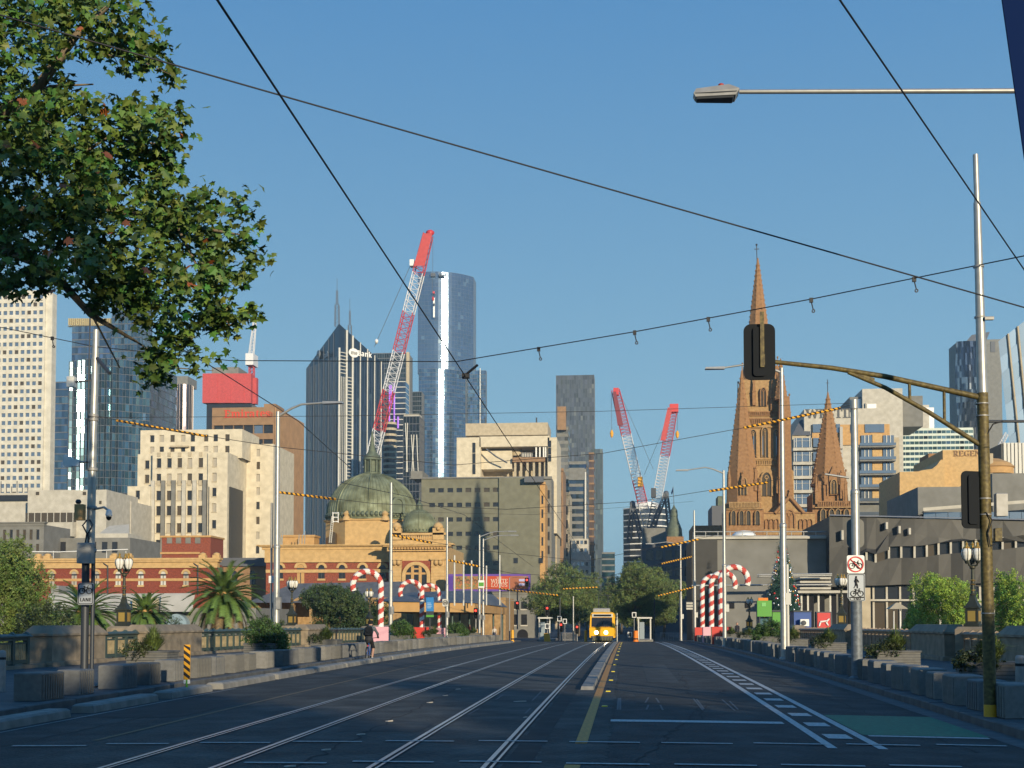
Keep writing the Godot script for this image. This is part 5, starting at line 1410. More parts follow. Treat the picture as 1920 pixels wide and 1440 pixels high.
	# second tower and spire
	d = 281.0
	t = P(1557, 960, 286)
	b = mb(o); b.loft([b.rect(t.x, t.z, G, 8.2, 9), b.rect(t.x, t.z, Y(946, 286, 1557), 8.0, 8.8), b.rect(t.x, t.z, Y(944, 286, 1557), 6.6, 7), b.rect(t.x, t.z, Y(905, 286, 1557), 6.2, 6.6)]); part(b, "small_tower", S, o)
	spire(o, Vector3(P(1554, 900, 286).x, Y(912, 286, 1554), t.z), 4.1, 0.12, Y(735, 286, 1552) - Y(912, 286, 1554), 8, S, "small_spire")
	b = mb(o); b.bar(P(1552, 738, 286), P(1551.5, 712, 286), 0.09, 4); b.box(P(1551.5, 718, 286), Vector3(0.7, 0.1, 0.1)); part(b, "cross", M.dark_steel, o)
	lancet(o, 1563, 900, 926, 4.8, 281.6, dk, M.sandstone2)
	b = mb(o); b.loft([b.rect(P(1563, 930, 282.4).x, -282.6, Y(932, 282), 2.2, 1.6), b.rect(P(1563, 930, 282.4).x, -282.6, Y(896, 282), 2.0, 1.5), b.rect(P(1563, 930, 282.4).x, -282.6, Y(878, 282), 0.1, 0.1)]); part(b, "dormer", S, o)
	for s in [[1531, 888, 945, 2.6], [1586, 880, 945, 2.6], [1552, 882, 935, 1.4], [1577, 882, 935, 1.4], [1597, 900, 950, 2.0]]: pinnacle(o, s[0], s[1], s[2], s[3], 281, S)
	gallery(o, 1534, 1594, 939, 950, 280.6, 18, S)
	for u in [1543, 1559, 1571, 1587]: lancet(o, u, 955, 978, 4.0, 280.9, dk, M.sandstone2)
	b = mb(o); fb(b, 1528, 1600, 952.5, 950, 283, 280.4); fb(b, 1528, 1600, 996, 990, 283, 280.6); part(b, "string_course", M.sandstone2, o)
	b = mb(o); fb(b, 1524, 1533, 1010, 925, 290, 281.5); part(b, "buttress", S, o)
	# dark nave roof glimpsed between the towers
	b = mb(o); b.loft([[P(1445, 1005, 295), P(1535, 1005, 295), P(1535, 1005, 340), P(1445, 1005, 340)], [P(1486, 940, 296), P(1488, 940, 296), P(1488, 940, 340), P(1486, 940, 340)]]); part(b, "nave_roof", M.slate, o)


# ---------- blocks at the right ----------
func towers_east() -> void:
	var d := 380.0
	var o := thing("hotel_block", "cream hotel block with stacked glass bays and balconies, behind the small spire", "building", P(1590, 960, d))
	var b := mb(o); fb(b, 1510, 1668, 1010, 765, d + 40, d + 1.0); part(b, "wall", M.offwhite, o)
	b = mb(o); fb(b, 1487, 1512, 1010, 815, d + 36, d + 0.5); part(b, "side_wall", M.cream2, o)
	b = mb(o); b.loft([[P(1485, 816, d), P(1520, 816, d), P(1520, 816, d + 20), P(1485, 816, d + 20)], [P(1500, 788, d + 4), P(1516, 786, d + 4), P(1516, 786, d + 18), P(1500, 788, d + 18)]]); part(b, "mansard", M.slate, o)
	for i in 6:
		var v := 820 + 26.5 * i
		b = mb(o); fb(b, 1489, 1521, v + 19, v + 1, d + 2, d - 2.2); var bay := part(b, "glass_bay", M.win_blue, o)
		b = mb(o); fb(b, 1487, 1523, v + 25, v + 19, d + 2, d - 2.6); part(b, "bay_ledge", M.offwhite, bay)
		b = mb(o)
		for u in [1489, 1493, 1504, 1518, 1521]: fb(b, u - 0.5, u + 0.5, v + 19, v + 1, d - 2.1, d - 2.5)
		fb(b, 1489, 1521, v + 7, v + 6.2, d - 2.1, d - 2.45)
		part(b, "frame", M.offpaint, bay)
		b = mb(o); fb(b, 1525, 1540, v + 18, v + 1, d + 2, d - 0.2); part(b, "window", M.win_blue, o)
		b = mb(o); fb(b, 1523, 1580, v + 23, v + 20.5, d + 1, d - 1.2); part(b, "balcony_slab", M.greywall, o)
	b = mb(o); fb(b, 1523, 1668, 835, 795, d + 2, d + 0.4); part(b, "ochre_band", M.ochre2, o)
	for s in [[1524, 1541], [1568, 1575], [1595, 1605], [1622, 1650], [1650, 1658]]:
		b = mb(o); fb(b, s[0], s[1], 811, 795, d + 1, d + 0.1); part(b, "window", M.win_blue, o)
	for i in 6:
		var v := 816 + 26.0 * i
		b = mb(o); fb(b, 1612, 1680, v + 23, v + 19.5, d + 2, d - 2.6); part(b, "balcony_slab", M.greywall, o)
		b = mb(o); fb(b, 1612, 1680, v + 19.5, v + 13.5, d - 2.3, d - 2.5); part(b, "balcony_glass", M.win_blue, o)
		b = mb(o); fb(b, 1636, 1654, v + 19, v - 2, d + 1.5, d - 0.3); part(b, "ochre_panel", M.ochre, o)
		for u in [1615, 1656]:
			b = mb(o); fb(b, u, u + 20, v + 19, v, d + 1.4, d - 0.1); var w := part(b, "window", M.win_blue, o)
			b = mb(o)
			for k in [6, 13]: fb(b, u + k, u + k + 1.2, v + 19, v, d, d - 0.35)
			part(b, "frame", M.offpaint, w)
	b = mb(o); fb(b, 1606, 1684, 1010, 940, d + 3, d - 0.5); part(b, "lower_wall", M.greywall, o)
	b = mb(o); fb(b, 1668, 1686, 1010, 820, d + 40, d + 1.5); part(b, "right_wall", M.cream2, o)
	b = mb(o); fb(b, 1577, 1580, 1000, 800, d + 1, d - 0.8); part(b, "pipe_shaft", M.galv_dull, o)
	letters(o, "WESTIN", P(1559, 776, d + 0.9), 2.6, M.dark_steel, 0, true, true)
	o = thing("stepped_grey_block", "grey stepped rooftop blocks above the hotel lettering", "building", P(1640, 800, 440))
	b = mb(o); fb(b, 1594, 1625, 800, 744, 462, 440); part(b, "dark_step", M.greywall, o); b = mb(o); fb(b, 1690, 1730, 800, 742, 462, 441); part(b, "dark_step", M.greywall, o)
	b = mb(o); fb(b, 1620, 1692, 1000, 728, 460, 438); part(b, "pale_step", M.offwhite, o)
	b = mb(o); fb(b, 1623, 1646, 775, 755, 441, 437.2); part(b, "niche_frame", M.offwhite, o)
	b = mb(o); fb(b, 1626, 1643, 773, 757, 437.5, 437.0); part(b, "niche", M.white, o)
	b = mb(o); fb(b, 1600, 1618, 772, 748, 439.8, 439.4); part(b, "glazing", M.win_blue, o)
	o = thing("white_pattern_block", "white block with faint grey curved lines on its wall, right of the grey steps", "building", P(1715, 860, 500))
	b = mb(o); fb(b, 1668, 1742, 1000, 772, 520, 500); part(b, "wall", M.offwhite, o)
	b = mb(o); fb(b, 1734, 1751, 1000, 764, 520, 502); part(b, "white_end", M.white, o)
	b = mb(o); fb(b, 1668, 1742, 773, 759, 518, 503); part(b, "attic", M.offwhite, o)
	for u in [1680, 1693, 1711]:
		b = mb(o); fb(b, u - 3, u + 3, 769, 761, 503, 502.8); part(b, "window", M.win_dark, o)
	for s in [[[1686, 770], [1684, 785], [1690, 800], [1697, 795]], [[1692, 775], [1696, 790], [1701, 800]], [[1672, 780], [1676, 795]], [[1709, 783], [1722, 780], [1730, 782]], [[1712, 788], [1722, 787]]]:
		b = mb(o); var pts := []
		for q in s: pts.append(P(q[0], q[1], 499.8))
		b.tube(pts, [0.14], 4); part(b, "wall_drawing", M.greywall, o)
	o = thing("green_banded_offices", "long office block with green and white glass bands, right of the hotel", "building", P(1745, 900, 470))
	curtain(o, plan_box(X(1664, 470, 840), X(1825, 470, 840), 470, 500), G, Y(805, 470, 1740), 1.95, 1.6, Color(0.10, 0.16, 0.17), 0.35, 0.006, M.curtain, plain(0.50, 0.56, 0.50, 0.5), 0.85, 0.12, 51)
	# theatre in yellow render
	d = 300.0
	o = thing("theatre_block", "yellow rendered theatre block with dark lettering high on its wall", "building", P(1780, 960, d))
	b = mb(o); fb(b, 1770, 1836, 1010, 843, d + 30, d); part(b, "wall", M.ochre, o)
	b = mb(o); fb(b, 1836, 1862, 1010, 850, d + 28, d + 2); part(b, "corner", M.cream2, o)
	var g := PackedVector2Array()
	for q in [[1687, 1010], [1771, 1010], [1771, 862], [1764, 862], [1757, 872], [1748, 879], [1728, 882], [1722, 884], [1687, 885]]: g.append(Vector2(P(q[0], q[1], d - 4).x, P(q[0], q[1], d - 4).y))
	b = mb(o); b.prism(g, -d - 20, -d + 4); part(b, "side_wall", M.ochre, o)
	b = mb(o); b.lathe(P(1862, 890, d + 6), [[4.6, 0], [4.6, 1.4], [4.9, 1.6], [3.8, 2.6], [1.6, 3.6], [0, 3.9]], 14); part(b, "rotunda_roof", M.ochre2, o)
	letters(o, "REGENT", P(1818, 850.5, d - 0.1), 1.25, M.brown, 0, true, true)
	o = thing("brown_stack", "small dark rooftop box between the green offices and the theatre", "building", P(1755, 880, 330))
	b = mb(o); fb(b, 1743, 1772, 1000, 850, 340, 330); part(b, "wall", M.sandstone, o)
	# wavy dark tower
	d = 800.0
	o = thing("wavy_tower", "dark tower with a bulging wavy glass front and a plain grey side", "building", P(1836, 900, d))
	var n := 14
	b = mb(o); var bw := mb(o)
	var rows := 46
	var yt := Y(640, d, 1815)
	var rg := RandomNumberGenerator.new(); rg.seed = 77
	for j in rows:
		var y0 := lerpf(G, yt, float(j) / rows); var y1 := lerpf(G, yt, float(j + 1) / rows)
		var w0 := 4.0 * sin(j * 0.19 + 0.4); var w1 := 4.0 * sin((j + 1) * 0.19 + 0.4)
		for i in n:
			var t0 := float(i) / n; var t1 := float(i + 1) / n
			var xa := lerpf(X(1798, d, 800) - w0 * 0.45, X(1838, d, 800), t0); var xb := lerpf(X(1798, d, 800) - w0 * 0.45, X(1838, d, 800), t1)
			var za := -d + w0 * sin(t0 * 3.0) * 1.2; var zb := -d + w0 * sin(t1 * 3.0) * 1.2
			b.col = [Color(0.05, 0.06, 0.085), Color(0.10, 0.12, 0.16), Color(0.03, 0.035, 0.05), Color(0.30, 0.31, 0.33)][rg.randi() % 4]
			b.quad(Vector3(xa, y0, za), Vector3(xb, y0, zb), Vector3(xb, y1, -d + w1 * sin(t1 * 3.0) * 1.2), Vector3(xa, y1, -d + w1 * sin(t0 * 3.0) * 1.2))
	part(b, "wavy_front", M.curtain, o)
	b = mb(o); fb(b, 1842, 1877, 1000, 636, d + 26, d + 1); fb(b, 1798, 1842, 1000, 642, d + 26, d + 8); part(b, "grey_side", M.greywall, o)
	b = mb(o); fb(b, 1858, 1866, 660, 640, d + 2, d + 0.6); part(b, "louvre", M.slate, o)
	b = mb(o); b.loft([[P(1810, 642, d + 2), P(1848, 642, d + 2), P(1848, 642, d + 20), P(1810, 642, d + 20)], [P(1822, 628, d + 5), P(1856, 622, d + 5), P(1856, 622, d + 20), P(1822, 628, d + 20)]]); part(b, "crown", M.slate, o)
	# pale glass block at the right edge, its facets folded
	d = 360.0
	o = thing("folded_glass_block", "pale blue folded glass block cut by the right edge", "building", P(1905, 900, d))
	b = mb(o)
	for i in 7:
		for j in 9:
			var u := 1872.0 + 18 * i + 3.5 * j * 0.9; var v := 640.0 - 14 * i + 30 * j
			var k := 0.85 + 0.3 * rg.randf()
			b.col = Color(0.36 * k, 0.44 * k, 0.52 * k)
			var f := 0.5 if (i + j) % 2 else 0.0
			b.quad(P(u + 3.2, v + 31, d), P(u + 21, v + 17, d + f), P(u + 17.8, v - 14, d), P(u, v, d + f))
	part(b, "folded_panels", M.curtain, o)
	b = mb(o)
	for i in 6: b.bar(P(1890 + 18 * i, 626 - 14 * i, d - 0.4), P(1890 + 18 * i + 28, 900, d - 0.4), 0.32, 4)
	part(b, "folds", M.cream2, o).set_meta("kind", "stuff")
	b = mb(o); fb(b, 1880, 2010, 1000, 830, d + 20, d - 0.6); part(b, "lower_storeys", M.zinc2, o)
	for i in 7:
		b = mb(o); fb(b, 1884 + 7 * i, 1887 + 7 * i, 960, 830, d - 0.5, d - 0.9); part(b, "fin", M.offpaint, o)
	o = crane("small_crane", "tiny pale crane boom beside the right-hand signal pole", P(1862, 862, 420), P(1888, 812, 420), 1.2, [M.crane_white, M.crane_white], 10, 0.12)
	b = mb(o); lattice(b, P(1862, 990, 420), P(1862, 860, 420), 1.4, 1.4, Vector3.RIGHT, 10, 0.14); part(b, "mast", M.crane_white, o)


# ---------- the square at the right: dark faceted building, grey wall, kiosks ----------
func square() -> void:
	# long grey wall left of the faceted building
	var d := 153.5
	var o := thing("grey_wall_building", "long plain grey wall with pale rails and steps before it, left of the faceted building", "building", P(1430, 1180, d))
	var b := mb(o); fb(b, 1298, 1570, 1215, 1010, d + 14, d); part(b, "wall", M.greywall, o)
	b = mb(o); fb(b, 1300, 1560, 1011, 1005, d + 14, d - 0.4); part(b, "roof_edge", M.offwhite, o)
	b = mb(o); fb(b, 1298, 1345, 1215, 1012, d + 13, d - 0.6); part(b, "end_bay", M.zinc, o)
	for s in [[1372, 1135], [1402, 1134]]:
		b = mb(o); fb(b, s[0] - 5, s[0] + 5, s[1] + 6, s[1] - 5, d + 0.2, d - 0.1); part(b, "window", M.win_dark, o)
	for v in [1005, 997]:
		b = mb(o); b.bar(P(1300, v, d), P(1556, v, d), 0.07, 5); part(b, "roof_rail", M.galv, o)
	for i in 12:
		b = mb(o); b.bar(P(1300 + 23 * i, 1008, d), P(1300 + 23 * i, 997, d), 0.05, 4); part(b, "rail_post", M.galv, o)
	b = mb(o); b.lathe(P(1395, 1010, d + 3), [[1.5, 0], [1.4, 0.5], [0.9, 0.9], [0, 1.0]], 12); part(b, "roof_vent", M.white, o)
	for s in [[1098, 1297], [1078, 1420], [1081, 1420]]:
		b = mb(o); b.bar(P(s[1], s[0], d - 8), P(1560, s[0] - 2, d - 8), 0.1, 5); part(b, "stair_rail", M.galv, o)
	for s in [1082, 1089, 1095, 1101]:
		b = mb(o); fb(b, 1500, 1558, s + 4, s, d + 1, d - 6.0 + (s - 1082) * -0.1); part(b, "terrace_step", M.offwhite, o)
	# faceted zinc building
	d = 150.0
	o = thing("faceted_building", "dark zinc building of folded triangular panels with slit windows, right of the grey wall", "building", P(1740, 1180, d))
	b = mb(o); fb(b, 1566, 2000, 1100, 972, d + 24, d + 0.8); part(b, "core", M.zinc2, o)
	b = mb(o); fb(b, 1557, 1566, 1100, 968, d + 24, d + 0.5); part(b, "core_end", M.zinc, o)
	# facets: a strip of folded panels, each its own plate
	var cols := [1555, 1580, 1603, 1625, 1642, 1667, 1690, 1715, 1738, 1760, 1783, 1806, 1830, 1854, 1880, 1905, 1930, 1960, 2000]
	var top := [966, 967, 968, 969, 969, 970, 971, 971, 972, 972, 973, 973, 974, 974, 975, 975, 976, 976, 977]
	var m1 := [1030, 1022, 1040, 1028, 1030, 1000, 992, 1000, 1005, 1008, 1012, 1010, 1014, 1015, 1016, 1014, 1018, 1017, 1018]
	var m2 := [1060, 1052, 1062, 1050, 1055, 1047, 1046, 1046, 1044, 1040, 1038, 1036, 1034, 1032, 1030, 1027, 1024, 1022, 1020]
	var bot := [1100, 1100, 1099, 1098, 1098, 1097, 1096, 1096, 1096, 1095, 1095, 1094, 1094, 1093, 1093, 1092, 1092, 1092, 1091]
	var rg := RandomNumberGenerator.new(); rg.seed = 12
	var mats := [M.zinc, M.zinc2, M.zinc3, M.zinc]
	var plate := func(a: Vector3, e: Vector3, f: Vector3, mat: Material) -> void:
		var k := mb(o); var off := Vector3(0, 0, -0.12)
		k.tri(a, e, f); k.tri(a + off, f + off, e + off)
		for q in [[a, e], [e, f], [f, a]]: k.quad(q[0] + off, q[1] + off, q[1], q[0])
		part(k, "zinc_plate", mat, o)
	var bump := []
	for i in cols.size(): bump.append([rg.randf_range(0, 0.2), rg.randf_range(0.1, 0.35), rg.randf_range(0.1, 0.3), rg.randf_range(0, 0.2)])
	for i in cols.size() - 1:
		var A := P(cols[i], top[i], d - bump[i][0]); var B := P(cols[i + 1], top[i + 1], d - bump[i + 1][0])
		var C := P(cols[i], m1[i], d - bump[i][1]); var D := P(cols[i + 1], m1[i + 1], d - bump[i + 1][1])
		var E := P(cols[i], m2[i], d - bump[i][2]); var Fp := P(cols[i + 1], m2[i + 1], d - bump[i + 1][2])
		var H := P(cols[i], bot[i], d - bump[i][3]); var I := P(cols[i + 1], bot[i + 1], d - bump[i + 1][3])
		if i % 2: plate.call(C, D, B, mats[rg.randi() % 4]); plate.call(C, B, A, mats[rg.randi() % 4])
		else: plate.call(C, D, A, mats[rg.randi() % 4]); plate.call(D, B, A, mats[rg.randi() % 4])
		plate.call(H, I, Fp, mats[rg.randi() % 4]); plate.call(H, Fp, E, mats[rg.randi() % 4])
		# band between: glazed with a pale mullion, or closed
		if i in [0, 1]:
			plate.call(E, Fp, D, M.zinc2); plate.call(E, D, C, M.zinc)
		else:
			var low := 22.0 if i > 4 else 16.0
			var Q := P(cols[i], m2[i] - low, d - 0.4); var S := P(cols[i + 1], m2[i + 1] - low, d - 0.4)
			plate.call(Q, S, D, mats[rg.randi() % 4]); plate.call(Q, D, C, mats[rg.randi() % 4])
			b = mb(o); b.quad(P(cols[i], m2[i] + 4, d + 0.35), P(cols[i + 1], m2[i + 1] + 4, d + 0.35), S + Vector3(0, 0.3, -0.75), Q + Vector3(0, 0.3, -0.75)); part(b, "slit_window", M.win_dark if rg.randf() < 0.75 else M.win_warm, o)
			b = mb(o); b.loft([[P(cols[i] - 2, m2[i] + 2, d - 0.1), P(cols[i] + 2, m2[i] + 2, d - 0.1), P(cols[i] + 2, m2[i] + 2, d + 0.3), P(cols[i] - 2, m2[i] + 2, d + 0.3)], [P(cols[i] - 2.2, m2[i] - low - 1, d - 0.2), P(cols[i] + 1.8, m2[i] - low - 1, d - 0.2), P(cols[i] + 1.8, m2[i] - low - 1, d + 0.3), P(cols[i] - 2.2, m2[i] - low - 1, d + 0.3)]]); part(b, "pale_mullion", M.offwhite, o)
	for s in [[1580, 1000, 1012], [1603, 1028, 1042], [1663, 985, 992], [1687, 992, 1000], [1706, 996, 1002]]:
		b = mb(o); fb(b, s[0] - 2, s[0] + 2, s[2], s[1] - 6, d - 0.2, d - 1.1); part(b, "pale_block", M.offwhite, o)
	b = mb(o); b.loft([[P(1555, 966.5, d - 0.6), P(2000, 977, d - 0.6), P(2000, 977, d + 24), P(1555, 966.5, d + 24)], [P(1556, 964.5, d - 0.4), P(2000, 975, d - 0.4), P(2000, 975, d + 24), P(1556, 964.5, d + 24)]]); part(b, "roof", M.galv_dull, o)
	# glazed ground floor
	b = mb(o); fb(b, 1630, 2000, 1195, 1096, d + 10, d + 3); part(b, "interior", M.win_warm, o)
	for i in 16:
		var u := 1612.0 + 25 * i
		b = mb(o); fb(b, u, u + 2.4, 1190, 1097, d + 1.2, d + 0.9); part(b, "post", M.offwhite, o)
		b = mb(o); fb(b, u + 2.4, u + 25, 1123, 1098, d + 1.2, d + 1.12); part(b, "pane", M.win_dark, o)
		b = mb(o); fb(b, u + 2.4, u + 25, 1188, 1127, d + 1.2, d + 1.12); part(b, "pane", M.win_warm if i % 3 else M.win_dark, o)
	b = mb(o); fb(b, 1608, 2000, 1127, 1123, d + 1.5, d + 0.4); part(b, "transom", M.offwhite, o)
	b = mb(o); fb(b, 1598, 1632, 1195, 1102, d + 8, d - 0.2); part(b, "pale_wall", M.cream2, o)
	# clerestory shed behind, with a white roof
	d = 182.0
	o = thing("clerestory_shed", "light grey shed with a glazed strip and white roof edge, above the faceted building", "building", P(1830, 980, d))
	b = mb(o); fb(b, 1728, 2010, 1100, 962, d + 30, d + 0.4); part(b, "wall", M.zinc3, o)
	for i in 12:
		b = mb(o); fb(b, 1732 + 23 * i, 1754 + 23 * i, 974, 960, d + 0.6, d); part(b, "clerestory_pane", M.win_blue, o)
	b = mb(o); b.loft([[P(1716, 975, d - 1), P(1735, 956, d - 1), P(1735, 956, d + 28), P(1716, 975, d + 28)], [P(1718, 973, d - 1), P(1736, 952, d - 1), P(1736, 952, d + 28), P(1718, 973, d + 28)]]); part(b, "roof_slope", M.slate, o)
	b = mb(o); b.loft([[P(1731, 958, d - 2), P(2010, 937, d - 2), P(2010, 937, d + 26), P(1731, 958, d + 26)], [P(1731, 952, d - 2), P(2010, 931, d - 2), P(2010, 931, d + 26), P(1731, 952, d + 26)]]); part(b, "roof", M.offwhite, o)
	o = thing("pale_grey_block", "plain pale grey block rising above the white-roofed shed at the right edge", "building", P(1890, 940, 215))
	b = mb(o); fb(b, 1722, 1862, 1000, 912, 240, 215); part(b, "low_wall", M.greywall, o)
	b = mb(o); fb(b, 1862, 2030, 1000, 886, 240, 214); part(b, "high_wall", M.greywall, o)
	# station-style canopy building and kiosks on the square
	d = 146.0
	o = thing("glazed_pavilion", "low glazed pavilion with a thin white flat roof, below the grey wall", "building", P(1540, 1190, d))
	b = mb(o); fb(b, 1496, 1590, 1112, 1107, d + 12, d - 1.5); part(b, "roof", M.offwhite, o)
	b = mb(o); fb(b, 1500, 1590, 1190, 1112, d + 8, d + 6); part(b, "back_wall", M.greywall, o)
	for u in [1502, 1514, 1534, 1556, 1578]:
		b = mb(o); fb(b, u, u + 2.4, 1195, 1112, d, d - 0.2); part(b, "post", M.offpaint, o)
		b = mb(o); fb(b, u + 2.4, u + 12, 1190, 1114, d - 0.02, d - 0.08); part(b, "pane", M.win_dark, o)
	o = thing("blue_kiosk", "blue kiosk box with a white air-conditioning unit in front, behind the right parapet", "kiosk", P(1504, 1185, 125))
	b = mb(o); fb(b, 1489, 1521, 1195, 1146, 128, 125); part(b, "body", M.kiosk_blue, o)
	b = mb(o); fb(b, 1488, 1522, 1147, 1145, 128.2, 124.8); part(b, "roof", M.dark_steel, o)
	b = mb(o); fb(b, 1501, 1517, 1174, 1161, 124.8, 124.3); var ac := part(b, "air_conditioner", M.white, o)
	b = mb(o); b.t = b.t * Transform3D(Basis(Vector3.RIGHT, PI / 2), P(1507, 1168, 124.25)); b.lathe(Vector3.ZERO, [[0.0, 0.0], [0.24, 0.0], [0.24, 0.05], [0, 0.06]], 14); part(b, "fan", M.dark_steel, ac)
	o = thing("red_poster_box", "red poster box with a white bull-shaped mark, right of the blue kiosk", "poster box", P(1545, 1185, 125))
	b = mb(o); fb(b, 1531, 1560, 1195, 1147, 126, 125); part(b, "frame", M.dark_steel, o)
	b = mb(o); fb(b, 1533, 1557, 1190, 1149, 125.05, 124.9); part(b, "poster", M.red, o)
	for s in [[1538, 1166, 1552, 1164], [1550, 1165, 1555, 1160], [1538, 1167, 1536, 1174], [1549, 1167, 1553, 1173]]:
		b = mb(o); b.tube([P(s[0], s[1], 124.85), P(s[2], s[3], 124.85)], [0.1, 0.07], 5); part(b, "printed_mark", M.white, o)
	o = thing("green_sign_board", "bright green square sign board beside the christmas tree", "sign", P(1433, 1185, 122))
	b = mb(o); fb(b, 1420, 1447, 1156, 1126, 122.4, 122); part(b, "board", M.green_sign, o)
	b = mb(o); fb(b, 1422, 1440, 1126, 1121, 122.4, 122.05); part(b, "orange_header", M.orange, o)
	b = mb(o); fb(b, 1428, 1436, 1137, 1130, 122.05, 121.95); part(b, "printed_panel", plain(0.2, 0.5, 0.15), o)
	for u in [1424, 1443]:
		b = mb(o); b.bar(P(u, 1205, 122.2), P(u, 1150, 122.2), 0.08, 6); part(b, "post", M.dark_steel, o)
	o = thing("green_booth", "small green and blue glazed booth below the green sign board", "booth", P(1454, 1190, 124))
	b = mb(o); fb(b, 1424, 1446, 1200, 1160, 127, 124.5); part(b, "blue_panel", plain(0.05, 0.12, 0.16, 0.3), o)
	b = mb(o); fb(b, 1449, 1465, 1200, 1146, 127, 124); part(b, "green_panel", M.green_sign, o)
	b = mb(o); fb(b, 1448, 1466, 1147, 1144, 127.2, 123.8); part(b, "roof", M.dark_steel, o)
	o = thing("cafe_umbrella", "pale cafe umbrella with white legs before the glazed ground floor", "umbrella", P(1682, 1190, 118))
	b = mb(o); b.loft([b.rect(P(1682, 1142, 118).x, -118, Y(1142, 118, 1682), 1.7, 1.7), b.rect(P(1682, 1142, 118).x, -118, Y(1130, 118, 1682), 0.2, 0.2)]); part(b, "canopy", M.cream2, o)
	for u in [1676, 1688]:
		b = mb(o); b.bar(P(u, 1200, 118), P(u, 1142, 118), 0.05, 6); part(b, "leg", M.white, o)
	o = thing("notice_sign", "grey panel of small pale sign boards beside the right-hand candy canes", "sign", P(1294, 1180, 150))
	b = mb(o); fb(b, 1286, 1300, 1143, 1128, 150.3, 150); part(b, "panel", M.dark_steel, o)
	for k in 3:
		b = mb(o); fb(b, 1287, 1299, 1133 + 5 * k, 1129.5 + 5 * k, 150, 149.9); part(b, "plate", M.offwhite, o)
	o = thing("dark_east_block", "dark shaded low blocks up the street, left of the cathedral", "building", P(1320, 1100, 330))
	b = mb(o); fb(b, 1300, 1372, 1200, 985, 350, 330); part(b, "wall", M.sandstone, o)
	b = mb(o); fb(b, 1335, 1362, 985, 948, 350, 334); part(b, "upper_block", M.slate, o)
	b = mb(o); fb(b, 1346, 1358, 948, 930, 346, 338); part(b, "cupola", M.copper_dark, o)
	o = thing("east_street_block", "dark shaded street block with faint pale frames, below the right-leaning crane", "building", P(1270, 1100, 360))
	b = mb(o); fb(b, 1204, 1312, 1200, 1018, 385, 360); part(b, "wall", M.slate, o)  # dark tone paints the street shade into the wall colour
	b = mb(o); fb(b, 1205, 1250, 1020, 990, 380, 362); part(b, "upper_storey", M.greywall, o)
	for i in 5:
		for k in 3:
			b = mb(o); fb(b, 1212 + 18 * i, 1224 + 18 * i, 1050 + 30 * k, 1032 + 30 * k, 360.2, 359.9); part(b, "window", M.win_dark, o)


# ---------- parapets, lamps, blocks ----------
func striped(b: MB, pts: Array, r: float, pitch: float, c0: Color, c1: Color, seg := 16, step := 0.08, turns := 1.0) -> void:   # tube with two colours wound round it
	var dense := []; var run := []
	var s := 0.0
	for i in pts.size() - 1:
		var a: Vector3 = pts[i]; var e: Vector3 = pts[i + 1]; var n := maxi(1, int(a.distance_to(e) / step))
		for k in n:
			dense.append(a.lerp(e, float(k) / n)); run.append(s + a.distance_to(e) * k / n)
		s += a.distance_to(e)
	dense.append(pts[pts.size() - 1]); run.append(s)
	var rings := []; var dirs := []
	var side := Vector3.BACK
	for i in dense.size():
		var f: Vector3 = (dense[mini(i + 1, dense.size() - 1)] - dense[maxi(i - 1, 0)]).normalized()
		var w := f.cross(side).normalized(); var q := w.cross(f).normalized()
		var ring := []; var dd := []
		for k in seg:
			var g := TAU * k / seg
			var o := w * cos(g) + q * sin(g)
			ring.append(dense[i] + o * r); dd.append(o)
		rings.append(ring); dirs.append(dd)
	for i in rings.size() - 1:
		for k in seg:
			var j := (k + 1) % seg
			b.col = c0 if fposmod(run[i] / pitch + turns * k / float(seg), 1.0) < 0.5 else c1
			b.put(rings[i][k], rings[i + 1][j], rings[i][j], dirs[i][k], dirs[i + 1][j], dirs[i][j])
			b.put(rings[i][k], rings[i + 1][k], rings[i + 1][j], dirs[i][k], dirs[i + 1][k], dirs[i + 1][j])
	for e in [0, rings.size() - 1]:
		for k in range(1, seg - 1): b.tri(rings[e][0], rings[e][k], rings[e][k + 1])

func panel_meshes() -> Array:
	var f := MB.new()   # iron frame of one bay, 1.1 m long
	f.span(Vector3(-0.09, 0, -0.09), Vector3(0.09, 1.08, 0.09))
	f.span(Vector3(-0.07, 0.06, 0.09), Vector3(0.07, 0.20, 1.01)); f.span(Vector3(-0.08, 0.88, 0.09), Vector3(0.08, 1.0, 1.01)); f.span(Vector3(-0.06, 0.76, 0.09), Vector3(0.06, 0.82, 1.01))
	f.loft([[Vector3(-0.19, 1.0, 1.10), Vector3(0.19, 1.0, 1.10), Vector3(0.19, 1.0, -0.0), Vector3(-0.19, 1.0, -0.0)], [Vector3(-0.19, 1.05, 1.10), Vector3(0.19, 1.05, 1.10), Vector3(0.19, 1.05, 0.0), Vector3(-0.19, 1.05, 0.0)], [Vector3(-0.04, 1.12, 1.08), Vector3(0.04, 1.12, 1.08), Vector3(0.04, 1.12, 0.02), Vector3(-0.04, 1.12, 0.02)]])
	f.loft([[Vector3(-0.21, 1.02, 0.1), Vector3(0.21, 1.02, 0.1), Vector3(0.21, 1.02, -0.1), Vector3(-0.21, 1.02, -0.1)], [Vector3(-0.02, 1.19, 0.05), Vector3(0.02, 1.19, 0.05), Vector3(0.02, 1.19, -0.05), Vector3(-0.02, 1.19, -0.05)]])
	var g := MB.new()
	for i in 6: g.span(Vector3(-0.05, 0.20, 0.155 + 0.135 * i), Vector3(0.05, 0.76, 0.235 + 0.135 * i))
	return [f.mesh(), g.mesh()]

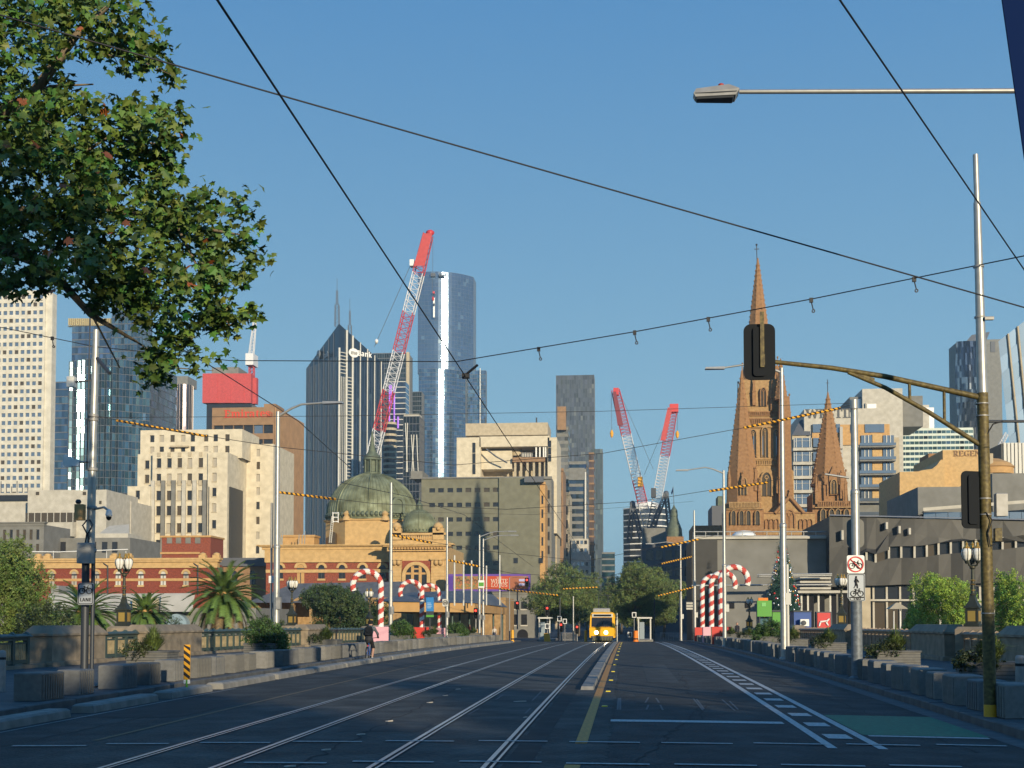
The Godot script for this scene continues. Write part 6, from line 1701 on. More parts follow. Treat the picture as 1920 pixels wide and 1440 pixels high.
func lamp_post(called: String, label: String, at: Vector3, turn: float) -> Node3D:
	var o := thing(called, label, "street lamp", at, "ornate lamps on the parapet")
	o.rotation.y = turn
	var b := MB.new()   # at: footpath level
	b.cbox(Vector3(0, 0, 0), Vector3(1.15, 1.42, 1.15), 0.1); part(b, "stone_pedestal", M.parapet, o)
	b = MB.new(); b.cbox(Vector3(0, 1.42, 0), Vector3(0.62, 0.12, 0.62), 0.03); b.cbox(Vector3(0, 1.54, 0), Vector3(0.5, 0.62, 0.5), 0.02); b.cbox(Vector3(0, 2.16, 0), Vector3(0.62, 0.1, 0.62), 0.03)
	b.loft([b.rect(0, 0, 2.26, 0.5, 0.5), b.rect(0, 0, 2.5, 0.26, 0.26), b.rect(0, 0, 2.7, 0.2, 0.2)]); part(b, "iron_base", M.iron_dark, o)
	b = MB.new()
	for s in [[0.252, 0], [0, 0.252], [-0.252, 0], [0, -0.252]]: b.box(Vector3(s[0], 1.85, s[1]), Vector3(0.02 if s[0] else 0.3, 0.42, 0.02 if s[1] else 0.3))
	part(b, "gilded_panel", M.gold, o)
	b = MB.new(); b.lathe(Vector3.ZERO, [[0.11, 2.68], [0.13, 2.74], [0.085, 2.8], [0.08, 3.1], [0.11, 3.14], [0.075, 3.2], [0.06, 3.75], [0.12, 3.8], [0.12, 3.88], [0.06, 3.94]], 10); part(b, "shaft", M.iron_dark, o)
	b = MB.new()
	for y in [2.74, 3.14, 3.84, 2.9, 3.3]: b.lathe(Vector3.ZERO, [[0.07, y - 0.035], [0.135 if y != 2.9 else 0.1, y], [0.07, y + 0.035]], 10)
	part(b, "gilt_ring", M.gold, o)
	b = MB.new()
	for k in 3: b.tube([Vector3(0, 3.85, 0), Vector3(cos(TAU * k / 3) * 0.18, 3.92, sin(TAU * k / 3) * 0.18), Vector3(cos(TAU * k / 3) * 0.24, 4.12, sin(TAU * k / 3) * 0.24)], [0.05, 0.04, 0.05], 6)
	part(b, "arms", M.iron_dark, o)
	for k in 3:
		var p := Vector3(cos(TAU * k / 3 + 0.3) * 0.24, 4.1, sin(TAU * k / 3 + 0.3) * 0.24)
		b = MB.new(); b.lathe(p, [[0.09, 0], [0.15, 0.08], [0.205, 0.24], [0.215, 0.36], [0.18, 0.46], [0.1, 0.52]], 12); var l := part(b, "lantern", M.milk, o)
		b = MB.new()
		for i in 6:
			var g := TAU * i / 6
			var pts := []
			for q in [[0.095, 0], [0.157, 0.08], [0.212, 0.24], [0.222, 0.36], [0.187, 0.46], [0.1, 0.53]]: pts.append(p + Vector3(cos(g) * q[0], q[1], sin(g) * q[0]))
			b.tube(pts, [0.014], 4)
		b.lathe(p, [[0.06, -0.12], [0.1, -0.02], [0.1, 0.02]], 8)
		part(b, "rib", M.iron_dark, l)
		b = MB.new(); b.lathe(p, [[0.13, 0.5], [0.15, 0.54], [0.08, 0.6], [0.05, 0.66], [0.07, 0.7], [0.0, 0.8]], 8); part(b, "crown", M.gold, l)
	return o

func bridge_sides() -> void:
	var pm := panel_meshes()
	for side in [-1, 1]:
		var x := -21.5 if side < 0 else 13.6
		var o := thing("parapet", "%s bridge parapet of stone piers and iron railing" % ("left" if side < 0 else "right"), "parapet", Vector3(x, path_y(x, 60), -60), "bridge parapets")
		var piers: Array = [[32, 40], [45.2, 50.2], [54.6, 62], [83, 89], [109, 115], [134, 140]] if side < 0 else [[31, 35.4], [39.4, 46.6], [54.3, 60.8], [78.5, 84.5], [103, 109], [128, 134]]
		for p in piers:
			var b := mb(o); var L: float = p[1] - p[0]; var m: float = (p[0] + p[1]) / 2; var y := path_y(x, m)
			b.loft([b.rect(x, -m, y - 1.0, 1.25, L), b.rect(x, -m, y + 0.16, 1.25, L), b.rect(x, -m, y + 0.18, 1.05, L - 0.2), b.rect(x, -m, y + 1.1, 1.05, L - 0.2), b.rect(x, -m, y + 1.12, 1.2, L), b.rect(x, -m, y + 1.2, 1.2, L), b.rect(x, -m, y + 1.5, 0.62, L - 0.55)])
			part(b, "pier", M.parapet, o)
		var d := 28.0
		while d < 142:
			var hit := false
			for p in piers:
				if d + 1.05 > p[0] - 0.1 and d < p[1]: hit = true
				if d < p[1] and d + 1.1 > p[0]: d = p[1] - 0.05; hit = true; break
			if hit:
				if d > 141: break
				var again := false
				for p in piers:
					if d >= p[0] and d < p[1] - 0.2: again = true
				if again: continue
			var fr := inst(pm[0], "panel", M.iron_green if side < 0 else M.iron_shaded, o, Transform3D(Basis(), Vector3(0, path_y(x, d) + 0.1 - o.position.y, -d - 1.1 - o.position.z)))
			inst(pm[1], "bars", M.iron_sunlit if side < 0 else M.iron_shaded, fr, Transform3D())
			d += 1.1
		var b := mb(o)
		for i in 28: b.span(Vector3(x - 0.35, path_y(x, 28 + 4 * i) - 1.2, -32 - 4 * i), Vector3(x + 0.35, path_y(x, 30 + 4 * i) + 0.12, -28 - 4 * i))
		part(b, "plinth", M.parapet, o)
	for s in [[232, 58.5, "nearest ornate lamp on the left parapet, beside the bicycle lane sign pole"], [547, 89, "second ornate lamp on the left parapet, beside a tall tram pole"], [693, 115, "third ornate lamp on the left parapet, above the cyclist"], [1825, 53.5, "nearest ornate lamp on the right parapet, left of the yellow signal pole"], [1578, 87.5, "second ornate lamp on the right parapet, left of the round no-bicycle sign"], [1405, 145, "farthest ornate lamp on the right parapet, beside the candy canes"]]:
		lamp_post("ornate_lamp", s[2], Vector3(X(s[0], s[1]), path_y(s[0] - 1175, s[1]), -s[1]), 0.4 + s[1] * 0.1)
	# ribbed concrete blocks along both kerbs
	var blk := MB.new()
	blk.cbox(Vector3(0, 0, 0), Vector3(0.62, 0.6, 1.12), 0.025)
	for k in 9: blk.span(Vector3(-0.335, 0.02, -0.50 + 0.12 * k), Vector3(-0.30, 0.56, -0.445 + 0.12 * k), "r"); blk.span(Vector3(0.30, 0.02, -0.50 + 0.12 * k), Vector3(0.335, 0.56, -0.445 + 0.12 * k), "l")
	var bm := blk.mesh()
	var small := MB.new(); small.cbox(Vector3.ZERO, Vector3(0.55, 0.58, 0.8), 0.025)
	for k in 6: small.span(Vector3(-0.30, 0.02, -0.35 + 0.12 * k), Vector3(-0.27, 0.54, -0.295 + 0.12 * k), "r"); small.span(Vector3(0.27, 0.02, -0.35 + 0.12 * k), Vector3(0.30, 0.54, -0.295 + 0.12 * k), "l")
	var sm := small.mesh()
	var tones := [M.block, tex(0.235, 0.225, 0.21, M.block.albedo_texture, 0.8, 0.85), tex(0.185, 0.185, 0.185, M.block.albedo_texture, 0.8, 0.85)]
	for side in [-1, 1]:
		var d := 27.3 if side < 0 else 24.1
		var i := 0
		while d < 128:
			i += 1
			var x := (-12.95 if side < 0 else 6.98) + rng.randf_range(-0.04, 0.04)
			var o := MeshInstance3D.new()
			o.name = numbered("concrete_block"); o.mesh = bm if (i * 7) % 5 < 3 else sm; o.material_override = tones[rng.randi() % 3]
			add_child(o); o.position = Vector3(x, path_y(x, d) + 0.006, -d); o.rotation.y = rng.randf_range(-0.07, 0.07)
			tag(o, "%s ribbed concrete block from the camera along the %s kerb" % [ordinal(i), "left" if side < 0 else "right"], "concrete block", "ribbed concrete blocks along the kerbs")
			d += rng.randf_range(1.5, 2.0)
			if side < 0 and (absf(d - 31.5) < 0.9): d += 0.6
	# planters behind the blocks
	var n := 0
	for s in [[8.0, 29.2, 1.0], [7.95, 39.0, 0.9], [8.0, 52, 0.8], [7.9, 62, 0.8], [7.9, 72, 0.8], [7.9, 84, 0.7], [7.9, 98, 0.7], [-14.1, 37.2, 1.0], [-14.0, 48.5, 0.9], [-13.9, 58.5, 0.9], [-14.0, 79, 0.8], [-13.9, 92, 0.8], [-13.9, 104, 0.7], [-13.9, 116, 0.7]]:
		n += 1
		var left: bool = s[0] < 0
		var o := thing("planter", "%s slatted metal planter with a bushy plant from the camera, behind the %s blocks" % [ordinal(n if not left else n - 7), "left" if left else "right"], "planter", Vector3(s[0], path_y(s[0], s[1]), -s[1]), "planters along the kerbs")
		var b := MB.new()
		for k in 9: b.span(Vector3(-0.62, 0.06 + 0.08 * k, -0.5), Vector3(0.62, 0.125 + 0.08 * k, 0.5), "tb" if k < 8 else "b")
		part(b, "slats", M.block, o)
		b = MB.new(); b.span(Vector3(-0.6, 0.02, -0.48), Vector3(0.6, 0.76, 0.48)); part(b, "liner", M.dark_steel, o)
		b = MB.new(); b.cbox(Vector3(0, 0.76, 0), Vector3(1.3, 0.05, 1.06), 0.01); part(b, "rim", M.bluestone, o)
		if left and n % 2 == 1 or n == 5:
			crown(o, "shrub", [[Vector3(0, 1.1, 0), Vector3(0.75, 0.6, 0.65)], [Vector3(0.5 if left else -0.5, 0.75, 0.1), Vector3(0.5, 0.6, 0.5)]], 420, 0.13, Color(0.05, 0.10, 0.02), 0.35, 60 + n)
		else:
			var g := tuft(620, 0.85 * s[2], 0.72, 90 + n)
			inst(g, "grass_tuft", M.leaf, o, Transform3D(Basis(), Vector3(0, 0.78, 0)))
			crown(o, "trailing_leaves", [[Vector3(-0.35, 0.82, 0.25), Vector3(0.5, 0.22, 0.4)]], 70, 0.12, Color(0.035, 0.05, 0.015), 0.3, 40 + n)
	# candy canes
	var red := Color(0.50, 0.065, 0.05); var white := Color(0.76, 0.72, 0.66)
	for s in [[714, 98.0, 661, 1065, 1, "tallest striped candy cane, left of the street on a pink plinth"], [791, 122.0, 750, 1085, 1, "middle striped candy cane of the three on the left"], [824, 138.0, 787, 1093, 1, "farthest striped candy cane of the three on the left"], [1352, 100.0, 1403, 1057, 1, "nearest striped candy cane on the right, hooking right"], [1334, 112.0, 1379, 1068, 1, "middle striped candy cane of the three on the right"], [1317, 125.0, 1358, 1075, 1, "farthest striped candy cane of the three on the right"]]:
		var dd: float = s[1]
		var x := X(s[0], dd); var y := path_y(x, dd); var top := Y(s[3], dd, s[0]); var xe := X(s[2], dd)
		var r := absf(xe - x) / 2; var cy := top - r - 0.26
		var o := thing("candy_cane", s[5], "candy cane", Vector3(x, y, -dd), "giant candy canes along the bridge")
		var pts := [Vector3(x, y + 0.9, -dd)]
		for i in 16:
			var g := PI * i / 15.0 * 1.12
			pts.append(Vector3((x + xe) / 2 + (x - xe) / 2 * cos(g), cy + r * sin(g), -dd))
		var b := mb(o); striped(b, pts, 0.23, 0.8, red, white); part(b, "cane", M.vert, o)
		b = mb(o); b.cbox(Vector3(x, y, -dd), Vector3(1.5, 1.35, 1.2), 0.03); part(b, "plinth", M.pink if s[0] in [714, 824, 1334] else M.candy_red, o)


# ---------- poles, signs, wires ----------
func pole(called: String, label: String, at: Vector3, h: float, r0: float, r1: float, mat: Material, cat := "pole") -> Node3D:
	var o := thing(called, label, cat, at, "tram and lamp poles")
	var b := MB.new()
	b.lathe(Vector3.ZERO, [[r0 * 1.5, 0], [r0 * 1.5, 0.06], [r0 * 1.05, 0.1], [r0, h * 0.45], [r0 * 1.12, h * 0.452], [r0 * 1.12, h * 0.46], [lerpf(r0, r1, 0.5), h * 0.465], [r1, h], [0, h + 0.02]], 14)
	part(b, "shaft", mat, o)
	return o

func lamp_arm(o: Node3D, top: Vector3, tip: Vector3, curve: float, mat: Material) -> void:
	var b := mb(o); var m := top.lerp(tip, 0.5) + Vector3(0, curve, 0)
	b.tube([top, top.lerp(m, 0.6) + Vector3(0, curve * 0.2, 0), m, tip], [0.06, 0.05, 0.045, 0.04], 8); part(b, "arm", mat, o)
	var f := (tip - m).normalized()
	b = mb(o); b.t = b.t * Transform3D(Basis(Vector3(f.x, 0, f.z).normalized(), Vector3.UP, Vector3(f.x, 0, f.z).normalized().cross(Vector3.UP)), tip)
	b.loft([[Vector3(-0.1, -0.06, 0.12), Vector3(0.75, -0.05, 0.17), Vector3(0.75, -0.05, -0.17), Vector3(-0.1, -0.06, -0.12)], [Vector3(-0.1, 0.05, 0.1), Vector3(0.72, 0.03, 0.13), Vector3(0.72, 0.03, -0.13), Vector3(-0.1, 0.05, -0.1)]])
	part(b, "lamp_head", M.galv, o)

func bicycle_icon(b: MB, c: Vector3, s: float, r: float) -> void:
	for k in [-1, 1]: b.arch(c.x + k * 0.62 * s, c.y, 0.40 * s, 0.40 * s + r * 2, c.z - 0.01, c.z + 0.006, 18, 0, 0, TAU * 0.9999)
	var pts := {"w0": Vector3(-0.62, 0, 0), "w1": Vector3(0.62, 0, 0), "bb": Vector3(-0.05, -0.02, 0), "st": Vector3(-0.22, 0.62, 0), "hd": Vector3(0.42, 0.6, 0), "hb": Vector3(0.36, 0.85, 0), "gr": Vector3(0.55, 0.88, 0), "sd": Vector3(-0.26, 0.75, 0), "s2": Vector3(-0.42, 0.78, 0), "s3": Vector3(-0.08, 0.76, 0)}
	for e in [["w0", "bb"], ["bb", "st"], ["st", "w0"], ["st", "hd"], ["bb", "hd"], ["hd", "w1"], ["hd", "hb"], ["hb", "gr"], ["st", "sd"], ["s2", "s3"]]: b.bar(c + pts[e[0]] * s, c + pts[e[1]] * s, r, 4)

func rounded(w: float, h: float, r: float) -> PackedVector2Array:
	var o := PackedVector2Array()
	for q in [[1, -1, -PI / 2], [1, 1, 0.0], [-1, 1, PI / 2], [-1, -1, PI]]:
		for i in 6: o.append(Vector2(q[0] * (w / 2 - r) + cos(q[2] + PI / 2 * i / 5) * r, q[1] * (h / 2 - r) + sin(q[2] + PI / 2 * i / 5) * r))
	return o

func plate(root: Node3D, called: String, c: Vector3, w: float, h: float, mat: Material, border: Material) -> void:
	var b := mb(root); b.t = b.t * Transform3D(Basis(), c); b.prism(rounded(w, h, 0.05), -0.012, 0.0); var pl := part(b, called, mat, root)
	if border:
		b = mb(root); b.t = b.t * Transform3D(Basis(), c)
		var oo := rounded(w - 0.03, h - 0.03, 0.04); var ii := rounded(w - 0.07, h - 0.07, 0.03)
		for i in oo.size():
			var j := (i + 1) % oo.size()
			b.quad(Vector3(oo[i].x, oo[i].y, 0.004), Vector3(oo[j].x, oo[j].y, 0.004), Vector3(ii[j].x, ii[j].y, 0.004), Vector3(ii[i].x, ii[i].y, 0.004))
		part(b, "border", border, pl)

func wire(label: String, pts: Array, r: float, guards := [], hangers := []) -> void:
	var q := []
	for p in pts: q.append(P(p[0], p[1], p[2]))
	var o := thing("overhead_wire", label, "wire", q[0], "overhead tram wires")
	var b := mb(o); b.tube(q, [r], 6); part(b, "cable", M.wire, o)
	for g in guards:
		b = mb(o); striped(b, [P(g[0], g[1], g[2]), P(g[3], g[4], g[5])], g[6], g[7], Color(0.75, 0.36, 0.02), Color(0.012, 0.012, 0.012), 8, 0.03, 1.0); part(b, "striped_guard", M.vert, o)
	for h in hangers:
		var c := P(h[0], h[1], h[2])
		b = mb(o); b.box(c + Vector3(0, -0.02, 0), Vector3(0.07, 0.09, 0.05)); b.bar(c + Vector3(0, -0.05, 0), c + Vector3(0.035, -0.2, 0), 0.012, 5); b.arch(c.x + 0.04, c.y - 0.235, 0.018, 0.036, c.z - 0.01, c.z + 0.01, 10, 0, 0, TAU * 0.999); part(b, "hanger", M.wire, o)

func poles_and_wires() -> void:
	var fp := func(x: float, d: float) -> Vector3: return Vector3(x, path_y(x, d), -d)
	# left pole with cameras, boxes and the bicycle lane sign
	var d := 32.0
	var x := X(161, d, 1290)
	var o := thing("camera_pole", "grey pole with cameras, white boxes and a bicycle lane sign, left side", "pole", fp.call(x, d), "tram and lamp poles")
	var b := mb(o); var base := o.position
	var y1 := Y(1025, d, 165); var xt := X(178, d, 600) - X(161, d, 1290)
	b.t = Transform3D(); b.t = Transform3D(Basis(), Vector3.ZERO)
	b.lathe(Vector3(-0.05, 0, 0), [[0.1, 0], [0.1, y1 - base.y]], 10); b.lathe(Vector3(0.16, 0, 0.02), [[0.055, 0], [0.055, y1 - base.y]], 8); b.box(Vector3(-0.02, 0.02, 0), Vector3(0.55, 0.04, 0.4)); part(b, "lower_column", M.dark_steel, o)
	b = MB.new(); b.tube([Vector3(0.06, y1 - base.y - 0.2, 0), Vector3(0.14, 9.3, 0)], [0.115, 0.085], 12); part(b, "shaft", M.galv, o)
	for y in [5.6, 6.9, 7.0, 4.6, 3.5]:
		b = MB.new(); b.lathe(Vector3(0.095, y, 0), [[0.12, 0], [0.135, 0.02], [0.135, 0.07], [0.12, 0.09]], 10); part(b, "clamp", M.galv_dull, o)
	b = MB.new(); b.cbox(Vector3(0.02, Y(1057, d, 165) - base.y, 0.17), Vector3(0.37, 0.53, 0.26), 0.02); part(b, "control_box", M.galv_dull, o)
	b = MB.new(); b.lathe(Vector3(0.16, 0.1, 0.14), [[0.05, 0], [0.05, 0.32], [0.035, 0.34]], 8); part(b, "pipe_end", M.white, o)
	for s in [[128, 866, 0.24, 0.27], [142, 868, 0.19, 0.18]]:
		b = mb(o); var c := P(s[0], s[1], d - 0.25); b.t = b.t * Transform3D(Basis(Vector3.UP, 0.2), c); b.prism(rounded(s[2], s[3], 0.04), -0.06, 0.06); part(b, "antenna_box", M.white, o)
	b = mb(o); b.bar(P(150, 866, d - 0.2), P(172, 866, d), 0.025, 5); part(b, "bracket", M.galv, o)
	b = mb(o); b.bar(P(140, 716, d - 0.2), P(172, 713, d), 0.025, 5); part(b, "bracket", M.dark_steel, o)
	b = mb(o); b.cbox(P(134, 726, d - 0.2), Vector3(0.2, 0.28, 0.16), 0.02); part(b, "floodlight", M.milk, o)
	b = mb(o); fb(b, 139, 155, 975, 945, d - 0.15, d - 0.35); part(b, "ochre_box", M.ochre2, o)
	b = mb(o); b.lathe(P(147, 941, d - 0.25), [[0.05, -0.05], [0.08, 0], [0.05, 0.06]], 10); part(b, "camera", M.dark_steel, o)
	b = mb(o); b.tube([P(176, 955, d), P(195, 951, d - 0.2), P(203, 957, d - 0.3)], [0.03], 6); part(b, "bracket", M.galv, o)
	b = mb(o); b.lathe(P(204, 968, d - 0.3), [[0.06, -0.02], [0.09, 0.03], [0.07, 0.14], [0.02, 0.18]], 10); var cm := part(b, "dome_camera", M.white, o)
	b = mb(o); b.ball(P(204, 970, d - 0.3), Vector3(0.07, 0.08, 0.07), 8); part(b, "dark_dome", M.black_plastic, cm)
	b = mb(o); b.tube([P(163, 975, d - 0.15), P(155, 985, d - 0.25), P(163, 1000, d - 0.2), P(160, 1018, d - 0.15)], [0.022], 5); b.tube([P(168, 975, d - 0.15), P(174, 984, d - 0.25), P(165, 1000, d - 0.2), P(166, 1018, d - 0.15)], [0.022], 5); part(b, "cable_loop", M.dark_steel, o)
	b = mb(o); b.tube([P(170, 560, d - 0.12), P(166, 720, d - 0.14), P(163, 880, d - 0.15)], [0.018], 5); part(b, "cable_run", M.dark_steel, o)
	b = mb(o); b.bar(P(180, 670, d), P(206, 700, d - 0.5), 0.05, 6); part(b, "stay_arm", M.dark_steel, o)
	# bicycle lane sign on it
	o = thing("bicycle_lane_sign", "square grey sign with a bicycle and the word LANE on the left pole", "sign", P(160.5, 1134, d - 0.3))
	plate(o, "plate", P(160.5, 1113.5, d - 0.3), 0.42, 0.56, plain(0.35, 0.37, 0.40, 0.4), M.black)
	b = mb(o); bicycle_icon(b, P(160.5, 1108, d - 0.31), 0.155, 0.009); part(b, "bicycle_symbol", M.black, o)
	letters(o, "LANE", P(160.5, 1124.5, d - 0.305), 0.088, M.black, 0, true, false, "lettering", 0.01)
	# poles up the left side
	for s in [[518.0, 52.0, 772.0, true, "tall galvanised lamp pole with its arm over the road, left side, nearest of its row"], [732.5, 82.0, 905.0, false, "galvanised tram pole with a flat top, left side behind the cyclist"], [838.0, 108.0, 970.0, false, "galvanised tram pole beside the speed sign, left side"], [899.0, 128.0, 1003.0, true, "galvanised lamp pole with a curved arm, left side near the canopy"], [906.0, 134.0, 1010.0, true, "galvanised lamp pole just right of the green route sign"]]:
		var xx := X(s[0], s[1], 1165); var p: Vector3 = fp.call(xx, s[1])
		o = pole("tram_pole", s[4], p, Y(s[2], s[1], s[0]) - p.y, 0.13, 0.085, M.galv)
		if s[3]:
			var t := p + Vector3(0, Y(s[2], s[1], s[0]) - p.y - 0.2, 0)
			lamp_arm(o, t, t + Vector3(2.0 if s[0] < 600 else 3.0, 0.55, 0), 0.22, M.galv)
		b = mb(o); b.box(p + Vector3(0.12, 2.4, 0.1), Vector3(0.2, 0.5, 0.2)); part(b, "junction_box", M.galv_dull, o)
	o = pole("slim_pole", "slim second pole standing just left of the nearest left lamp pole", fp.call(X(508, 52.4), 52.4), 6.6, 0.05, 0.05, M.galv_dull)
	b = mb(o); b.box(o.position + Vector3(0, 3.4, 0), Vector3(0.18, 0.3, 0.14)); part(b, "junction_box", M.white, o)
	# right side: poles
	for s in [[1470.0, 56.0, 690.0, 1327.0, "tall galvanised lamp pole right of the cycle lane, its lamp left of the hanging signal"], [1359.0, 88.0, 882.0, 1270.0, "galvanised lamp pole beside the right candy canes with a curved arm"], [1303.0, 128.0, 957.0, 0.0, "galvanised tram pole without a lamp, right side far"], [1277.0, 140.0, 1020.0, 1212.0, "farthest galvanised lamp pole with a curved arm, right side"]]:
		var xx := X(s[0], s[1], 1190); var p: Vector3 = fp.call(xx, s[1])
		o = pole("tram_pole", s[4], p, Y(s[2], s[1], s[0]) - p.y, 0.14, 0.08, M.galv)
		if s[3] > 0:
			var t := p + Vector3(0, Y(s[2], s[1], s[0]) - p.y - 0.2, 0); var e := Vector3(X(s[3], s[1]) + 0.7, t.y + 0.25, t.z)
			lamp_arm(o, t, e, 0.3, M.galv)
		b = mb(o); b.box(p + Vector3(0.18, 2.6, 0.05), Vector3(0.22, 0.5, 0.2)); part(b, "junction_box", M.offpaint, o)
	o = pole("slim_pole", "slim white conduit pole beside the tall right lamp pole", fp.call(X(1477, 56.3), 56.3), 4.1, 0.07, 0.06, M.offpaint)
	# right pole carrying the no-bicycle and shared path signs
	d = 38.0
	x = X(1607, d, 1245)
	o = thing("sign_pole", "thick galvanised pole carrying round no-bicycle sign and shared path sign, right side", "pole", fp.call(x, d), "tram and lamp poles")
	var ly := Y(1120, d, 1600) - o.position.y; var ty := Y(750, d, 1594) - o.position.y
	b = MB.new(); b.lathe(Vector3.ZERO, [[0.24, 0], [0.24, 0.04], [0.165, 0.08], [0.16, ly]], 14); part(b, "lower_column", M.grey_pole, o)
	b = MB.new(); b.lathe(Vector3.ZERO, [[0.13, ly], [0.14, ly + 0.02], [0.12, ly + 1.0], [0.125, ly + 3.0], [0.135, ly + 3.02], [0.135, ly + 3.1], [0.105, ly + 3.15], [0.10, ty - 0.3], [0.115, ty - 0.25], [0.115, ty], [0, ty + 0.02]], 14); part(b, "shaft", M.galv, o)
	b = mb(o); b.bar(P(1547, 889, d), P(1592, 896, d), 0.035, 6); part(b, "side_arm", M.galv, o)
	b = mb(o); b.t = b.t * Transform3D(Basis(), P(1604, 1000, d + 0.3)); b.prism(rounded(0.5, 0.85, 0.16), -0.02, 0.0); part(b, "rear_board", M.greywall, o)
	o = thing("no_bicycle_sign", "white sign with a bicycle in a red crossed circle, right side", "sign", P(1604, 1078, d - 0.2))
	plate(o, "plate", P(1604.5, 1058, d - 0.2), 0.50, 0.52, M.white, null)
	b = mb(o); bicycle_icon(b, P(1604.5, 1061, d - 0.215), 0.17, 0.010); part(b, "bicycle_symbol", M.black, o)
	b = mb(o); var sc := P(1604.5, 1058, d - 0.22); b.arch(sc.x, sc.y, 0.195, 0.232, sc.z - 0.012, sc.z, 28, 0, 0, TAU * 0.9999); b.bar(sc + Vector3(-0.145, 0.145, 0), sc + Vector3(0.145, -0.145, 0), 0.016, 4); part(b, "red_ring", M.red, o)
	o = thing("shared_path_sign", "grey sign with a walking figure above a bicycle, END plate below, right side", "sign", P(1605, 1130, d - 0.2))
	plate(o, "plate", P(1605.5, 1099, d - 0.2), 0.50, 0.72, plain(0.42, 0.45, 0.48, 0.4), M.black)
	b = mb(o); bicycle_icon(b, P(1607, 1113, d - 0.215), 0.165, 0.010); part(b, "bicycle_symbol", M.black, o)
	b = mb(o); var w := P(1605.5, 1092, d - 0.215)
	b.ball(w + Vector3(0.0, 0.155, 0), Vector3(0.028, 0.032, 0.012), 8); b.tube([w + Vector3(0, 0.12, 0), w + Vector3(-0.005, 0.0, 0)], [0.034, 0.03], 6); b.tube([w + Vector3(-0.005, 0.0, 0), w + Vector3(0.03, -0.08, 0), w + Vector3(0.035, -0.17, 0)], [0.026, 0.02, 0.014], 6); b.tube([w + Vector3(-0.005, 0.0, 0), w + Vector3(-0.02, -0.09, 0), w + Vector3(-0.065, -0.16, 0)], [0.026, 0.02, 0.014], 6); b.tube([w + Vector3(0.0, 0.11, 0), w + Vector3(0.05, 0.05, 0), w + Vector3(0.07, 0.0, 0)], [0.016], 5); b.tube([w + Vector3(0.0, 0.11, 0), w + Vector3(-0.045, 0.05, 0), w + Vector3(-0.03, 0.0, 0)], [0.016], 5)
	part(b, "walking_symbol", M.black, o)
	plate(o, "end_plate", P(1607.5, 1122.5, d - 0.2), 0.46, 0.14, plain(0.42, 0.45, 0.48, 0.4), M.black)
	letters(o, "END", P(1607.5, 1122.8, d - 0.205), 0.075, M.black, 0, true, false, "lettering", 0.01)
	# near right signal pole with mast arm
	d = 24.0
	x = X(1857, d, 1330)
	o = thing("signal_pole", "mustard and galvanised signal pole with a trussed mast arm, near the right edge", "pole", fp.call(x, d), "tram and lamp poles")
	base = o.position
	var jy := Y(742, d, 1842) - base.y; var my := Y(380, d, 1832) - base.y; var hy := Y(290, d, 1829) - base.y
	var lean := X(1842, d, 742) - x; var lean2 := X(1829, d, 290) - x
	b = MB.new(); b.lathe(Vector3(0, 0, 0), [[0.118, 0.0], [0.118, 0.22]], 14); part(b, "yellow_foot", M.yellow, o)
	b = MB.new(); b.tube([Vector3(0, 0.2, 0), Vector3(lean, jy + 0.05, 0)], [0.112, 0.10], 16); part(b, "mustard_column", M.mustard, o)
	b = MB.new(); b.tube([Vector3(lean, jy, 0), Vector3(lerpf(lean, lean2, 0.72), my, 0)], [0.095, 0.065], 16); b.tube([Vector3(lerpf(lean, lean2, 0.72), my - 0.1, 0), Vector3(lean2, hy, 0)], [0.052, 0.05], 12); part(b, "shaft", M.galv, o)
	for v in [595, 500, 757, 780, 935, 965, 1150]:
		b = mb(o); var c := P(1857 - 28.0 * (1330 - v) / 1040.0, v, d); b.lathe(c, [[0.10, -0.015], [0.118 if v > 700 else 0.1, -0.01], [0.118 if v > 700 else 0.1, 0.01], [0.10, 0.015]], 14); part(b, "band", M.galv_dull, o)
	b = mb(o); b.cbox(P(1849, 597, d - 0.1) + Vector3(0.05, -0.03, 0), Vector3(0.16, 0.06, 0.08), 0.01); part(b, "clamp", M.galv_dull, o)
	b = mb(o); b.tube([P(1842, 746, d), P(1760, 728, d), P(1660, 706, d), P(1560, 690, d), P(1436, 677, d)], [0.055, 0.052, 0.05, 0.045, 0.04], 10); part(b, "mast_arm", M.mustard, o)
	b = mb(o); b.tube([P(1836, 833, d), P(1740, 772, d), P(1660, 727, d), P(1590, 698, d)], [0.045, 0.042, 0.04, 0.035], 10); part(b, "mast_brace", M.mustard, o)
	for s in [[1705, 716, 750], [1770, 731, 790]]:
		b = mb(o); b.bar(P(s[0], s[1], d), P(s[0] + 1, s[2], d), 0.028, 8); part(b, "strut", M.mustard, o)
	b = mb(o); b.loft([[P(1595, 698, d - 0.02), P(1640, 722, d - 0.02), P(1640, 722, d + 0.02), P(1595, 698, d + 0.02)], [P(1600, 697, d - 0.02), P(1640, 709, d - 0.02), P(1640, 709, d + 0.02), P(1600, 697, d + 0.02)]]); part(b, "gusset", M.mustard, o)
	b = mb(o); b.cbox(P(1877, 968, d), Vector3(0.2, 0.42, 0.18), 0.015); part(b, "grey_box", M.galv_dull, o)
	b = mb(o); b.cbox(P(1871, 1015, d), Vector3(0.12, 0.24, 0.14), 0.01); part(b, "mustard_box", M.mustard, o)
	b = mb(o); b.tube([P(1848, 960, d - 0.12), P(1860, 975, d - 0.14), P(1852, 1000, d - 0.13), P(1857, 1025, d - 0.14), P(1865, 1020, d - 0.12)], [0.012], 5); part(b, "cable", M.black, o)
	b = mb(o); b.bar(P(1852, 790, d), P(1960, 790, d), 0.028, 6); part(b, "side_bracket", M.dark_steel, o)
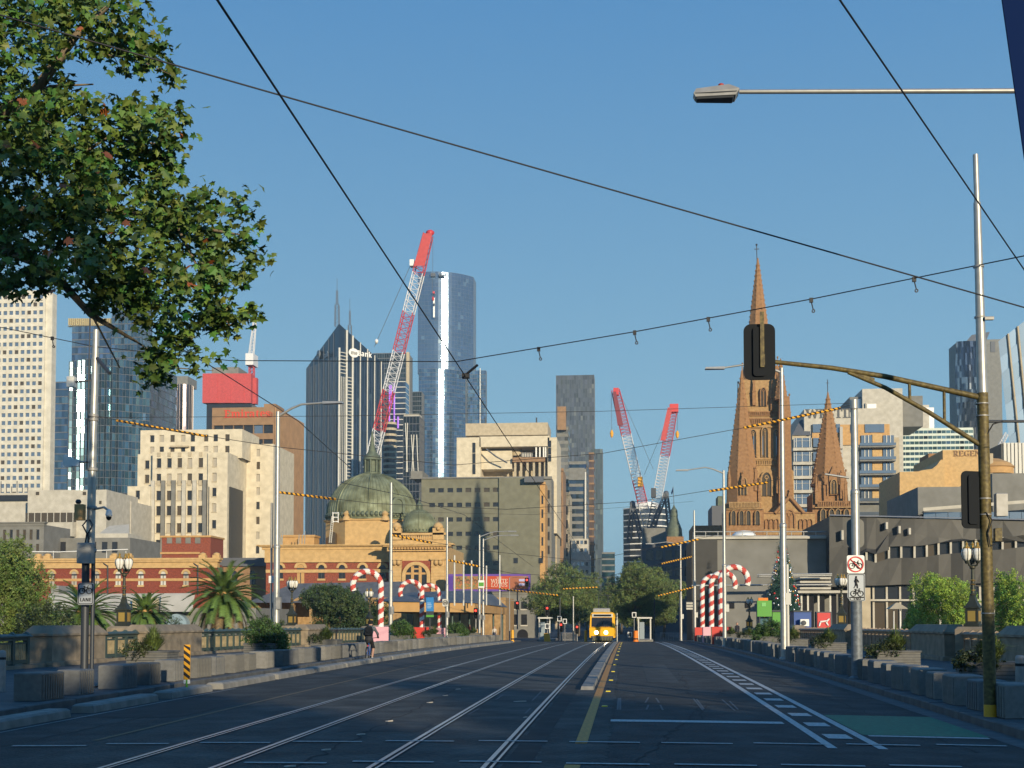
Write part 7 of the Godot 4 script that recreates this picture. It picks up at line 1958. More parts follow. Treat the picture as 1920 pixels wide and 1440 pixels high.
	b = mb(o); b.tube([P(1850, 815, d - 0.08), P(1862, 795, d - 0.08), P(1880, 790, d - 0.03)], [0.014], 5); part(b, "cable", M.black, o)
	# hanging signal seen from behind
	o = thing("traffic_signal", "black traffic signal seen from behind at the end of the mast arm", "traffic signal", P(1424, 712, d - 0.1), "traffic signals")
	b = mb(o); b.t = b.t * Transform3D(Basis(), P(1424, 660, d - 0.1)); b.prism(rounded(0.58, 1.05, 0.13), -0.012, 0.0); part(b, "target_board", M.black_plastic, o)
	b = mb(o); b.t = b.t * Transform3D(Basis(), P(1424, 660, d - 0.1)); b.prism(rounded(0.24, 0.92, 0.06), -0.18, 0.05); part(b, "housing", M.black_plastic, o)
	for k in 3:
		b = mb(o); var c := P(1424, 660 - 31 + 31 * k, d + 0.28); b.t = b.t * Transform3D(Basis(Vector3.RIGHT, PI / 2), c); b.lathe(Vector3.ZERO, [[0.12, -0.12], [0.115, 0.14]], 12); part(b, "hood", M.black_plastic, o)
	b = mb(o); fb(b, 1426, 1432.5, 688, 584, d - 0.15, d - 0.19); part(b, "hanger_bar", M.mustard, o)
	b = mb(o); b.box(P(1430, 676, d - 0.12), Vector3(0.07, 0.2, 0.14)); part(b, "bracket", M.mustard, o)
	o = thing("traffic_signal", "black traffic signal seen from behind on the mustard pole", "traffic signal", P(1822, 990, d - 0.06), "traffic signals")
	b = mb(o); b.t = b.t * Transform3D(Basis(Vector3.UP, 0.35), P(1824, 937, d - 0.06)); b.prism(rounded(0.46, 1.05, 0.1), -0.02, 0.0); part(b, "target_board", M.black_plastic, o)
	b = mb(o); b.t = b.t * Transform3D(Basis(Vector3.UP, 0.35), P(1824, 937, d - 0.06)); b.prism(rounded(0.22, 0.9, 0.05), -0.16, 0.04); part(b, "housing", M.black_plastic, o)
	# lamp reaching in from beyond the right edge
	d = 20.0
	x = 6.95
	o = thing("lamp_standard", "street lamp head on a long horizontal arm reaching in from the right edge", "street lamp", fp.call(x, d), "tram and lamp poles")
	var ay := Y(172, d, 1900)
	b = MB.new(); b.lathe(Vector3.ZERO, [[0.16, 0], [0.12, 0.1], [0.09, ay - o.position.y + 0.1], [0, ay - o.position.y + 0.12]], 12); part(b, "shaft", M.galv, o)
	b = mb(o); b.tube([Vector3(x, ay - 0.02, -d), P(1386, 172, d)], [0.042, 0.034], 10); part(b, "arm", M.galv, o)
	b = mb(o); b.t = b.t * Transform3D(Basis(), P(1342, 175, d))
	b.loft([[Vector3(-0.32, -0.08, 0.1), Vector3(0.30, -0.09, 0.15), Vector3(0.30, -0.09, -0.15), Vector3(-0.32, -0.08, -0.1)], [Vector3(-0.35, -0.02, 0.1), Vector3(0.36, 0.01, 0.15), Vector3(0.36, 0.01, -0.15), Vector3(-0.35, -0.02, -0.1)], [Vector3(-0.31, 0.06, 0.07), Vector3(0.2, 0.1, 0.1), Vector3(0.2, 0.1, -0.1), Vector3(-0.31, 0.06, -0.07)]]); var lh := part(b, "lamp_head", M.galv_dull, o)
	b = mb(o); b.t = b.t * Transform3D(Basis(), P(1342, 175, d)); b.loft([[Vector3(-0.30, -0.11, 0.08), Vector3(0.26, -0.12, 0.12), Vector3(0.26, -0.12, -0.12), Vector3(-0.30, -0.11, -0.08)], [Vector3(-0.33, -0.02, 0.105), Vector3(0.32, -0.03, 0.155), Vector3(0.32, -0.03, -0.155), Vector3(-0.33, -0.02, -0.105)]]); part(b, "lens", M.dark_steel, lh)
	b = mb(o); b.lathe(P(1352, 163, d), [[0.045, -0.03], [0.045, 0.04], [0.02, 0.055], [0, 0.056]], 10); part(b, "light_sensor", plain(0.35, 0.04, 0.03), lh)
	o = thing("street_banner", "dark blue banner edge hanging at the upper right corner", "banner", Vector3(5.3, path_y(7, 16), -14.9))
	b = mb(o); var q := [P(1871, -60, 14), P(2090, -60, 14.4), P(2090, 330, 14.4), P(1926, 330, 14)]
	b.loft([[q[3], q[2], q[2] - Vector3(0, 0, 0.03), q[3] - Vector3(0, 0, 0.03)], [q[0], q[1], q[1] - Vector3(0, 0, 0.03), q[0] - Vector3(0, 0, 0.03)]]); part(b, "cloth", M.banner, o)
	b = mb(o); b.bar(Vector3(P(2092, 300, 14.4).x, path_y(7, 14), -14.4), P(2092, -100, 14.4), 0.06, 8); part(b, "pole", M.galv, o)
	o = pole("tram_pole", "galvanised tram pole out of view to the left of the camera", fp.call(-12.9, 12.0), 10.0, 0.13, 0.09, M.galv)
	# wires
	var cw := [Vector3(-3.54, 7.4, 6), Vector3(-3.54, 7.4, -60), Vector3(-3.3, 7.2, -130)]
	o = thing("overhead_wire", "thick contact wire running up the street from the top edge", "wire", cw[0], "overhead tram wires")
	b = mb(o); b.tube(cw, [0.013], 6); part(b, "cable", M.wire, o)
	b = mb(o); b.box(Vector3(-3.54, 7.42, -28.0), Vector3(0.16, 0.1, 0.16)); b.bar(Vector3(-3.6, 7.4, -28.0), Vector3(-3.25, 7.62, -27.8), 0.03, 5); part(b, "clamp", M.wire, o)
	wire("near span wire slanting from the upper left to the right edge", [[-1405, -374, 12], [520, 177, 16.2], [2003, 600, 20]], 0.011)
	wire("steep wire crossing the upper right corner past the lamp arm", [[1438, -200, 8], [1700, 183, 12], [2090, 754, 22]], 0.009)
	wire("span wire with small hangers from the right signal pole to the left camera pole", [[2003, 463, 20], [1835, 497, 24], [1520, 561, 25.3], [1190, 622, 26.6], [855, 678, 28], [640, 677, 29.3], [430, 676, 30.5], [178, 650, 32], [-200, 572, 30]], 0.011, [], [[1010, 653, 27.4], [1190, 622, 26.6], [1328, 597, 26.05], [1521, 561, 25.3], [1714, 522, 24.5], [98, 633, 31.5]])
	wire("dark wire descending from the camera pole towards the green dome", [[182, 560, 32], [415, 698, 45], [560, 790, 58], [660, 880, 75]], 0.018)
	wire("thin level wire from the camera pole to the sign pole", [[172, 783, 32], [640, 780, 33.5], [1130, 771, 36], [1594, 756, 38]], 0.007)
	wire("sagging wire with striped guards from camera pole to sign pole", [[172, 778, 32], [300, 804, 32.5], [520, 838, 33.5], [850, 872, 35], [1130, 850, 36.3], [1395, 802, 37.2], [1594, 760, 38]], 0.009, [[218, 788, 32.3, 388, 818, 32.9, 0.032, 0.13], [1395, 802, 37.2, 1575, 765, 37.9, 0.038, 0.15]])
	wire("sagging wire with striped guards between the lamp poles, second span", [[518, 922, 52], [700, 944, 53], [950, 955, 54.5], [1200, 940, 55.5], [1466, 898, 56]], 0.012, [[524, 923, 52, 630, 936, 52.7, 0.05, 0.19], [1330, 921, 55.7, 1440, 904, 56, 0.055, 0.19]])
	wire("sagging wire with striped guards between farther poles, third span", [[732, 1002, 82], [900, 1032, 84], [1100, 1052, 86], [1359, 1000, 88]], 0.016, [[734, 1003, 82, 810, 1018, 83, 0.07, 0.28], [1240, 1026, 87, 1310, 1011, 87.6, 0.07, 0.28]])
	wire("sagging wire with striped guards between farther poles, fourth span", [[838, 1050, 108], [960, 1075, 112], [1120, 1085, 118], [1303, 1042, 128]], 0.02, [[840, 1050, 108, 898, 1062, 110, 0.09, 0.36], [1240, 1057, 124, 1296, 1044, 127.5, 0.09, 0.36]])
	wire("far wire with long orange-striped guard left of the tram", [[899, 1100, 128], [1048, 1116, 131], [1250, 1100, 138], [1277, 1085, 140]], 0.02, [[935, 1104, 129, 1046, 1116, 131, 0.08, 0.36], [1234, 1117, 138, 1300, 1101, 140, 0.08, 0.36]])
	wire("far thin wire over the tram roof with a pale orange guard", [[906, 1110, 134], [1056, 1104, 136], [1122, 1101, 137], [1303, 1060, 140]], 0.016, [[1056, 1104, 136, 1120, 1101, 137, 0.07, 0.36]])
	wire("thin wire rising from the olive wall towards the dome", [[640, 905, 75], [760, 930, 90], [870, 965, 120], [1000, 1063, 200]], 0.02)
	wire("thin level wire before the olive wall", [[770, 960, 110], [1000, 965, 112], [1300, 940, 120]], 0.012)


# ---------- small things along the street ----------
func street_furniture() -> void:
	# yellow and black hazard post in the left bicycle lane
	var p := R(337, 1287)
	var o := thing("hazard_post", "yellow and black striped hazard board on the bicycle lane kerb", "hazard post", Vector3(-11.05, road_y(-11, 31.5) + 0.17, -31.5))
	var w := 0.16; var h := 0.9
	var b := MB.new(); b.box(Vector3(0, 0.18 + h / 2, 0), Vector3(w, h, 0.03)); part(b, "board", M.yellow, o)
	for k in 5:
		b = MB.new(); var y := 0.22 + 0.18 * k; b.prism(PackedVector2Array([Vector2(-w / 2, y + 0.1), Vector2(w / 2, y - 0.02), Vector2(w / 2, y + 0.07), Vector2(-w / 2, y + 0.19 if y + 0.19 < 1.08 else 1.08)]), 0.016, 0.02); part(b, "black_stripe", M.black, o)
	b = MB.new(); b.box(Vector3(0, 0.15, 0), Vector3(w, 0.1, 0.032)); part(b, "white_foot", M.white, o)
	b = MB.new(); b.bar(Vector3(0, 0, 0), Vector3(0, 0.2, 0), 0.03, 6); part(b, "stem", M.green_sign, o)
	# steel bollards at the edges
	for s in [[5.0, 1268, 30.0, 0.085, "round steel bollard cut by the left edge of the photo"], [1912.0, 1268, 27.5, 0.1, "round steel bollard cut by the right edge of the photo"]]:
		var q := P(s[0], 1200, s[2]); q.y = path_y(q.x, s[2])
		b = MB.new(); b.lathe(Vector3.ZERO, [[s[3], 0], [s[3], 0.95], [s[3] * 0.8, 1.0], [0, 1.01]], 12)
		o = thing("bollard", s[4], "bollard", q, "steel bollards"); part(b, "post", M.galv_dull, o)
		b = MB.new(); b.lathe(Vector3.ZERO, [[s[3] * 1.02, 0.78], [s[3] * 1.02, 0.84]], 12); part(b, "black_band", M.black, o)
	# speed sign, blue sign, green route sign on the left
	o = thing("speed_sign", "round white speed sign reading 40 on the left tram pole", "sign", P(835, 1140, 107.7))
	b = mb(o); b.t = b.t * Transform3D(Basis(), P(835, 1130, 107.7)); b.prism(rounded(0.5, 0.62, 0.05), -0.02, 0); part(b, "plate", M.offpaint, o)
	b = mb(o); var c := P(835, 1130, 107.69); b.arch(c.x, c.y, 0.17, 0.22, c.z - 0.01, c.z + 0.01, 20, 0, 0, TAU * 0.999); part(b, "ring", M.dark_steel, o)
	letters(o, "40", P(835, 1130, 107.68), 0.2, M.black, 0, true, false, "lettering", 0.02)
	o = thing("blue_notice_board", "tall blue notice board between the candy canes on the left", "sign", P(806, 1180, 120))
	b = mb(o); fb(b, 799, 813, 1146, 1120, 120.2, 120); part(b, "board", M.blue_sign, o)
	b = mb(o); fb(b, 799, 813, 1153, 1146, 120.2, 120); part(b, "dark_strip", M.dark_steel, o)
	b = mb(o); fb(b, 799, 813, 1157, 1153, 120.2, 120); part(b, "green_strip", M.green_sign, o)
	for k in 4:
		b = mb(o); fb(b, 801, 808 + k % 3, 1131.4 + 3 * k, 1130 + 3 * k, 120, 119.97); part(b, "text_line", plain(0.3, 0.45, 0.65), o)
	b = mb(o); b.bar(P(806, 1210, 120.3), P(806, 1120, 120.3), 0.07, 6); part(b, "post", M.dark_steel, o)
	o = thing("route_sign", "small white and green route sign on the far left lamp pole", "sign", P(902, 1102, 127.6))
	b = mb(o); fb(b, 897, 908, 1102, 1088, 127.8, 127.6); part(b, "plate", M.white, o)
	b = mb(o); fb(b, 898, 907, 1099, 1092, 127.6, 127.55); part(b, "green_panel", M.green_sign, o)
	# billboard
	var d := 215.0
	o = thing("billboard", "long orange billboard with white serif lettering above the station canopy", "billboard", P(915, 1110, d))
	b = mb(o); fb(b, 836, 994, 1109, 1076, d + 1, d); part(b, "frame", plain(0.12, 0.05, 0.30, 0.5), o)
	var img := Image.create(512, 96, false, Image.FORMAT_RGB8)
	var nz := FastNoiseLite.new(); nz.seed = 3; nz.frequency = 0.05
	for yy in 96:
		for xx in 512:
			var col := Color(0.72, 0.27, 0.11)
			if xx < 40: col = Color(0.30, 0.18, 0.55)
			elif xx < 232: col = Color(0.42, 0.45, 0.26).lerp(Color(0.72, 0.42, 0.22), clampf(0.5 + nz.get_noise_2d(xx, yy * 1.4) * 1.6, 0, 1))
			elif xx > 400: col = Color(0.62, 0.36, 0.24)
			img.set_pixel(xx, yy, col.lightened(0.06 * (nz.get_noise_2d(xx * 3.0, yy * 3.0))))
	for f in [[72, 30, 9], [90, 46, 8], [112, 28, 9], [134, 44, 9], [158, 26, 9], [180, 42, 8], [206, 32, 9]]:   # a generic row of faces
		for yy in range(0, 96):
			for xx in range(f[0] - 16, f[0] + 16):
				var e := Vector2(xx - f[0], (yy - f[1]) * 0.75).length(); var g := img.get_pixel(xx, yy)
				if e < f[2]: img.set_pixel(xx, yy, g.lerp(Color(0.60, 0.38, 0.26), 0.7))
				elif Vector2(xx - f[0], (yy - f[1] + 4) * 0.7).length() < f[2] + 3: img.set_pixel(xx, yy, g.lerp(Color(0.22, 0.13, 0.08), 0.7))
	var pm := StandardMaterial3D.new(); pm.albedo_texture = ImageTexture.create_from_image(img); pm.roughness = 0.6
	var qm := QuadMesh.new(); var pa := P(838, 1105, d - 0.05); var pb := P(990, 1080, d - 0.05)
	qm.size = Vector2(pb.x - pa.x, pb.y - pa.y)
	inst(qm, "poster", pm, o, Transform3D(Basis(), (pa + pb) / 2 - o.position))
	var cream := plain(0.75, 0.62, 0.50)
	letters(o, "THE", P(936, 1083.5, d - 0.12), 0.32, cream, 0, false, true, "lettering", 0.04)
	letters(o, "WHITE", P(936, 1089.5, d - 0.12), 0.62, cream, 0, false, true, "lettering", 0.04)
	letters(o, "LOTUS", P(936, 1097, d - 0.12), 0.62, cream, 0, false, true, "lettering", 0.04)
	for k in 2:
		b = mb(o); fb(b, 973, 985, 1090 + 8 * k, 1085.5 + 8 * k, d - 0.05, d - 0.1); part(b, "text_block", plain(0.45, 0.42, 0.65), o)
	for u in [850, 880, 910, 940, 970]:
		b = mb(o); b.bar(P(u, 1180, d + 0.6), P(u, 1108, d + 0.6), 0.12, 5); part(b, "leg", M.slate, o)
	# corner pub behind the canopy
	d = 238.0
	o = thing("corner_pub", "pale stone corner pub with small paired windows, left of the street trees", "building", P(965, 1190, d))
	var xa := X(925, d, 1150); var xb := X(1002, d, 1150)
	facade(o, Vector3(xa, G, -d), Vector3.RIGHT, xb - xa, Y(1112, d, 960) - G, even(3, xb - xa, 1.1, 1.0, 1.0), [[Y(1172, d, 960) - G, Y(1152, d, 960) - G], [Y(1142, d, 960) - G, Y(1128, d, 960) - G]], 0.25, M.greywall, [M.win_dark], {}, "window", M.offwhite)
	shell(o, xa, xb, Y(1112, d, 960), d, d + 16, M.greywall)
	b = mb(o); cornice(b, xa, xb, Y(1114, d, 960), Y(1108, d, 960), -d, 0.5); part(b, "cornice", M.greywall, o)
	for u in [942, 980]:
		b = mb(o); b.arch(X(u, d), Y(1190, d), 0.0, 1.0, -d - 0.1, -d + 0.1, 10, 1.0); part(b, "arched_door", M.win_dark, o)


# ---------- figures: one continuous skin over a skeleton of tapered bones ----------
func figure(bones: Array, cell: float, k: float) -> Mesh:   # bones: [a, b, ra, rb, colour]; surface nets over the smooth union
	var lo := Vector3(9, 9, 9); var hi := -lo
	for q in bones:
		for e in [[q[0], q[2]], [q[1], q[3]]]:
			lo = lo.min(e[0] - Vector3.ONE * (e[1] + 0.06)); hi = hi.max(e[0] + Vector3.ONE * (e[1] + 0.06))
	var n := Vector3i(((hi - lo) / cell).ceil()) + Vector3i.ONE
	var f := PackedFloat32Array(); f.resize(n.x * n.y * n.z); f.fill(1.0)
	var near := PackedFloat32Array(); near.resize(f.size()); near.fill(9.0)
	var who := PackedInt32Array(); who.resize(f.size())
	for bi in bones.size():
		var q: Array = bones[bi]
		var a: Vector3 = q[0]; var ab: Vector3 = q[1] - a; var ra: float = q[2]; var rb: float = q[3]; var pad := maxf(ra, rb) + 0.09
		var b0 := Vector3i(((a.min(q[1]) - Vector3.ONE * pad - lo) / cell).max(Vector3.ZERO)); var b1 := Vector3i(((a.max(q[1]) + Vector3.ONE * pad - lo) / cell)).min(n - Vector3i.ONE)
		var il := 1.0 / maxf(ab.length_squared(), 1e-6)
		for z in range(b0.z, b1.z + 1):
			for y in range(b0.y, b1.y + 1):
				for x in range(b0.x, b1.x + 1):
					var p := lo + Vector3(x, y, z) * cell
					var t := clampf((p - a).dot(ab) * il, 0, 1)
					var d := p.distance_to(a + ab * t) - lerpf(ra, rb, t)
					var i := x + n.x * (y + n.y * z)
					if d < near[i]: near[i] = d; who[i] = bi
					var h := clampf(0.5 + 0.5 * (f[i] - d) / k, 0, 1)
					f[i] = lerpf(f[i], d, h) - k * h * (1 - h)
	var vid := {}; var vs := PackedVector3Array(); var cs := PackedColorArray(); var ns := PackedVector3Array()
	var st := SurfaceTool.new(); st.begin(Mesh.PRIMITIVE_TRIANGLES)
	var sx := 1; var sy := n.x; var sz := n.x * n.y
	for z in n.z - 1:
		for y in n.y - 1:
			for x in n.x - 1:
				var i := x + sy * y + sz * z
				var c := 0; var neg := 0; var s := Vector3.ZERO
				var g := [f[i], f[i + sx], f[i + sy], f[i + sx + sy], f[i + sz], f[i + sx + sz], f[i + sy + sz], f[i + sx + sy + sz]]
				for j in 8:
					if g[j] < 0: neg += 1
				if neg == 0 or neg == 8: continue
				for e in [[0, 1], [2, 3], [4, 5], [6, 7], [0, 2], [1, 3], [4, 6], [5, 7], [0, 4], [1, 5], [2, 6], [3, 7]]:
					if (g[e[0]] < 0) != (g[e[1]] < 0):
						var t: float = g[e[0]] / (g[e[0]] - g[e[1]])
						var A := Vector3(e[0] & 1, (e[0] >> 1) & 1, e[0] >> 2); var B := Vector3(e[1] & 1, (e[1] >> 1) & 1, e[1] >> 2)
						s += A.lerp(B, t); c += 1
				vid[i] = vs.size(); vs.append(lo + (Vector3(x, y, z) + s / c) * cell); cs.append(bones[who[i]][4])
				ns.append(Vector3(g[1] + g[3] + g[5] + g[7] - g[0] - g[2] - g[4] - g[6], g[2] + g[3] + g[6] + g[7] - g[0] - g[1] - g[4] - g[5], g[4] + g[5] + g[6] + g[7] - g[0] - g[1] - g[2] - g[3]).normalized())
	var b := MB.new()
	for i in vid:
		for ax in [[sx, sy, sz], [sy, sz, sx], [sz, sx, sy]]:
			if (f[i] < 0) == (f[i + ax[0]] < 0): continue
			var q := [i, i - ax[1], i - ax[1] - ax[2], i - ax[2]]
			if not (vid.has(q[1]) and vid.has(q[2]) and vid.has(q[3])): continue
			if f[i] > 0: q.reverse()
			var w := []
			for e in q: w.append(vid[e])
			b.col = cs[w[0]]
			b.put(vs[w[0]], vs[w[1]], vs[w[2]], ns[w[0]], ns[w[1]], ns[w[2]]); b.put(vs[w[0]], vs[w[2]], vs[w[3]], ns[w[0]], ns[w[2]], ns[w[3]])
	return b.mesh()

func person_bones(top: Color, legs: Color, skin: Color, hair: Color, stride: float, shoe: Color) -> Array:
	var V := func(x, y, z) -> Vector3: return Vector3(x, y, z)
	var o := [[V.call(0, 0.95, 0), V.call(0, 1.12, 0), 0.145, 0.13, legs], [V.call(0, 1.1, 0), V.call(0, 1.38, 0), 0.135, 0.15, top], [V.call(-0.15, 1.40, 0), V.call(0.15, 1.40, 0), 0.075, 0.075, top], [V.call(0, 1.42, 0), V.call(0, 1.52, 0.01), 0.055, 0.05, skin], [V.call(0, 1.60, 0.02), V.call(0, 1.66, 0.01), 0.085, 0.09, skin], [V.call(0, 1.68, -0.025), V.call(0, 1.62, -0.045), 0.09, 0.085, hair], [V.call(0, 1.60, 0.105), V.call(0, 1.585, 0.115), 0.014, 0.018, skin], [V.call(-0.09, 1.62, 0), V.call(-0.095, 1.6, 0), 0.02, 0.018, skin], [V.call(0.09, 1.62, 0), V.call(0.095, 1.6, 0), 0.02, 0.018, skin]]
	for s in [-1.0, 1.0]:
		var z: float = stride * s
		o.append_array([[V.call(0.09 * s, 0.93, 0), V.call(0.1 * s, 0.5, z * 0.5), 0.085, 0.06, legs], [V.call(0.1 * s, 0.5, z * 0.5), V.call(0.1 * s, 0.1, z * 0.8 - 0.05), 0.058, 0.042, legs], [V.call(0.1 * s, 0.05, z * 0.8 - 0.05), V.call(0.11 * s, 0.04, z * 0.8 + 0.12), 0.045, 0.036, shoe], [V.call(0.19 * s, 1.39, 0), V.call(0.24 * s, 1.12, -z * 0.35), 0.052, 0.043, top], [V.call(0.24 * s, 1.12, -z * 0.35), V.call(0.24 * s, 0.88, -z * 0.6 + 0.08), 0.04, 0.03, top], [V.call(0.24 * s, 0.86, -z * 0.6 + 0.09), V.call(0.24 * s, 0.76, -z * 0.6 + 0.12), 0.03, 0.022, skin]])
	return o

func people() -> void:
	# cyclist riding away up the left bicycle lane
	var d := 55.5
	var at := Vector3(X(693, d), 0, -d); at.y = road_y(at.x, d)
	var grey := Color(0.09, 0.105, 0.12); var dark := Color(0.02, 0.02, 0.025); var skin := Color(0.42, 0.24, 0.17)
	var V := func(x, y, z) -> Vector3: return Vector3(x, y, z)
	var bn := [[V.call(0, 1.0, 0.16), V.call(0, 1.14, 0.08), 0.15, 0.15, dark], [V.call(0, 1.14, 0.08), V.call(0, 1.44, -0.12), 0.145, 0.165, grey], [V.call(-0.16, 1.46, -0.14), V.call(0.16, 1.46, -0.14), 0.085, 0.085, grey], [V.call(0, 1.48, -0.15), V.call(0, 1.58, -0.2), 0.06, 0.055, skin], [V.call(0, 1.66, -0.22), V.call(0, 1.7, -0.22), 0.088, 0.09, skin]]
	for s in [-1.0, 1.0]:
		bn.append_array([[V.call(0.2 * s, 1.45, -0.14), V.call(0.3 * s, 1.24, -0.3), 0.062, 0.052, grey], [V.call(0.3 * s, 1.24, -0.3), V.call(0.27 * s, 1.1, -0.52), 0.048, 0.038, grey], [V.call(0.27 * s, 1.1, -0.54), V.call(0.26 * s, 1.07, -0.6), 0.034, 0.03, skin]])
		for k in 4: bn.append([V.call(0.26 * s + 0.022 * (k - 1.5), 1.08, -0.6), V.call(0.26 * s + 0.022 * (k - 1.5), 1.05, -0.645 - 0.006 * k), 0.011, 0.009, skin])
		var kn: float = 0.62 if s > 0 else 0.80
		bn.append_array([[V.call(0.09 * s, 0.98, 0.12), V.call(0.12 * s, kn, -0.28), 0.1, 0.07, dark], [V.call(0.12 * s, kn, -0.28), V.call(0.12 * s, kn - 0.4, -0.02 if s > 0 else -0.1), 0.06, 0.042, skin], [V.call(0.12 * s, kn - 0.44, 0.02 if s > 0 else -0.06), V.call(0.12 * s, kn - 0.47, -0.16 if s > 0 else -0.24), 0.045, 0.038, Color(0.3, 0.3, 0.3)]])
	var o := thing("person", "cyclist in a grey hooded top and black backpack riding away in the left bicycle lane", "person", at)
	inst(figure(bn, 0.022, 0.05), "body", M.vert, o, Transform3D())
	var b := MB.new(); b.ball(V.call(0, 1.74, -0.21), Vector3(0.125, 0.10, 0.15), 10); part(b, "helmet", M.black_plastic, o)
	b = MB.new(); b.t = Transform3D(Basis(Vector3.RIGHT, -0.5), V.call(0, 1.33, 0.14)); b.prism(rounded(0.3, 0.44, 0.09), -0.09, 0.1); b.prism(rounded(0.22, 0.2, 0.06), 0.1, 0.14); part(b, "backpack", M.black_plastic, o)
	o = thing("bicycle", "dark city bicycle under the cyclist in the grey top", "bicycle", at)
	for z in [-0.58, 0.5]:
		b = MB.new(); b.t = Transform3D(Basis(Vector3.UP, PI / 2), V.call(0, 0.345, z)); b.arch(0, 0, 0.31, 0.345, -0.02, 0.02, 22, 0, 0, TAU * 0.9999); var w := part(b, "wheel", M.black, o)
		b = MB.new()
		for k in 9: b.bar(V.call(0, 0.345, z), V.call(0, 0.345 + sin(TAU * k / 9) * 0.31, z + cos(TAU * k / 9) * 0.31), 0.004, 3)
		part(b, "spokes", M.galv, w)
	b = MB.new()
	for e in [[[0, 0.345, 0.5], [0, 0.3, 0.02]], [[0, 0.3, 0.02], [0, 0.85, 0.17]], [[0, 0.345, 0.5], [0, 0.78, 0.15]], [[0, 0.78, 0.15], [0, 0.84, -0.4]], [[0, 0.3, 0.02], [0, 0.75, -0.42]], [[0, 0.92, -0.38], [0, 0.345, -0.58]], [[0, 0.92, -0.38], [0, 1.04, -0.42]]]: b.bar(V.call(e[0][0], e[0][1], e[0][2]), V.call(e[1][0], e[1][1], e[1][2]), 0.02, 6)
	part(b, "frame", M.kiosk_blue, o)
	b = MB.new(); b.tube([V.call(-0.29, 1.05, -0.6), V.call(-0.2, 1.06, -0.5), V.call(0, 1.04, -0.42), V.call(0.2, 1.06, -0.5), V.call(0.29, 1.05, -0.6)], [0.016], 6); part(b, "handlebar", M.black, o)
	b = MB.new(); b.loft([[V.call(-0.08, 0.86, 0.3), V.call(0.08, 0.86, 0.3), V.call(0.025, 0.86, 0.03), V.call(-0.025, 0.86, 0.03)], [V.call(-0.07, 0.9, 0.29), V.call(0.07, 0.9, 0.29), V.call(0.02, 0.9, 0.04), V.call(-0.02, 0.9, 0.04)]]); part(b, "saddle", M.black, o)
	b = MB.new(); b.bar(V.call(-0.1, 0.3, 0.02), V.call(0.1, 0.3, 0.02), 0.015, 5); b.box(V.call(0.12, 0.14, -0.07), Vector3(0.09, 0.02, 0.07)); b.bar(V.call(0.09, 0.3, 0.02), V.call(0.09, 0.14, -0.07), 0.012, 4); b.box(V.call(-0.12, 0.46, 0.1), Vector3(0.09, 0.02, 0.07)); b.bar(V.call(-0.09, 0.3, 0.02), V.call(-0.09, 0.46, 0.1), 0.012, 4); part(b, "cranks", M.galv, o)
	b = MB.new(); b.box(V.call(0, 0.72, 0.32), Vector3(0.05, 0.05, 0.03)); part(b, "tail_light", M.red, o)
	# pedestrians far off
	var pk := plain(0.5, 0.5, 0.5)
	for s in [[1382, 118.0, Color(0.015, 0.015, 0.02), Color(0.02, 0.02, 0.03), 0.25, "pedestrian in black clothes beside the right-hand lamp pole", 0.4], [1459, 112.0, Color(0.3, 0.12, 0.08), Color(0.03, 0.04, 0.07), 0.15, "pedestrian standing beside the green booth", 2.0], [745, 128.0, Color(0.02, 0.025, 0.03), Color(0.02, 0.02, 0.03), 0.3, "pedestrian in dark clothes by the stone gateway", 3.0], [748, 134.0, Color(0.05, 0.05, 0.07), Color(0.02, 0.02, 0.02), 0.1, "second pedestrian in dark clothes by the stone gateway, behind the first", 2.6],
		[927, 150.0, Color(0.55, 0.5, 0.45), Color(0.04, 0.05, 0.09), 0.3, "pedestrian in a pale shirt under the canopy end", 0.0], [1050, 165.0, Color(0.02, 0.02, 0.03), Color(0.02, 0.02, 0.03), 0.2, "pedestrian waiting at the crossing left of the tram", 0.8], [1310, 150.0, Color(0.35, 0.34, 0.3), Color(0.03, 0.03, 0.04), 0.3, "pedestrian in a light top near the farthest candy cane", 3.1], [880, 142.0, Color(0.12, 0.02, 0.02), Color(0.02, 0.02, 0.03), 0.25, "pedestrian in a dark red top before the canopy columns", 1.5]]:
		var x := X(s[0], s[1]); var y := path_y(x, s[1]) if s[1] < 146 else maxf(G, road_y(x, s[1]))
		o = thing("person", s[5], "person", Vector3(x, y, -s[1]), "pedestrians far up the street")
		o.rotation.y = s[6]
		inst(figure(person_bones(s[2], s[3], skin, Color(0.03, 0.02, 0.015), s[4], dark), 0.034, 0.05), "body", M.vert, o, Transform3D())


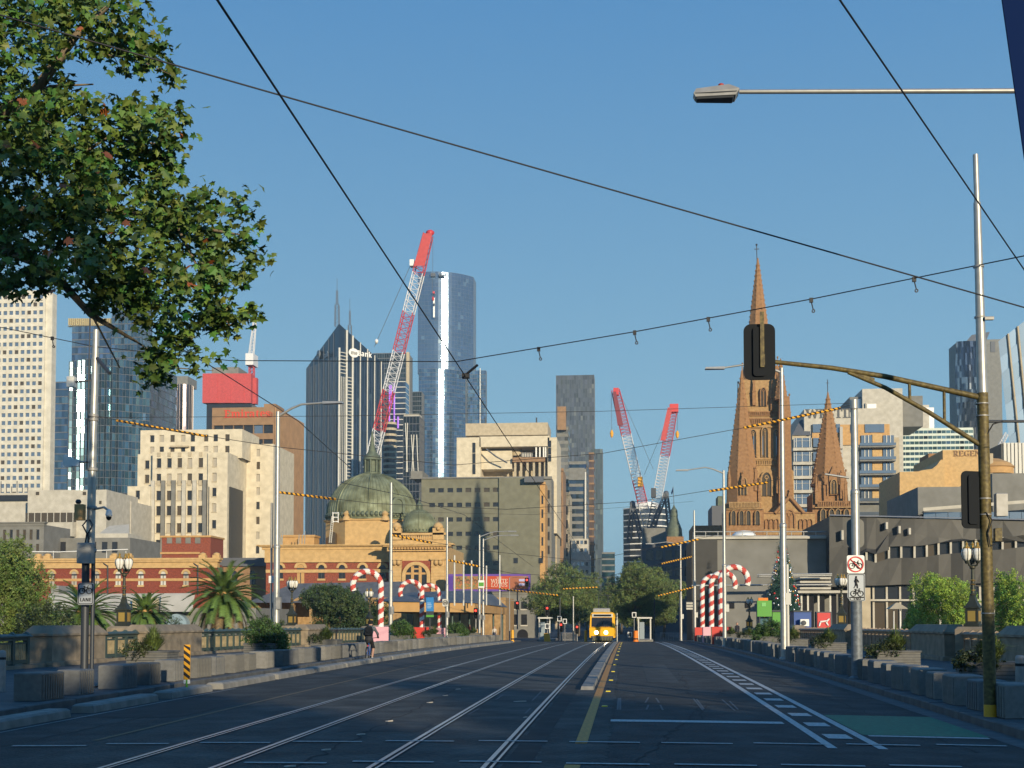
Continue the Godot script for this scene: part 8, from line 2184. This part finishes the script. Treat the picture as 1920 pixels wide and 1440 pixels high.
# ---------- tram, stop and crossing ----------
func small_signal(label: String, u: float, v: float, d: float, lit: String, foot := true) -> void:
	var c := P(u, v, d); var g := maxf(road_y(c.x, d), G) if d > 146 else path_y(c.x, d)
	var o := thing("crossing_signal", label, "traffic signal", Vector3(c.x, g, c.z), "signals at the crossing")
	var b := mb(o); b.box(c, Vector3(0.36, 1.0, 0.26)); part(b, "housing", M.black_plastic, o)
	b = mb(o); b.t = b.t * Transform3D(Basis(), c + Vector3(0, 0, 0.13)); b.prism(rounded(0.52, 1.18, 0.1), -0.03, 0.0); part(b, "target_board", M.black, o)
	for k in 3:
		var on: bool = (k == 0 and lit == "red")
		b = mb(o); b.t = b.t * Transform3D(Basis(Vector3.RIGHT, PI / 2), c + Vector3(0, 0.3 - 0.3 * k, 0.15)); b.lathe(Vector3.ZERO, [[0.13, 0], [0.1, 0.04], [0, 0.05]], 10); part(b, "lens", glow(1.0, 0.05, 0.03, 2.2) if on else M.black_plastic, o)
	if foot:
		b = mb(o); b.bar(Vector3(c.x, g, c.z - 0.1), c + Vector3(0, 0.2, -0.1), 0.07, 8); part(b, "post", M.galv_dull, o)
	else:
		b = mb(o); b.tube([Vector3(c.x - 2.2, g, c.z - 0.1), Vector3(c.x - 2.2, c.y + 0.6, c.z - 0.1), c + Vector3(-0.1, 0.7, -0.1), c + Vector3(0, 0.4, -0.1)], [0.08, 0.07, 0.06, 0.05], 8); part(b, "mast", M.galv_dull, o)

func tram_and_stop() -> void:
	people()
	var d := 131.0
	var x := -2.48; var y := road_y(x, d)
	var o := thing("tram", "yellow tram with its headlights on coming down the tracks", "tram", Vector3(x, y, -d))
	var b := MB.new()
	b.loft([b.rect(0, -7.5, 0.45, 2.6, 15), b.rect(0, -7.5, 1.45, 2.66, 15), b.rect(0, -7.62, 1.5, 2.62, 14.7)]); part(b, "lower_body", M.tram_yellow, o)
	b = MB.new(); b.loft([b.rect(0, -7.65, 1.5, 2.6, 14.6), b.rect(0, -7.8, 2.62, 2.5, 14.3), b.rect(0, -7.85, 2.98, 2.3, 14.0), b.rect(0, -7.85, 3.08, 1.9, 13.6)]); part(b, "upper_body", M.tram_yellow, o)
	b = MB.new(); b.loft([[Vector3(-1.12, 1.55, -0.34), Vector3(1.0, 1.55, -0.34), Vector3(1.0, 1.55, -0.6), Vector3(-1.12, 1.55, -0.6)], [Vector3(-1.08, 2.5, -0.55), Vector3(0.98, 2.5, -0.55), Vector3(0.98, 2.5, -0.8), Vector3(-1.08, 2.5, -0.8)]]); var ws := part(b, "windscreen", M.win_dark, o)
	b = MB.new(); b.bar(Vector3(0, 1.55, -0.32), Vector3(0, 2.5, -0.53), 0.025, 4); part(b, "divider", M.black, ws)
	b = MB.new(); b.box(Vector3(0, 2.72, -0.6), Vector3(2.1, 0.34, 0.12)); part(b, "destination_frame", M.offpaint, o)
	b = MB.new(); b.box(Vector3(0, 2.72, -0.55), Vector3(1.8, 0.2, 0.06)); part(b, "destination_display", M.black_plastic, o)
	b = MB.new(); b.cbox(Vector3(-0.1, 3.06, -3.0), Vector3(1.7, 0.42, 3.4), 0.08); part(b, "roof_unit", M.galv_dull, o)
	for k in 6:
		b = MB.new(); b.box(Vector3(1.30, 2.02, -2.2 - 2.2 * k), Vector3(0.06, 0.85, 1.7)); part(b, "side_window", M.win_dark, o)
		b = MB.new(); b.box(Vector3(-1.30, 2.02, -2.2 - 2.2 * k), Vector3(0.06, 0.85, 1.7)); part(b, "side_window", M.win_dark, o)
	for s in [-0.62, 0.36]:
		b = MB.new(); b.t = Transform3D(Basis(Vector3.RIGHT, PI / 2), Vector3(s, 0.98, 0.0)); b.lathe(Vector3.ZERO, [[0.2, 0], [0.17, 0.05], [0, 0.07]], 14); part(b, "headlight", glow(1.0, 0.86, 0.5, 9.0), o)
		var l := SpotLight3D.new(); l.name = "headlight_beam"; l.position = Vector3(s, 0.98, 0.16); l.rotation = Vector3(-0.05, PI, 0); l.spot_angle = 22; l.spot_range = 80; l.light_energy = 12.0; l.light_color = Color(1.0, 0.92, 0.75); l.light_size = 0.17; l.shadow_enabled = true; o.add_child(l)
	b = MB.new(); b.box(Vector3(0, 0.52, 0.06), Vector3(2.2, 0.2, 0.2)); b.box(Vector3(0, 0.3, 0.1), Vector3(1.9, 0.22, 0.08)); part(b, "bumper", M.dark_steel, o)
	for k in 13:
		b = MB.new(); b.bar(Vector3(-0.9 + 0.15 * k, 0.5, 0.14), Vector3(-1.0 + 0.165 * k, 0.14, 0.26), 0.03, 4); part(b, "lifeguard_bar", plain(0.22, 0.19, 0.06), o)
	b = MB.new(); b.box(Vector3(1.5, 2.0, -0.5), Vector3(0.16, 0.45, 0.1)); part(b, "mirror", M.offpaint, o)
	for z in [-2.6, -4.2, -10.6, -12.2]:
		b = MB.new(); b.t = Transform3D(Basis(Vector3.BACK, PI / 2), Vector3(0.9, 0.33, z)); b.lathe(Vector3.ZERO, [[0.33, 0], [0.33, 1.8]], 14); part(b, "wheelset", M.dark_steel, o)
	b = MB.new(); b.tube([Vector3(-0.5, 3.05, -6.4), Vector3(-0.5, 3.9, -5.2), Vector3(-0.5, 4.9, -6.2)], [0.04], 5); b.tube([Vector3(0.5, 3.05, -6.4), Vector3(0.5, 3.9, -5.2), Vector3(0.5, 4.9, -6.2)], [0.04], 5); b.bar(Vector3(-0.9, 4.92, -6.2), Vector3(0.9, 4.92, -6.2), 0.04, 5); part(b, "pantograph", M.dark_steel, o)
	# stop shelters, barriers and signs round the crossing
	for s in [[1010, 1032, 152.0, "white-framed stop shelter left of the tram"], [1196, 1221, 150.0, "white-framed stop shelter right of the tram"]]:
		var xa := X(s[0], s[2]); var xb := X(s[1], s[2]); var yt := Y(1160, s[2], s[0]); var g := road_y(xa, s[2])
		o = thing("stop_shelter", s[3], "shelter", Vector3((xa + xb) / 2, g, -s[2]), "tram stop shelters")
		b = mb(o); b.span(Vector3(xa, g, -s[2] - 0.15), Vector3(xa + 0.15, yt, -s[2])); b.span(Vector3(xb - 0.15, g, -s[2] - 0.15), Vector3(xb, yt, -s[2])); part(b, "posts", M.offpaint, o)
		b = mb(o); b.span(Vector3(xa - 0.1, yt, -s[2] - 3), Vector3(xb + 0.1, yt + 0.18, -s[2] + 0.1)); part(b, "roof", M.offpaint, o)
		b = mb(o); b.span(Vector3(xa + 0.2, g + 0.3, -s[2] - 0.1), Vector3(xa + 0.75, yt - 0.4, -s[2] - 0.04)); part(b, "map_panel", plain(0.25, 0.3, 0.33), o)
		b = mb(o); b.span(Vector3(xa - 0.2, g - 0.05, -s[2] - 12), Vector3(xb + 0.2, g + 0.25, -s[2] + 0.3)); part(b, "platform", M.concrete, o)
	o = thing("barrier_ramp", "yellow slanted end barrier of the left stop platform", "barrier", Vector3(X(1025, 148), road_y(-9, 148), -148))
	b = MB.new(); b.prism(PackedVector2Array([Vector2(-0.3, 0), Vector2(0.45, 0), Vector2(0.3, 0.95), Vector2(-0.35, 0.95)]), -0.4, 0.0); part(b, "panel", M.yellow, o)
	for s in [[1192, 148.0, "orange and black striped traffic drum right of the tram"], [1098, 142.0, "slim yellow marker panel left of the tram"], [961, 132.0, "yellow and black striped roadworks marker by the left kerb end"]]:
		var xx := X(s[0], s[1]); o = thing("traffic_drum", s[2], "traffic drum", Vector3(xx, road_y(xx, s[1]), -s[1]), "roadworks markers")
		b = MB.new(); var r := 0.28 if s[0] == 1192 else 0.16; b.lathe(Vector3.ZERO, [[r * 1.2, 0], [r * 1.2, 0.08], [r, 0.1], [r * 0.85, 1.25], [0, 1.27]], 12); part(b, "body", M.orange if s[0] == 1192 else M.yellow, o)
		if s[0] != 1098:
			for k in 3:
				b = MB.new(); b.lathe(Vector3.ZERO, [[r * 1.02 - 0.03 * k, 0.25 + 0.32 * k], [r * 1.0 - 0.035 * k, 0.4 + 0.32 * k]], 12); part(b, "stripe", M.black, o)
	small_signal("red signal hanging over the road left of the street trees", 988, 1092, 160.0, "red", false)
	small_signal("red signal on a post right of the white route sign", 1026, 1145, 156.0, "red")
	small_signal("small red signal hanging below the canopy end", 970, 1135, 170.0, "red", false)
	small_signal("red signal by the canopy columns", 892, 1150, 140.0, "red")
	small_signal("low red signal nearest the tram's left", 1082, 1180, 165.0, "red")
	small_signal("low red signal left of the thin pole by the tram", 1052, 1176, 158.0, "red")
	for s in [[1075, 155.0, 1118, "thin grey pole left of the tram"], [1157, 150.0, 1150, "thin grey pole right of the tram"], [1227, 165.0, 1122, "thin dark pole right of the right shelter"], [1050, 168.0, 1120, "thin dark pole behind the left shelter"]]:
		var xx := X(s[0], s[1]); var g := road_y(xx, s[1])
		o = thing("thin_pole", s[3], "pole", Vector3(xx, g, -s[1]), "thin poles at the crossing")
		b = MB.new(); b.bar(Vector3.ZERO, Vector3(0, Y(s[2], s[1], s[0]) - g, 0), 0.08, 8); part(b, "shaft", M.galv if s[0] in [1075, 1157] else M.dark_steel, o)
	for s in [[1189, 1153, 150.0, "white-framed square sign above the right shelter"], [1049, 1160, 152.0, "white-framed square sign left of the thin pole"], [1059, 1165, 158.0, "second white-framed square sign left of the tram"], [1026, 1174, 150.0, "white arrow sign on the left platform end"], [1181, 1190, 150.0, "small white sign beside the orange drum"]]:
		var c := P(s[0], s[1], s[2]); o = thing("square_sign", s[3], "sign", Vector3(c.x, road_y(c.x, s[2]), c.z), "small signs at the crossing")
		b = mb(o); b.box(c, Vector3(0.5, 0.62, 0.04)); part(b, "frame", M.white, o)
		b = mb(o); b.box(c + Vector3(0, 0, 0.025), Vector3(0.34, 0.46, 0.02)); part(b, "face", M.black_plastic if s[0] < 1190 and s[0] != 1181 and s[0] != 1026 else M.dark_steel, o)
		b = mb(o); b.bar(Vector3(c.x, o.position.y, c.z - 0.06), c + Vector3(0, 0, -0.06), 0.04, 6); part(b, "post", M.galv_dull, o)
	for s in [[1238, 1275, 160.0, "grey pedestrian fence right of the tram stop"], [1055, 1078, 172.0, "white pedestrian fence left of the tram"]]:
		var xa := X(s[0], s[2]); var xb := X(s[1], s[2]); var g := road_y(xa, s[2])
		o = thing("pedestrian_fence", s[3], "fence", Vector3((xa + xb) / 2, g, -s[2]), "fences at the crossing")
		for k in 13:
			b = mb(o); var q := lerpf(xa, xb, k / 12.0); b.bar(Vector3(q, g, -s[2]), Vector3(q, g + 1.1, -s[2]), 0.03, 4); part(b, "bar", M.galv_dull, o)
		for h in [0.15, 1.05]:
			b = mb(o); b.bar(Vector3(xa, g + h, -s[2]), Vector3(xb, g + h, -s[2]), 0.035, 4); part(b, "rail", M.galv_dull, o)


# ---------- greenery ----------
func clump_mesh(kind: String) -> Mesh:   # a spray of small leaves about 1 m across
	if pane_cache.has(kind): return pane_cache[kind]
	var rg := RandomNumberGenerator.new(); rg.seed = 5
	var b := MB.new()
	var n: int = {"fine": 26, "needle": 26, "star": 1}[kind]
	if kind == "star":   # one lobed plane-tree leaf, slightly folded, about 1 m long
		var ol := [Vector2(0, -0.12), Vector2(0.20, -0.2), Vector2(0.5, -0.05), Vector2(0.30, 0.10), Vector2(0.58, 0.42), Vector2(0.24, 0.42), Vector2(0.0, 0.85), Vector2(-0.24, 0.42), Vector2(-0.58, 0.42), Vector2(-0.30, 0.10), Vector2(-0.5, -0.05), Vector2(-0.20, -0.2)]
		for i in ol.size():
			var p: Vector2 = ol[i]; var q: Vector2 = ol[(i + 1) % ol.size()]
			b.tri(Vector3(0, 0.2, 0.0), Vector3(p.x, p.y, -absf(p.x) * 0.25), Vector3(q.x, q.y, -absf(q.x) * 0.25))
	else:
		for i in n:
			var dir := Vector3(rg.randfn(), rg.randfn(), rg.randfn()).normalized()
			var p := dir * pow(rg.randf(), 0.45) * 0.5
			var s := (0.15 if kind == "fine" else 0.2) * rg.randf_range(0.7, 1.2)
			var up := (Vector3(rg.randfn(), rg.randfn() + 0.5, rg.randfn())).normalized()
			var a := up.cross(dir).normalized() * s * (0.55 if kind == "fine" else 0.16)
			var f := a.cross(up).normalized() * s
			b.quad(p - f, p + a, p + f, p - a)
	pane_cache[kind] = b.mesh()
	return pane_cache[kind]

func crown(o: Node3D, called: String, blobs: Array, count: int, size: float, col: Color, vary: float, seed_: int, kind := "fine", surface := 0.55) -> MultiMeshInstance3D:   # blobs: [centre, radii] relative to o
	var rg := RandomNumberGenerator.new(); rg.seed = seed_
	var mm := MultiMesh.new()
	mm.transform_format = MultiMesh.TRANSFORM_3D; mm.use_colors = true; mm.mesh = clump_mesh(kind); mm.instance_count = count
	var vol := []; var tot := 0.0
	for bl in blobs:
		var r: Vector3 = bl[1]; tot += pow(r.x * r.y * r.z, 0.75); vol.append(tot)
	for i in count:
		var pick := rg.randf() * tot; var k := 0
		while vol[k] < pick: k += 1
		var c: Vector3 = blobs[k][0]; var r: Vector3 = blobs[k][1]
		var dir := Vector3(rg.randfn(), rg.randfn(), rg.randfn()).normalized()
		var rad := pow(rg.randf(), 0.33) * (1.0 - surface) + surface if rg.randf() < 0.8 else rg.randf()
		rad *= 1.0 + rg.randfn(0, 0.07)
		var s := size * rg.randf_range(0.7, 1.35)
		var bas := Basis.from_euler(Vector3(rg.randf() * TAU, rg.randf() * TAU, rg.randf() * TAU)).scaled(Vector3.ONE * s * 2.0)
		mm.set_instance_transform(i, Transform3D(bas, c + dir * r * rad))
		var f := 1.0 + rg.randfn(0, vary)
		f = clampf(f, 0.35, 2.0)
		mm.set_instance_color(i, Color(col.r * f * (1.0 + rg.randfn(0, 0.12)), col.g * f, col.b * f))
	var m := MultiMeshInstance3D.new()
	m.multimesh = mm; m.material_override = M.leaf; m.name = called
	m.set_meta("kind", "stuff")
	o.add_child(m, true)
	return m

func tuft(n: int, h: float, spread: float, seed_: int) -> Mesh:   # arching grass blades
	var rg := RandomNumberGenerator.new(); rg.seed = seed_
	var b := MB.new()
	for i in n:
		var g := rg.randf() * TAU; var out := Vector3(cos(g), 0, sin(g)); var l := sqrt(rg.randf()) * 1.15
		var hh := h * rg.randf_range(0.6, 1.1) * (1.15 - 0.45 * l)
		var p0 := out * 0.12 * rg.randf(); var p1 := out * spread * l * 0.45 + Vector3(0, hh * 0.7, 0); var p2 := out * spread * l + Vector3(0, hh * (1.0 - 0.35 * l), 0)
		var w := out.cross(Vector3.UP) * 0.010
		var f := rg.randf_range(0.6, 1.4)
		b.col = Color(0.10 * f, 0.14 * f, 0.035 * f)
		b.quad(p0 - w, p0 + w, p1 + w, p1 - w); b.tri(p1 - w, p1 + w, p2)
	return b.mesh()

func limbs(o: Node3D, paths: Array, mat: Material, called := "branch") -> void:   # world points, [points, r0, r1]
	for p in paths:
		var b := mb(o); var r := []
		for i in p[0].size(): r.append(lerpf(p[1], p[2], float(i) / (p[0].size() - 1)))
		b.tube(p[0], r, 8); part(b, called, mat, o)

func tree(label: String, at: Vector3, h: float, w: float, col: Color, seed_: int, n: int, size: float, trunk := 0.35, group := "street trees", low := 0.25) -> Node3D:
	var rg := RandomNumberGenerator.new(); rg.seed = seed_
	var o := thing("tree", label, "tree", at, group)
	var b := MB.new(); b.tube([Vector3.ZERO, Vector3(0.1, h * 0.25, 0), Vector3(0, h * 0.7, 0.1)], [trunk, trunk * 0.7, trunk * 0.25], 8); part(b, "trunk", M.bark, o)
	var blobs := []
	for i in 9:
		var g := TAU * i / 9.0 + rg.randf(); var y := lerpf(h * low + w * 0.25, h * 0.86, rg.randf())
		var k := 1.0 - pow(absf((y / h - 0.55) / 0.6), 2.0)
		var c := Vector3(cos(g) * w * 0.30 * k, y, sin(g) * w * 0.30 * k)
		blobs.append([c, Vector3(w * 0.27, h * 0.15, w * 0.27) * rg.randf_range(0.75, 1.15)])
		b = MB.new(); b.tube([Vector3(0, h * 0.25, 0), c * 0.6 + Vector3(0, h * 0.1, 0), c], [trunk * 0.4, trunk * 0.25, trunk * 0.1], 5); part(b, "branch", M.bark, o)
	blobs.append([Vector3(0, h * 0.58, 0), Vector3(w * 0.33, h * 0.3, w * 0.33)])
	crown(o, "crown", blobs, n, size, col, 0.28, seed_ + 1)
	return o

func palm(label: String, at: Vector3, h: float, r: float, seed_: int) -> void:
	var rg := RandomNumberGenerator.new(); rg.seed = seed_
	var o := thing("palm", label, "palm tree", at, "date palms beside the river")
	var b := MB.new()
	b.lathe(Vector3.ZERO, [[0.35, 0], [0.32, h * 0.5], [0.42, h * 0.85], [0.5, h], [0.2, h + 0.3]], 12); part(b, "trunk", M.bark, o)
	for i in 96:
		var g := i * 2.39996; var t := (i + 0.5) / 96.0
		var el := lerpf(1.45, -0.75, pow(t, 0.8)); var l := r * rg.randf_range(0.85, 1.08)
		var out := Vector3(cos(g), 0, sin(g))
		b = MB.new()
		var pts := []; var p := Vector3(0, h, 0); var e := el
		for k in 9:
			pts.append(p)
			p += (out * cos(e) + Vector3(0, sin(e), 0)) * l / 8.0
			e -= 0.085 + 0.014 * k
		var side := out.cross(Vector3.UP)
		var f := rg.randf_range(0.7, 1.25)
		if t > 0.88: b.col = Color(0.16 * f, 0.11 * f, 0.05 * f)
		else: b.col = Color(0.105 * f, 0.175 * f, 0.04 * f)
		var fc := b.col
		b.tube(pts, [0.03, 0.01], 4, false)
		for k in range(1, 9):
			for m in 7:
				var a: Vector3 = pts[k - 1].lerp(pts[k], m / 7.0); var dirv: Vector3 = (pts[k] - pts[k - 1]).normalized()
				var ll := 0.42 * r / 3.0 * (1.0 - 0.55 * absf(float(k) / 8.0 - 0.45)) * rg.randf_range(0.85, 1.1)
				for s in [-1.0, 1.0]:
					var tip: Vector3 = a + (side * s * 0.75 + dirv * 0.65 + Vector3(0, 0.22, 0)).normalized() * ll
					b.col = fc * rg.randf_range(0.7, 1.35)
					b.quad(a - dirv * 0.034, a + dirv * 0.034, tip + dirv * 0.006, tip - dirv * 0.012)
		part(b, "frond", M.leaf, o)
	for k in 5:
		b = MB.new(); b.ball(Vector3(cos(k * 1.3) * 0.45, h + 0.1, sin(k * 1.3) * 0.45), Vector3(0.22, 0.3, 0.22), 6); part(b, "fruit_cluster", M.ochre2, o)

func greenery() -> void:
	# plane tree reaching in at the upper left
	var d := 18.5
	var root := Vector3(-13.6, path_y(-13.6, 18.5), -18.5)
	var o := thing("plane_tree", "big leafy plane tree reaching in from the upper left corner", "tree", root)
	limbs(o, [[[root, root + Vector3(0.2, 2.5, 0), root + Vector3(0.5, 5, 0)], 0.34, 0.26]], M.bark, "trunk")
	limbs(o, [[[root + Vector3(0.5, 5, 0), P(-120, 420, d), P(90, 500, d), P(170, 590, d), P(255, 640, d)], 0.13, 0.02], [[root + Vector3(0.5, 4.6, 0), P(-200, 330, d), P(60, 180, d), P(140, 70, d), P(215, 0, d)], 0.16, 0.025], [[P(60, 180, d), P(95, 162, d), P(175, 158, d)], 0.04, 0.012], [[P(-120, 420, d), P(150, 380, d + 0.5), P(330, 420, d), P(450, 440, d)], 0.09, 0.012],
		[[P(140, 560, d), P(165, 575, d - 0.1), P(180, 605, d - 0.2), P(225, 690, d)], 0.03, 0.01], [[P(330, 420, d), P(400, 560, d), P(430, 610, d), P(470, 585, d)], 0.022, 0.006], [[P(-60, 260, d), P(-20, 100, d), P(60, 10, d - 0.4)], 0.06, 0.015], [[P(100, 320, d), P(200, 260, d), P(300, 270, d), P(325, 210, d)], 0.03, 0.006], [[P(255, 640, d), P(330, 690, d), P(400, 695, d)], 0.016, 0.005], [[P(175, 100, d), P(255, 110, d), P(320, 140, d)], 0.018, 0.004]], M.bark_pale)
	var rg := RandomNumberGenerator.new(); rg.seed = 19
	var spots := [[60, 50, 130, 80, 1.5], [200, 45, 105, 62, 1.0], [262, 105, 42, 40, 0.6], [318, 142, 20, 14, 0.3], [312, 80, 10, 12, 0.2], [30, 190, 110, 95, 1.5], [150, 250, 130, 70, 1.2], [255, 230, 60, 45, 0.6], [322, 235, 20, 40, 0.4], [300, 290, 45, 30, 0.5], [70, 350, 150, 100, 1.8], [230, 350, 110, 70, 1.2], [330, 400, 70, 55, 0.8], [410, 420, 62, 55, 0.8], [300, 470, 120, 80, 1.3], [100, 450, 160, 85, 1.7], [455, 400, 30, 38, 0.4], [463, 470, 22, 45, 0.4], [340, 560, 95, 65, 1.0], [195, 520, 55, 45, 0.7], [50, 525, 80, 22, 0.8], [310, 640, 55, 55, 0.7], [285, 700, 25, 22, 0.4], [415, 600, 20, 25, 0.3], [470, 585, 18, 12, 0.2], [385, 690, 38, 16, 0.4], [415, 670, 16, 12, 0.2], [185, 575, 22, 14, 0.3], [400, 520, 60, 40, 0.6], [190, 620, 15, 12, 0.2], [240, 545, 45, 40, 0.6], [-80, 300, 120, 200, 1.6], [-90, 90, 110, 120, 1.5]]
	var tot := 0.0; var cum := []
	for s in spots:
		tot += pow(s[2] * s[3], 0.8); cum.append(tot)
	var xf := []
	var hub := Vector3.ZERO; var spread := 0.2
	for i in 13000:
		if i % 15 == 0:
			var pick := rg.randf() * tot; var k := 0
			while cum[k] < pick: k += 1
			var s: Array = spots[k]
			var a := rg.randf() * TAU; var rr := sqrt(rg.randf())
			hub = P(s[0] + cos(a) * (s[2] - 9) * rr, s[1] + sin(a) * (s[3] - 7) * rr, d + rg.randfn(0, 0.6) * s[4]); spread = rg.randf_range(0.08, 0.19)
		var p := hub + Vector3(rg.randfn(), rg.randfn() * 0.8, rg.randfn()) * spread
		var nrm := Vector3(rg.randfn(0, 0.7), rg.randf_range(0.1, 1.3), rg.randfn(0, 0.8) + 0.25).normalized()
		var tip := (Vector3(rg.randfn(), -0.9 + rg.randfn(0, 0.5), rg.randfn())).normalized()
		var sx := nrm.cross(tip).normalized(); var ty := sx.cross(nrm).normalized() * -1.0
		var sz := rg.randf_range(0.085, 0.16)
		xf.append([Transform3D(Basis(sx * sz, -ty * sz, nrm * sz), p - root), p.z])
	xf.sort_custom(func(q, e): return q[1] > e[1])
	var lm: Mesh = clump_mesh("star")
	var cols := []
	for i in 8: cols.append(0.55 + 0.13 * i)
	var tint := func(q: RandomNumberGenerator) -> Color:
		var f := clampf(1.0 + q.randfn(0, 0.28), 0.4, 1.9)
		if q.randf() < 0.004: return Color(0.28, 0.08, 0.02)
		return Color(0.075 * f * (1.0 + q.randfn(0, 0.25)), 0.13 * f, 0.02 * f)
	var mats := []
	for i in 8:
		var c: Color = tint.call(rg); var m := plain(c.r, c.g, c.b, 0.5); m.backlight_enabled = true; m.backlight = Color(0.25, 0.3, 0.08); m.cull_mode = BaseMaterial3D.CULL_DISABLED; mats.append(m)
	for i in 300: inst(lm, "leaf", mats[i % 8], o, xf[i][0])
	var mm := MultiMesh.new(); mm.transform_format = MultiMesh.TRANSFORM_3D; mm.use_colors = true; mm.mesh = lm; mm.instance_count = xf.size() - 300
	for i in xf.size() - 300:
		mm.set_instance_transform(i, xf[i + 300][0]); mm.set_instance_color(i, tint.call(rg))
	var mi := MultiMeshInstance3D.new(); mi.multimesh = mm; mi.material_override = M.leaf; mi.name = "foliage"; mi.set_meta("kind", "stuff"); o.add_child(mi)
	# trees that shade the bridge from behind the camera
	var n := 0
	for s in [[7, -33, 13.5, 11.0], [16, -27, 12.8, 11.0], [24.5, -22.5, 12.6, 11.0], [33, -17, 12.2, 11.5], [41, -11, 12.2, 11.0], [50, -5, 12.0, 11.0], [-2, -40, 15.0, 11.0], [-12, -44, 15.5, 11.0], [29, -27, 16.0, 4.0], [46, -13, 15.0, 4.0], [20, -29, 15.2, 3.5], [14.7, -29.6, 20.0, 7.0]]:
		n += 1
		tree("%s shade tree in the row behind the camera, out of view" % ordinal(n), Vector3(s[0], -0.36 if absf(s[0]) > 16 else -0.4, -s[1]), s[2], s[3], Color(0.07, 0.10, 0.025), 200 + n, 2300, 0.55, 0.4, "shade trees behind the camera", 0.2)
	# round tree at the left edge
	o = tree("dense rounded green tree at the left edge, behind the parapet", Vector3(X(18, 75), -4.5, -75), Y(1003, 75, 20) + 4.5, 5.4, Color(0.12, 0.175, 0.04), 301, 2600, 0.22, 0.3, "trees beside the bridge", 0.3)
	palm("broad date palm beside the white-roofed eatery, right of the nearest ornate lamp", Vector3(X(420, 95), -4.5, -95), Y(1118, 95, 420) + 4.5, 3.3, 5)
	palm("date palm behind the bicycle lane sign", Vector3(X(160, 88), -4.5, -88), Y(1152, 88, 160) + 4.5, 2.9, 6)
	palm("small date palm just right of the nearest ornate lamp", Vector3(X(272, 110), -4.5, -110), Y(1150, 110, 270) + 4.5, 2.6, 8)
	o = tree("broad dark evergreen tree behind the cyclist, before the sandstone arcade", Vector3(X(640, 128), -3.2, -128), Y(1098, 128, 640) + 3.2, 8.6, Color(0.05, 0.08, 0.024), 310, 2600, 0.28, 0.4, "trees beside the bridge", 0.3)
	# bright trees before the faceted building
	for s in [[1768, 100, 1056, 4.9, "bright green leafy tree before the faceted building, left of the yellow pole"], [1888, 92, 1050, 2.6, "slim bright green tree right of the yellow pole"], [1925, 90, 1050, 2.6, "bright green tree cut by the right edge"], [1712, 104, 1120, 2.0, "small bright green bush below the cafe umbrella"]]:
		tree(s[4], Vector3(X(s[0], s[1]), -3.0, -s[1]), Y(s[2], s[1], s[0]) + 3.0, s[3], Color(0.25, 0.36, 0.05), 320 + s[0] as int, 1700 if s[3] > 4 else 700, 0.2, 0.15, "trees before the faceted building", 0.25)
	# street trees up the street
	for s in [[1048, 205, 1046, 10.5, "large street tree left of the tram"], [1190, 215, 1050, 9.5, "large street tree right of the tram"], [1222, 225, 1060, 8.0, "second street tree right of the tram, farther"], [1195, 262, 1033, 8.0, "dark taller street tree behind the right-hand pair"], [1085, 260, 1056, 8.0, "dark street tree behind the left-hand one"], [1100, 320, 1070, 9.0, "far street tree left of the gap in the street"], [1160, 330, 1075, 9.0, "far street tree closing the right of the gap"], [1130, 400, 1090, 11.0, "farthest street tree in the middle of the gap"], [1010, 250, 1100, 9.0, "low street tree behind the left stop shelter"], [1245, 240, 1090, 9.0, "low street tree behind the right stop shelter"], [1075, 300, 1110, 9.0, "low dark street tree just left of the tram roof"], [1165, 300, 1110, 9.0, "low dark street tree just right of the tram roof"]]:
		tree(s[4], Vector3(X(s[0], s[1]), G, -s[1]), Y(s[2], s[1], s[0]) - G, s[3], Color(0.12, 0.16, 0.045), 400 + s[0] as int, 1700, 0.34, 0.3, "street trees up the street", 0.12)
	# decorated tree
	d = 140.0
	o = thing("christmas_tree", "tall decorated christmas tree with silver and red baubles before the grey wall", "tree", Vector3(X(1468, d), G, -d))
	var hh := Y(1006, d, 1468) - G; var bl := []
	for i in 11:
		var t := i / 10.0
		bl.append([Vector3(0, hh * (0.12 + 0.86 * t), 0), Vector3(2.35 * (1 - t) + 0.2, hh * 0.075, 2.35 * (1 - t) + 0.2)])
	crown(o, "crown", bl, 2400, 0.26, Color(0.03, 0.09, 0.065), 0.3, 501, "needle", 0.6)
	var b := MB.new(); b.lathe(Vector3.ZERO, [[0.3, 0], [0.2, hh * 0.5], [0.05, hh * 0.97]], 8); part(b, "trunk", M.bark, o)
	var bm := SphereMesh.new(); bm.radius = 0.11; bm.height = 0.22; bm.radial_segments = 8; bm.rings = 5
	var silver := plain(0.7, 0.72, 0.75, 0.2, 0.6)
	for i in 190:
		var t := pow(rg.randf(), 0.8); var g := rg.randf() * TAU; var rr := 2.45 * (1 - t) + 0.2
		inst(bm, "bauble", [silver, silver, silver, M.red, M.gold][i % 5], o, Transform3D(Basis(), Vector3(cos(g) * rr, hh * (0.1 + 0.86 * t), sin(g) * rr)))
	# low bushes behind the left parapet
	for s in [[90, 62, 1150, 1.6, "dark low bush left of the date palm, behind the parapet"], [300, 120, 1160, 2.2, "low bush behind the left parapet under the awning"], [500, 110, 1165, 2.0, "low bush behind the left parapet beside the broad palm"]]:
		o = thing("bush", s[4], "bush", Vector3(X(s[0], s[1]), -3.0, -s[1]), "bushes behind the left parapet")
		crown(o, "foliage", [[Vector3(0, Y(s[2], s[1], s[0]) + 2.2, 0), Vector3(s[3], 1.3, s[3])], [Vector3(0, 1.0, 0), Vector3(s[3], 1.6, s[3])]], 600, 0.2, Color(0.04, 0.06, 0.018), 0.3, 600 + s[0] as int)
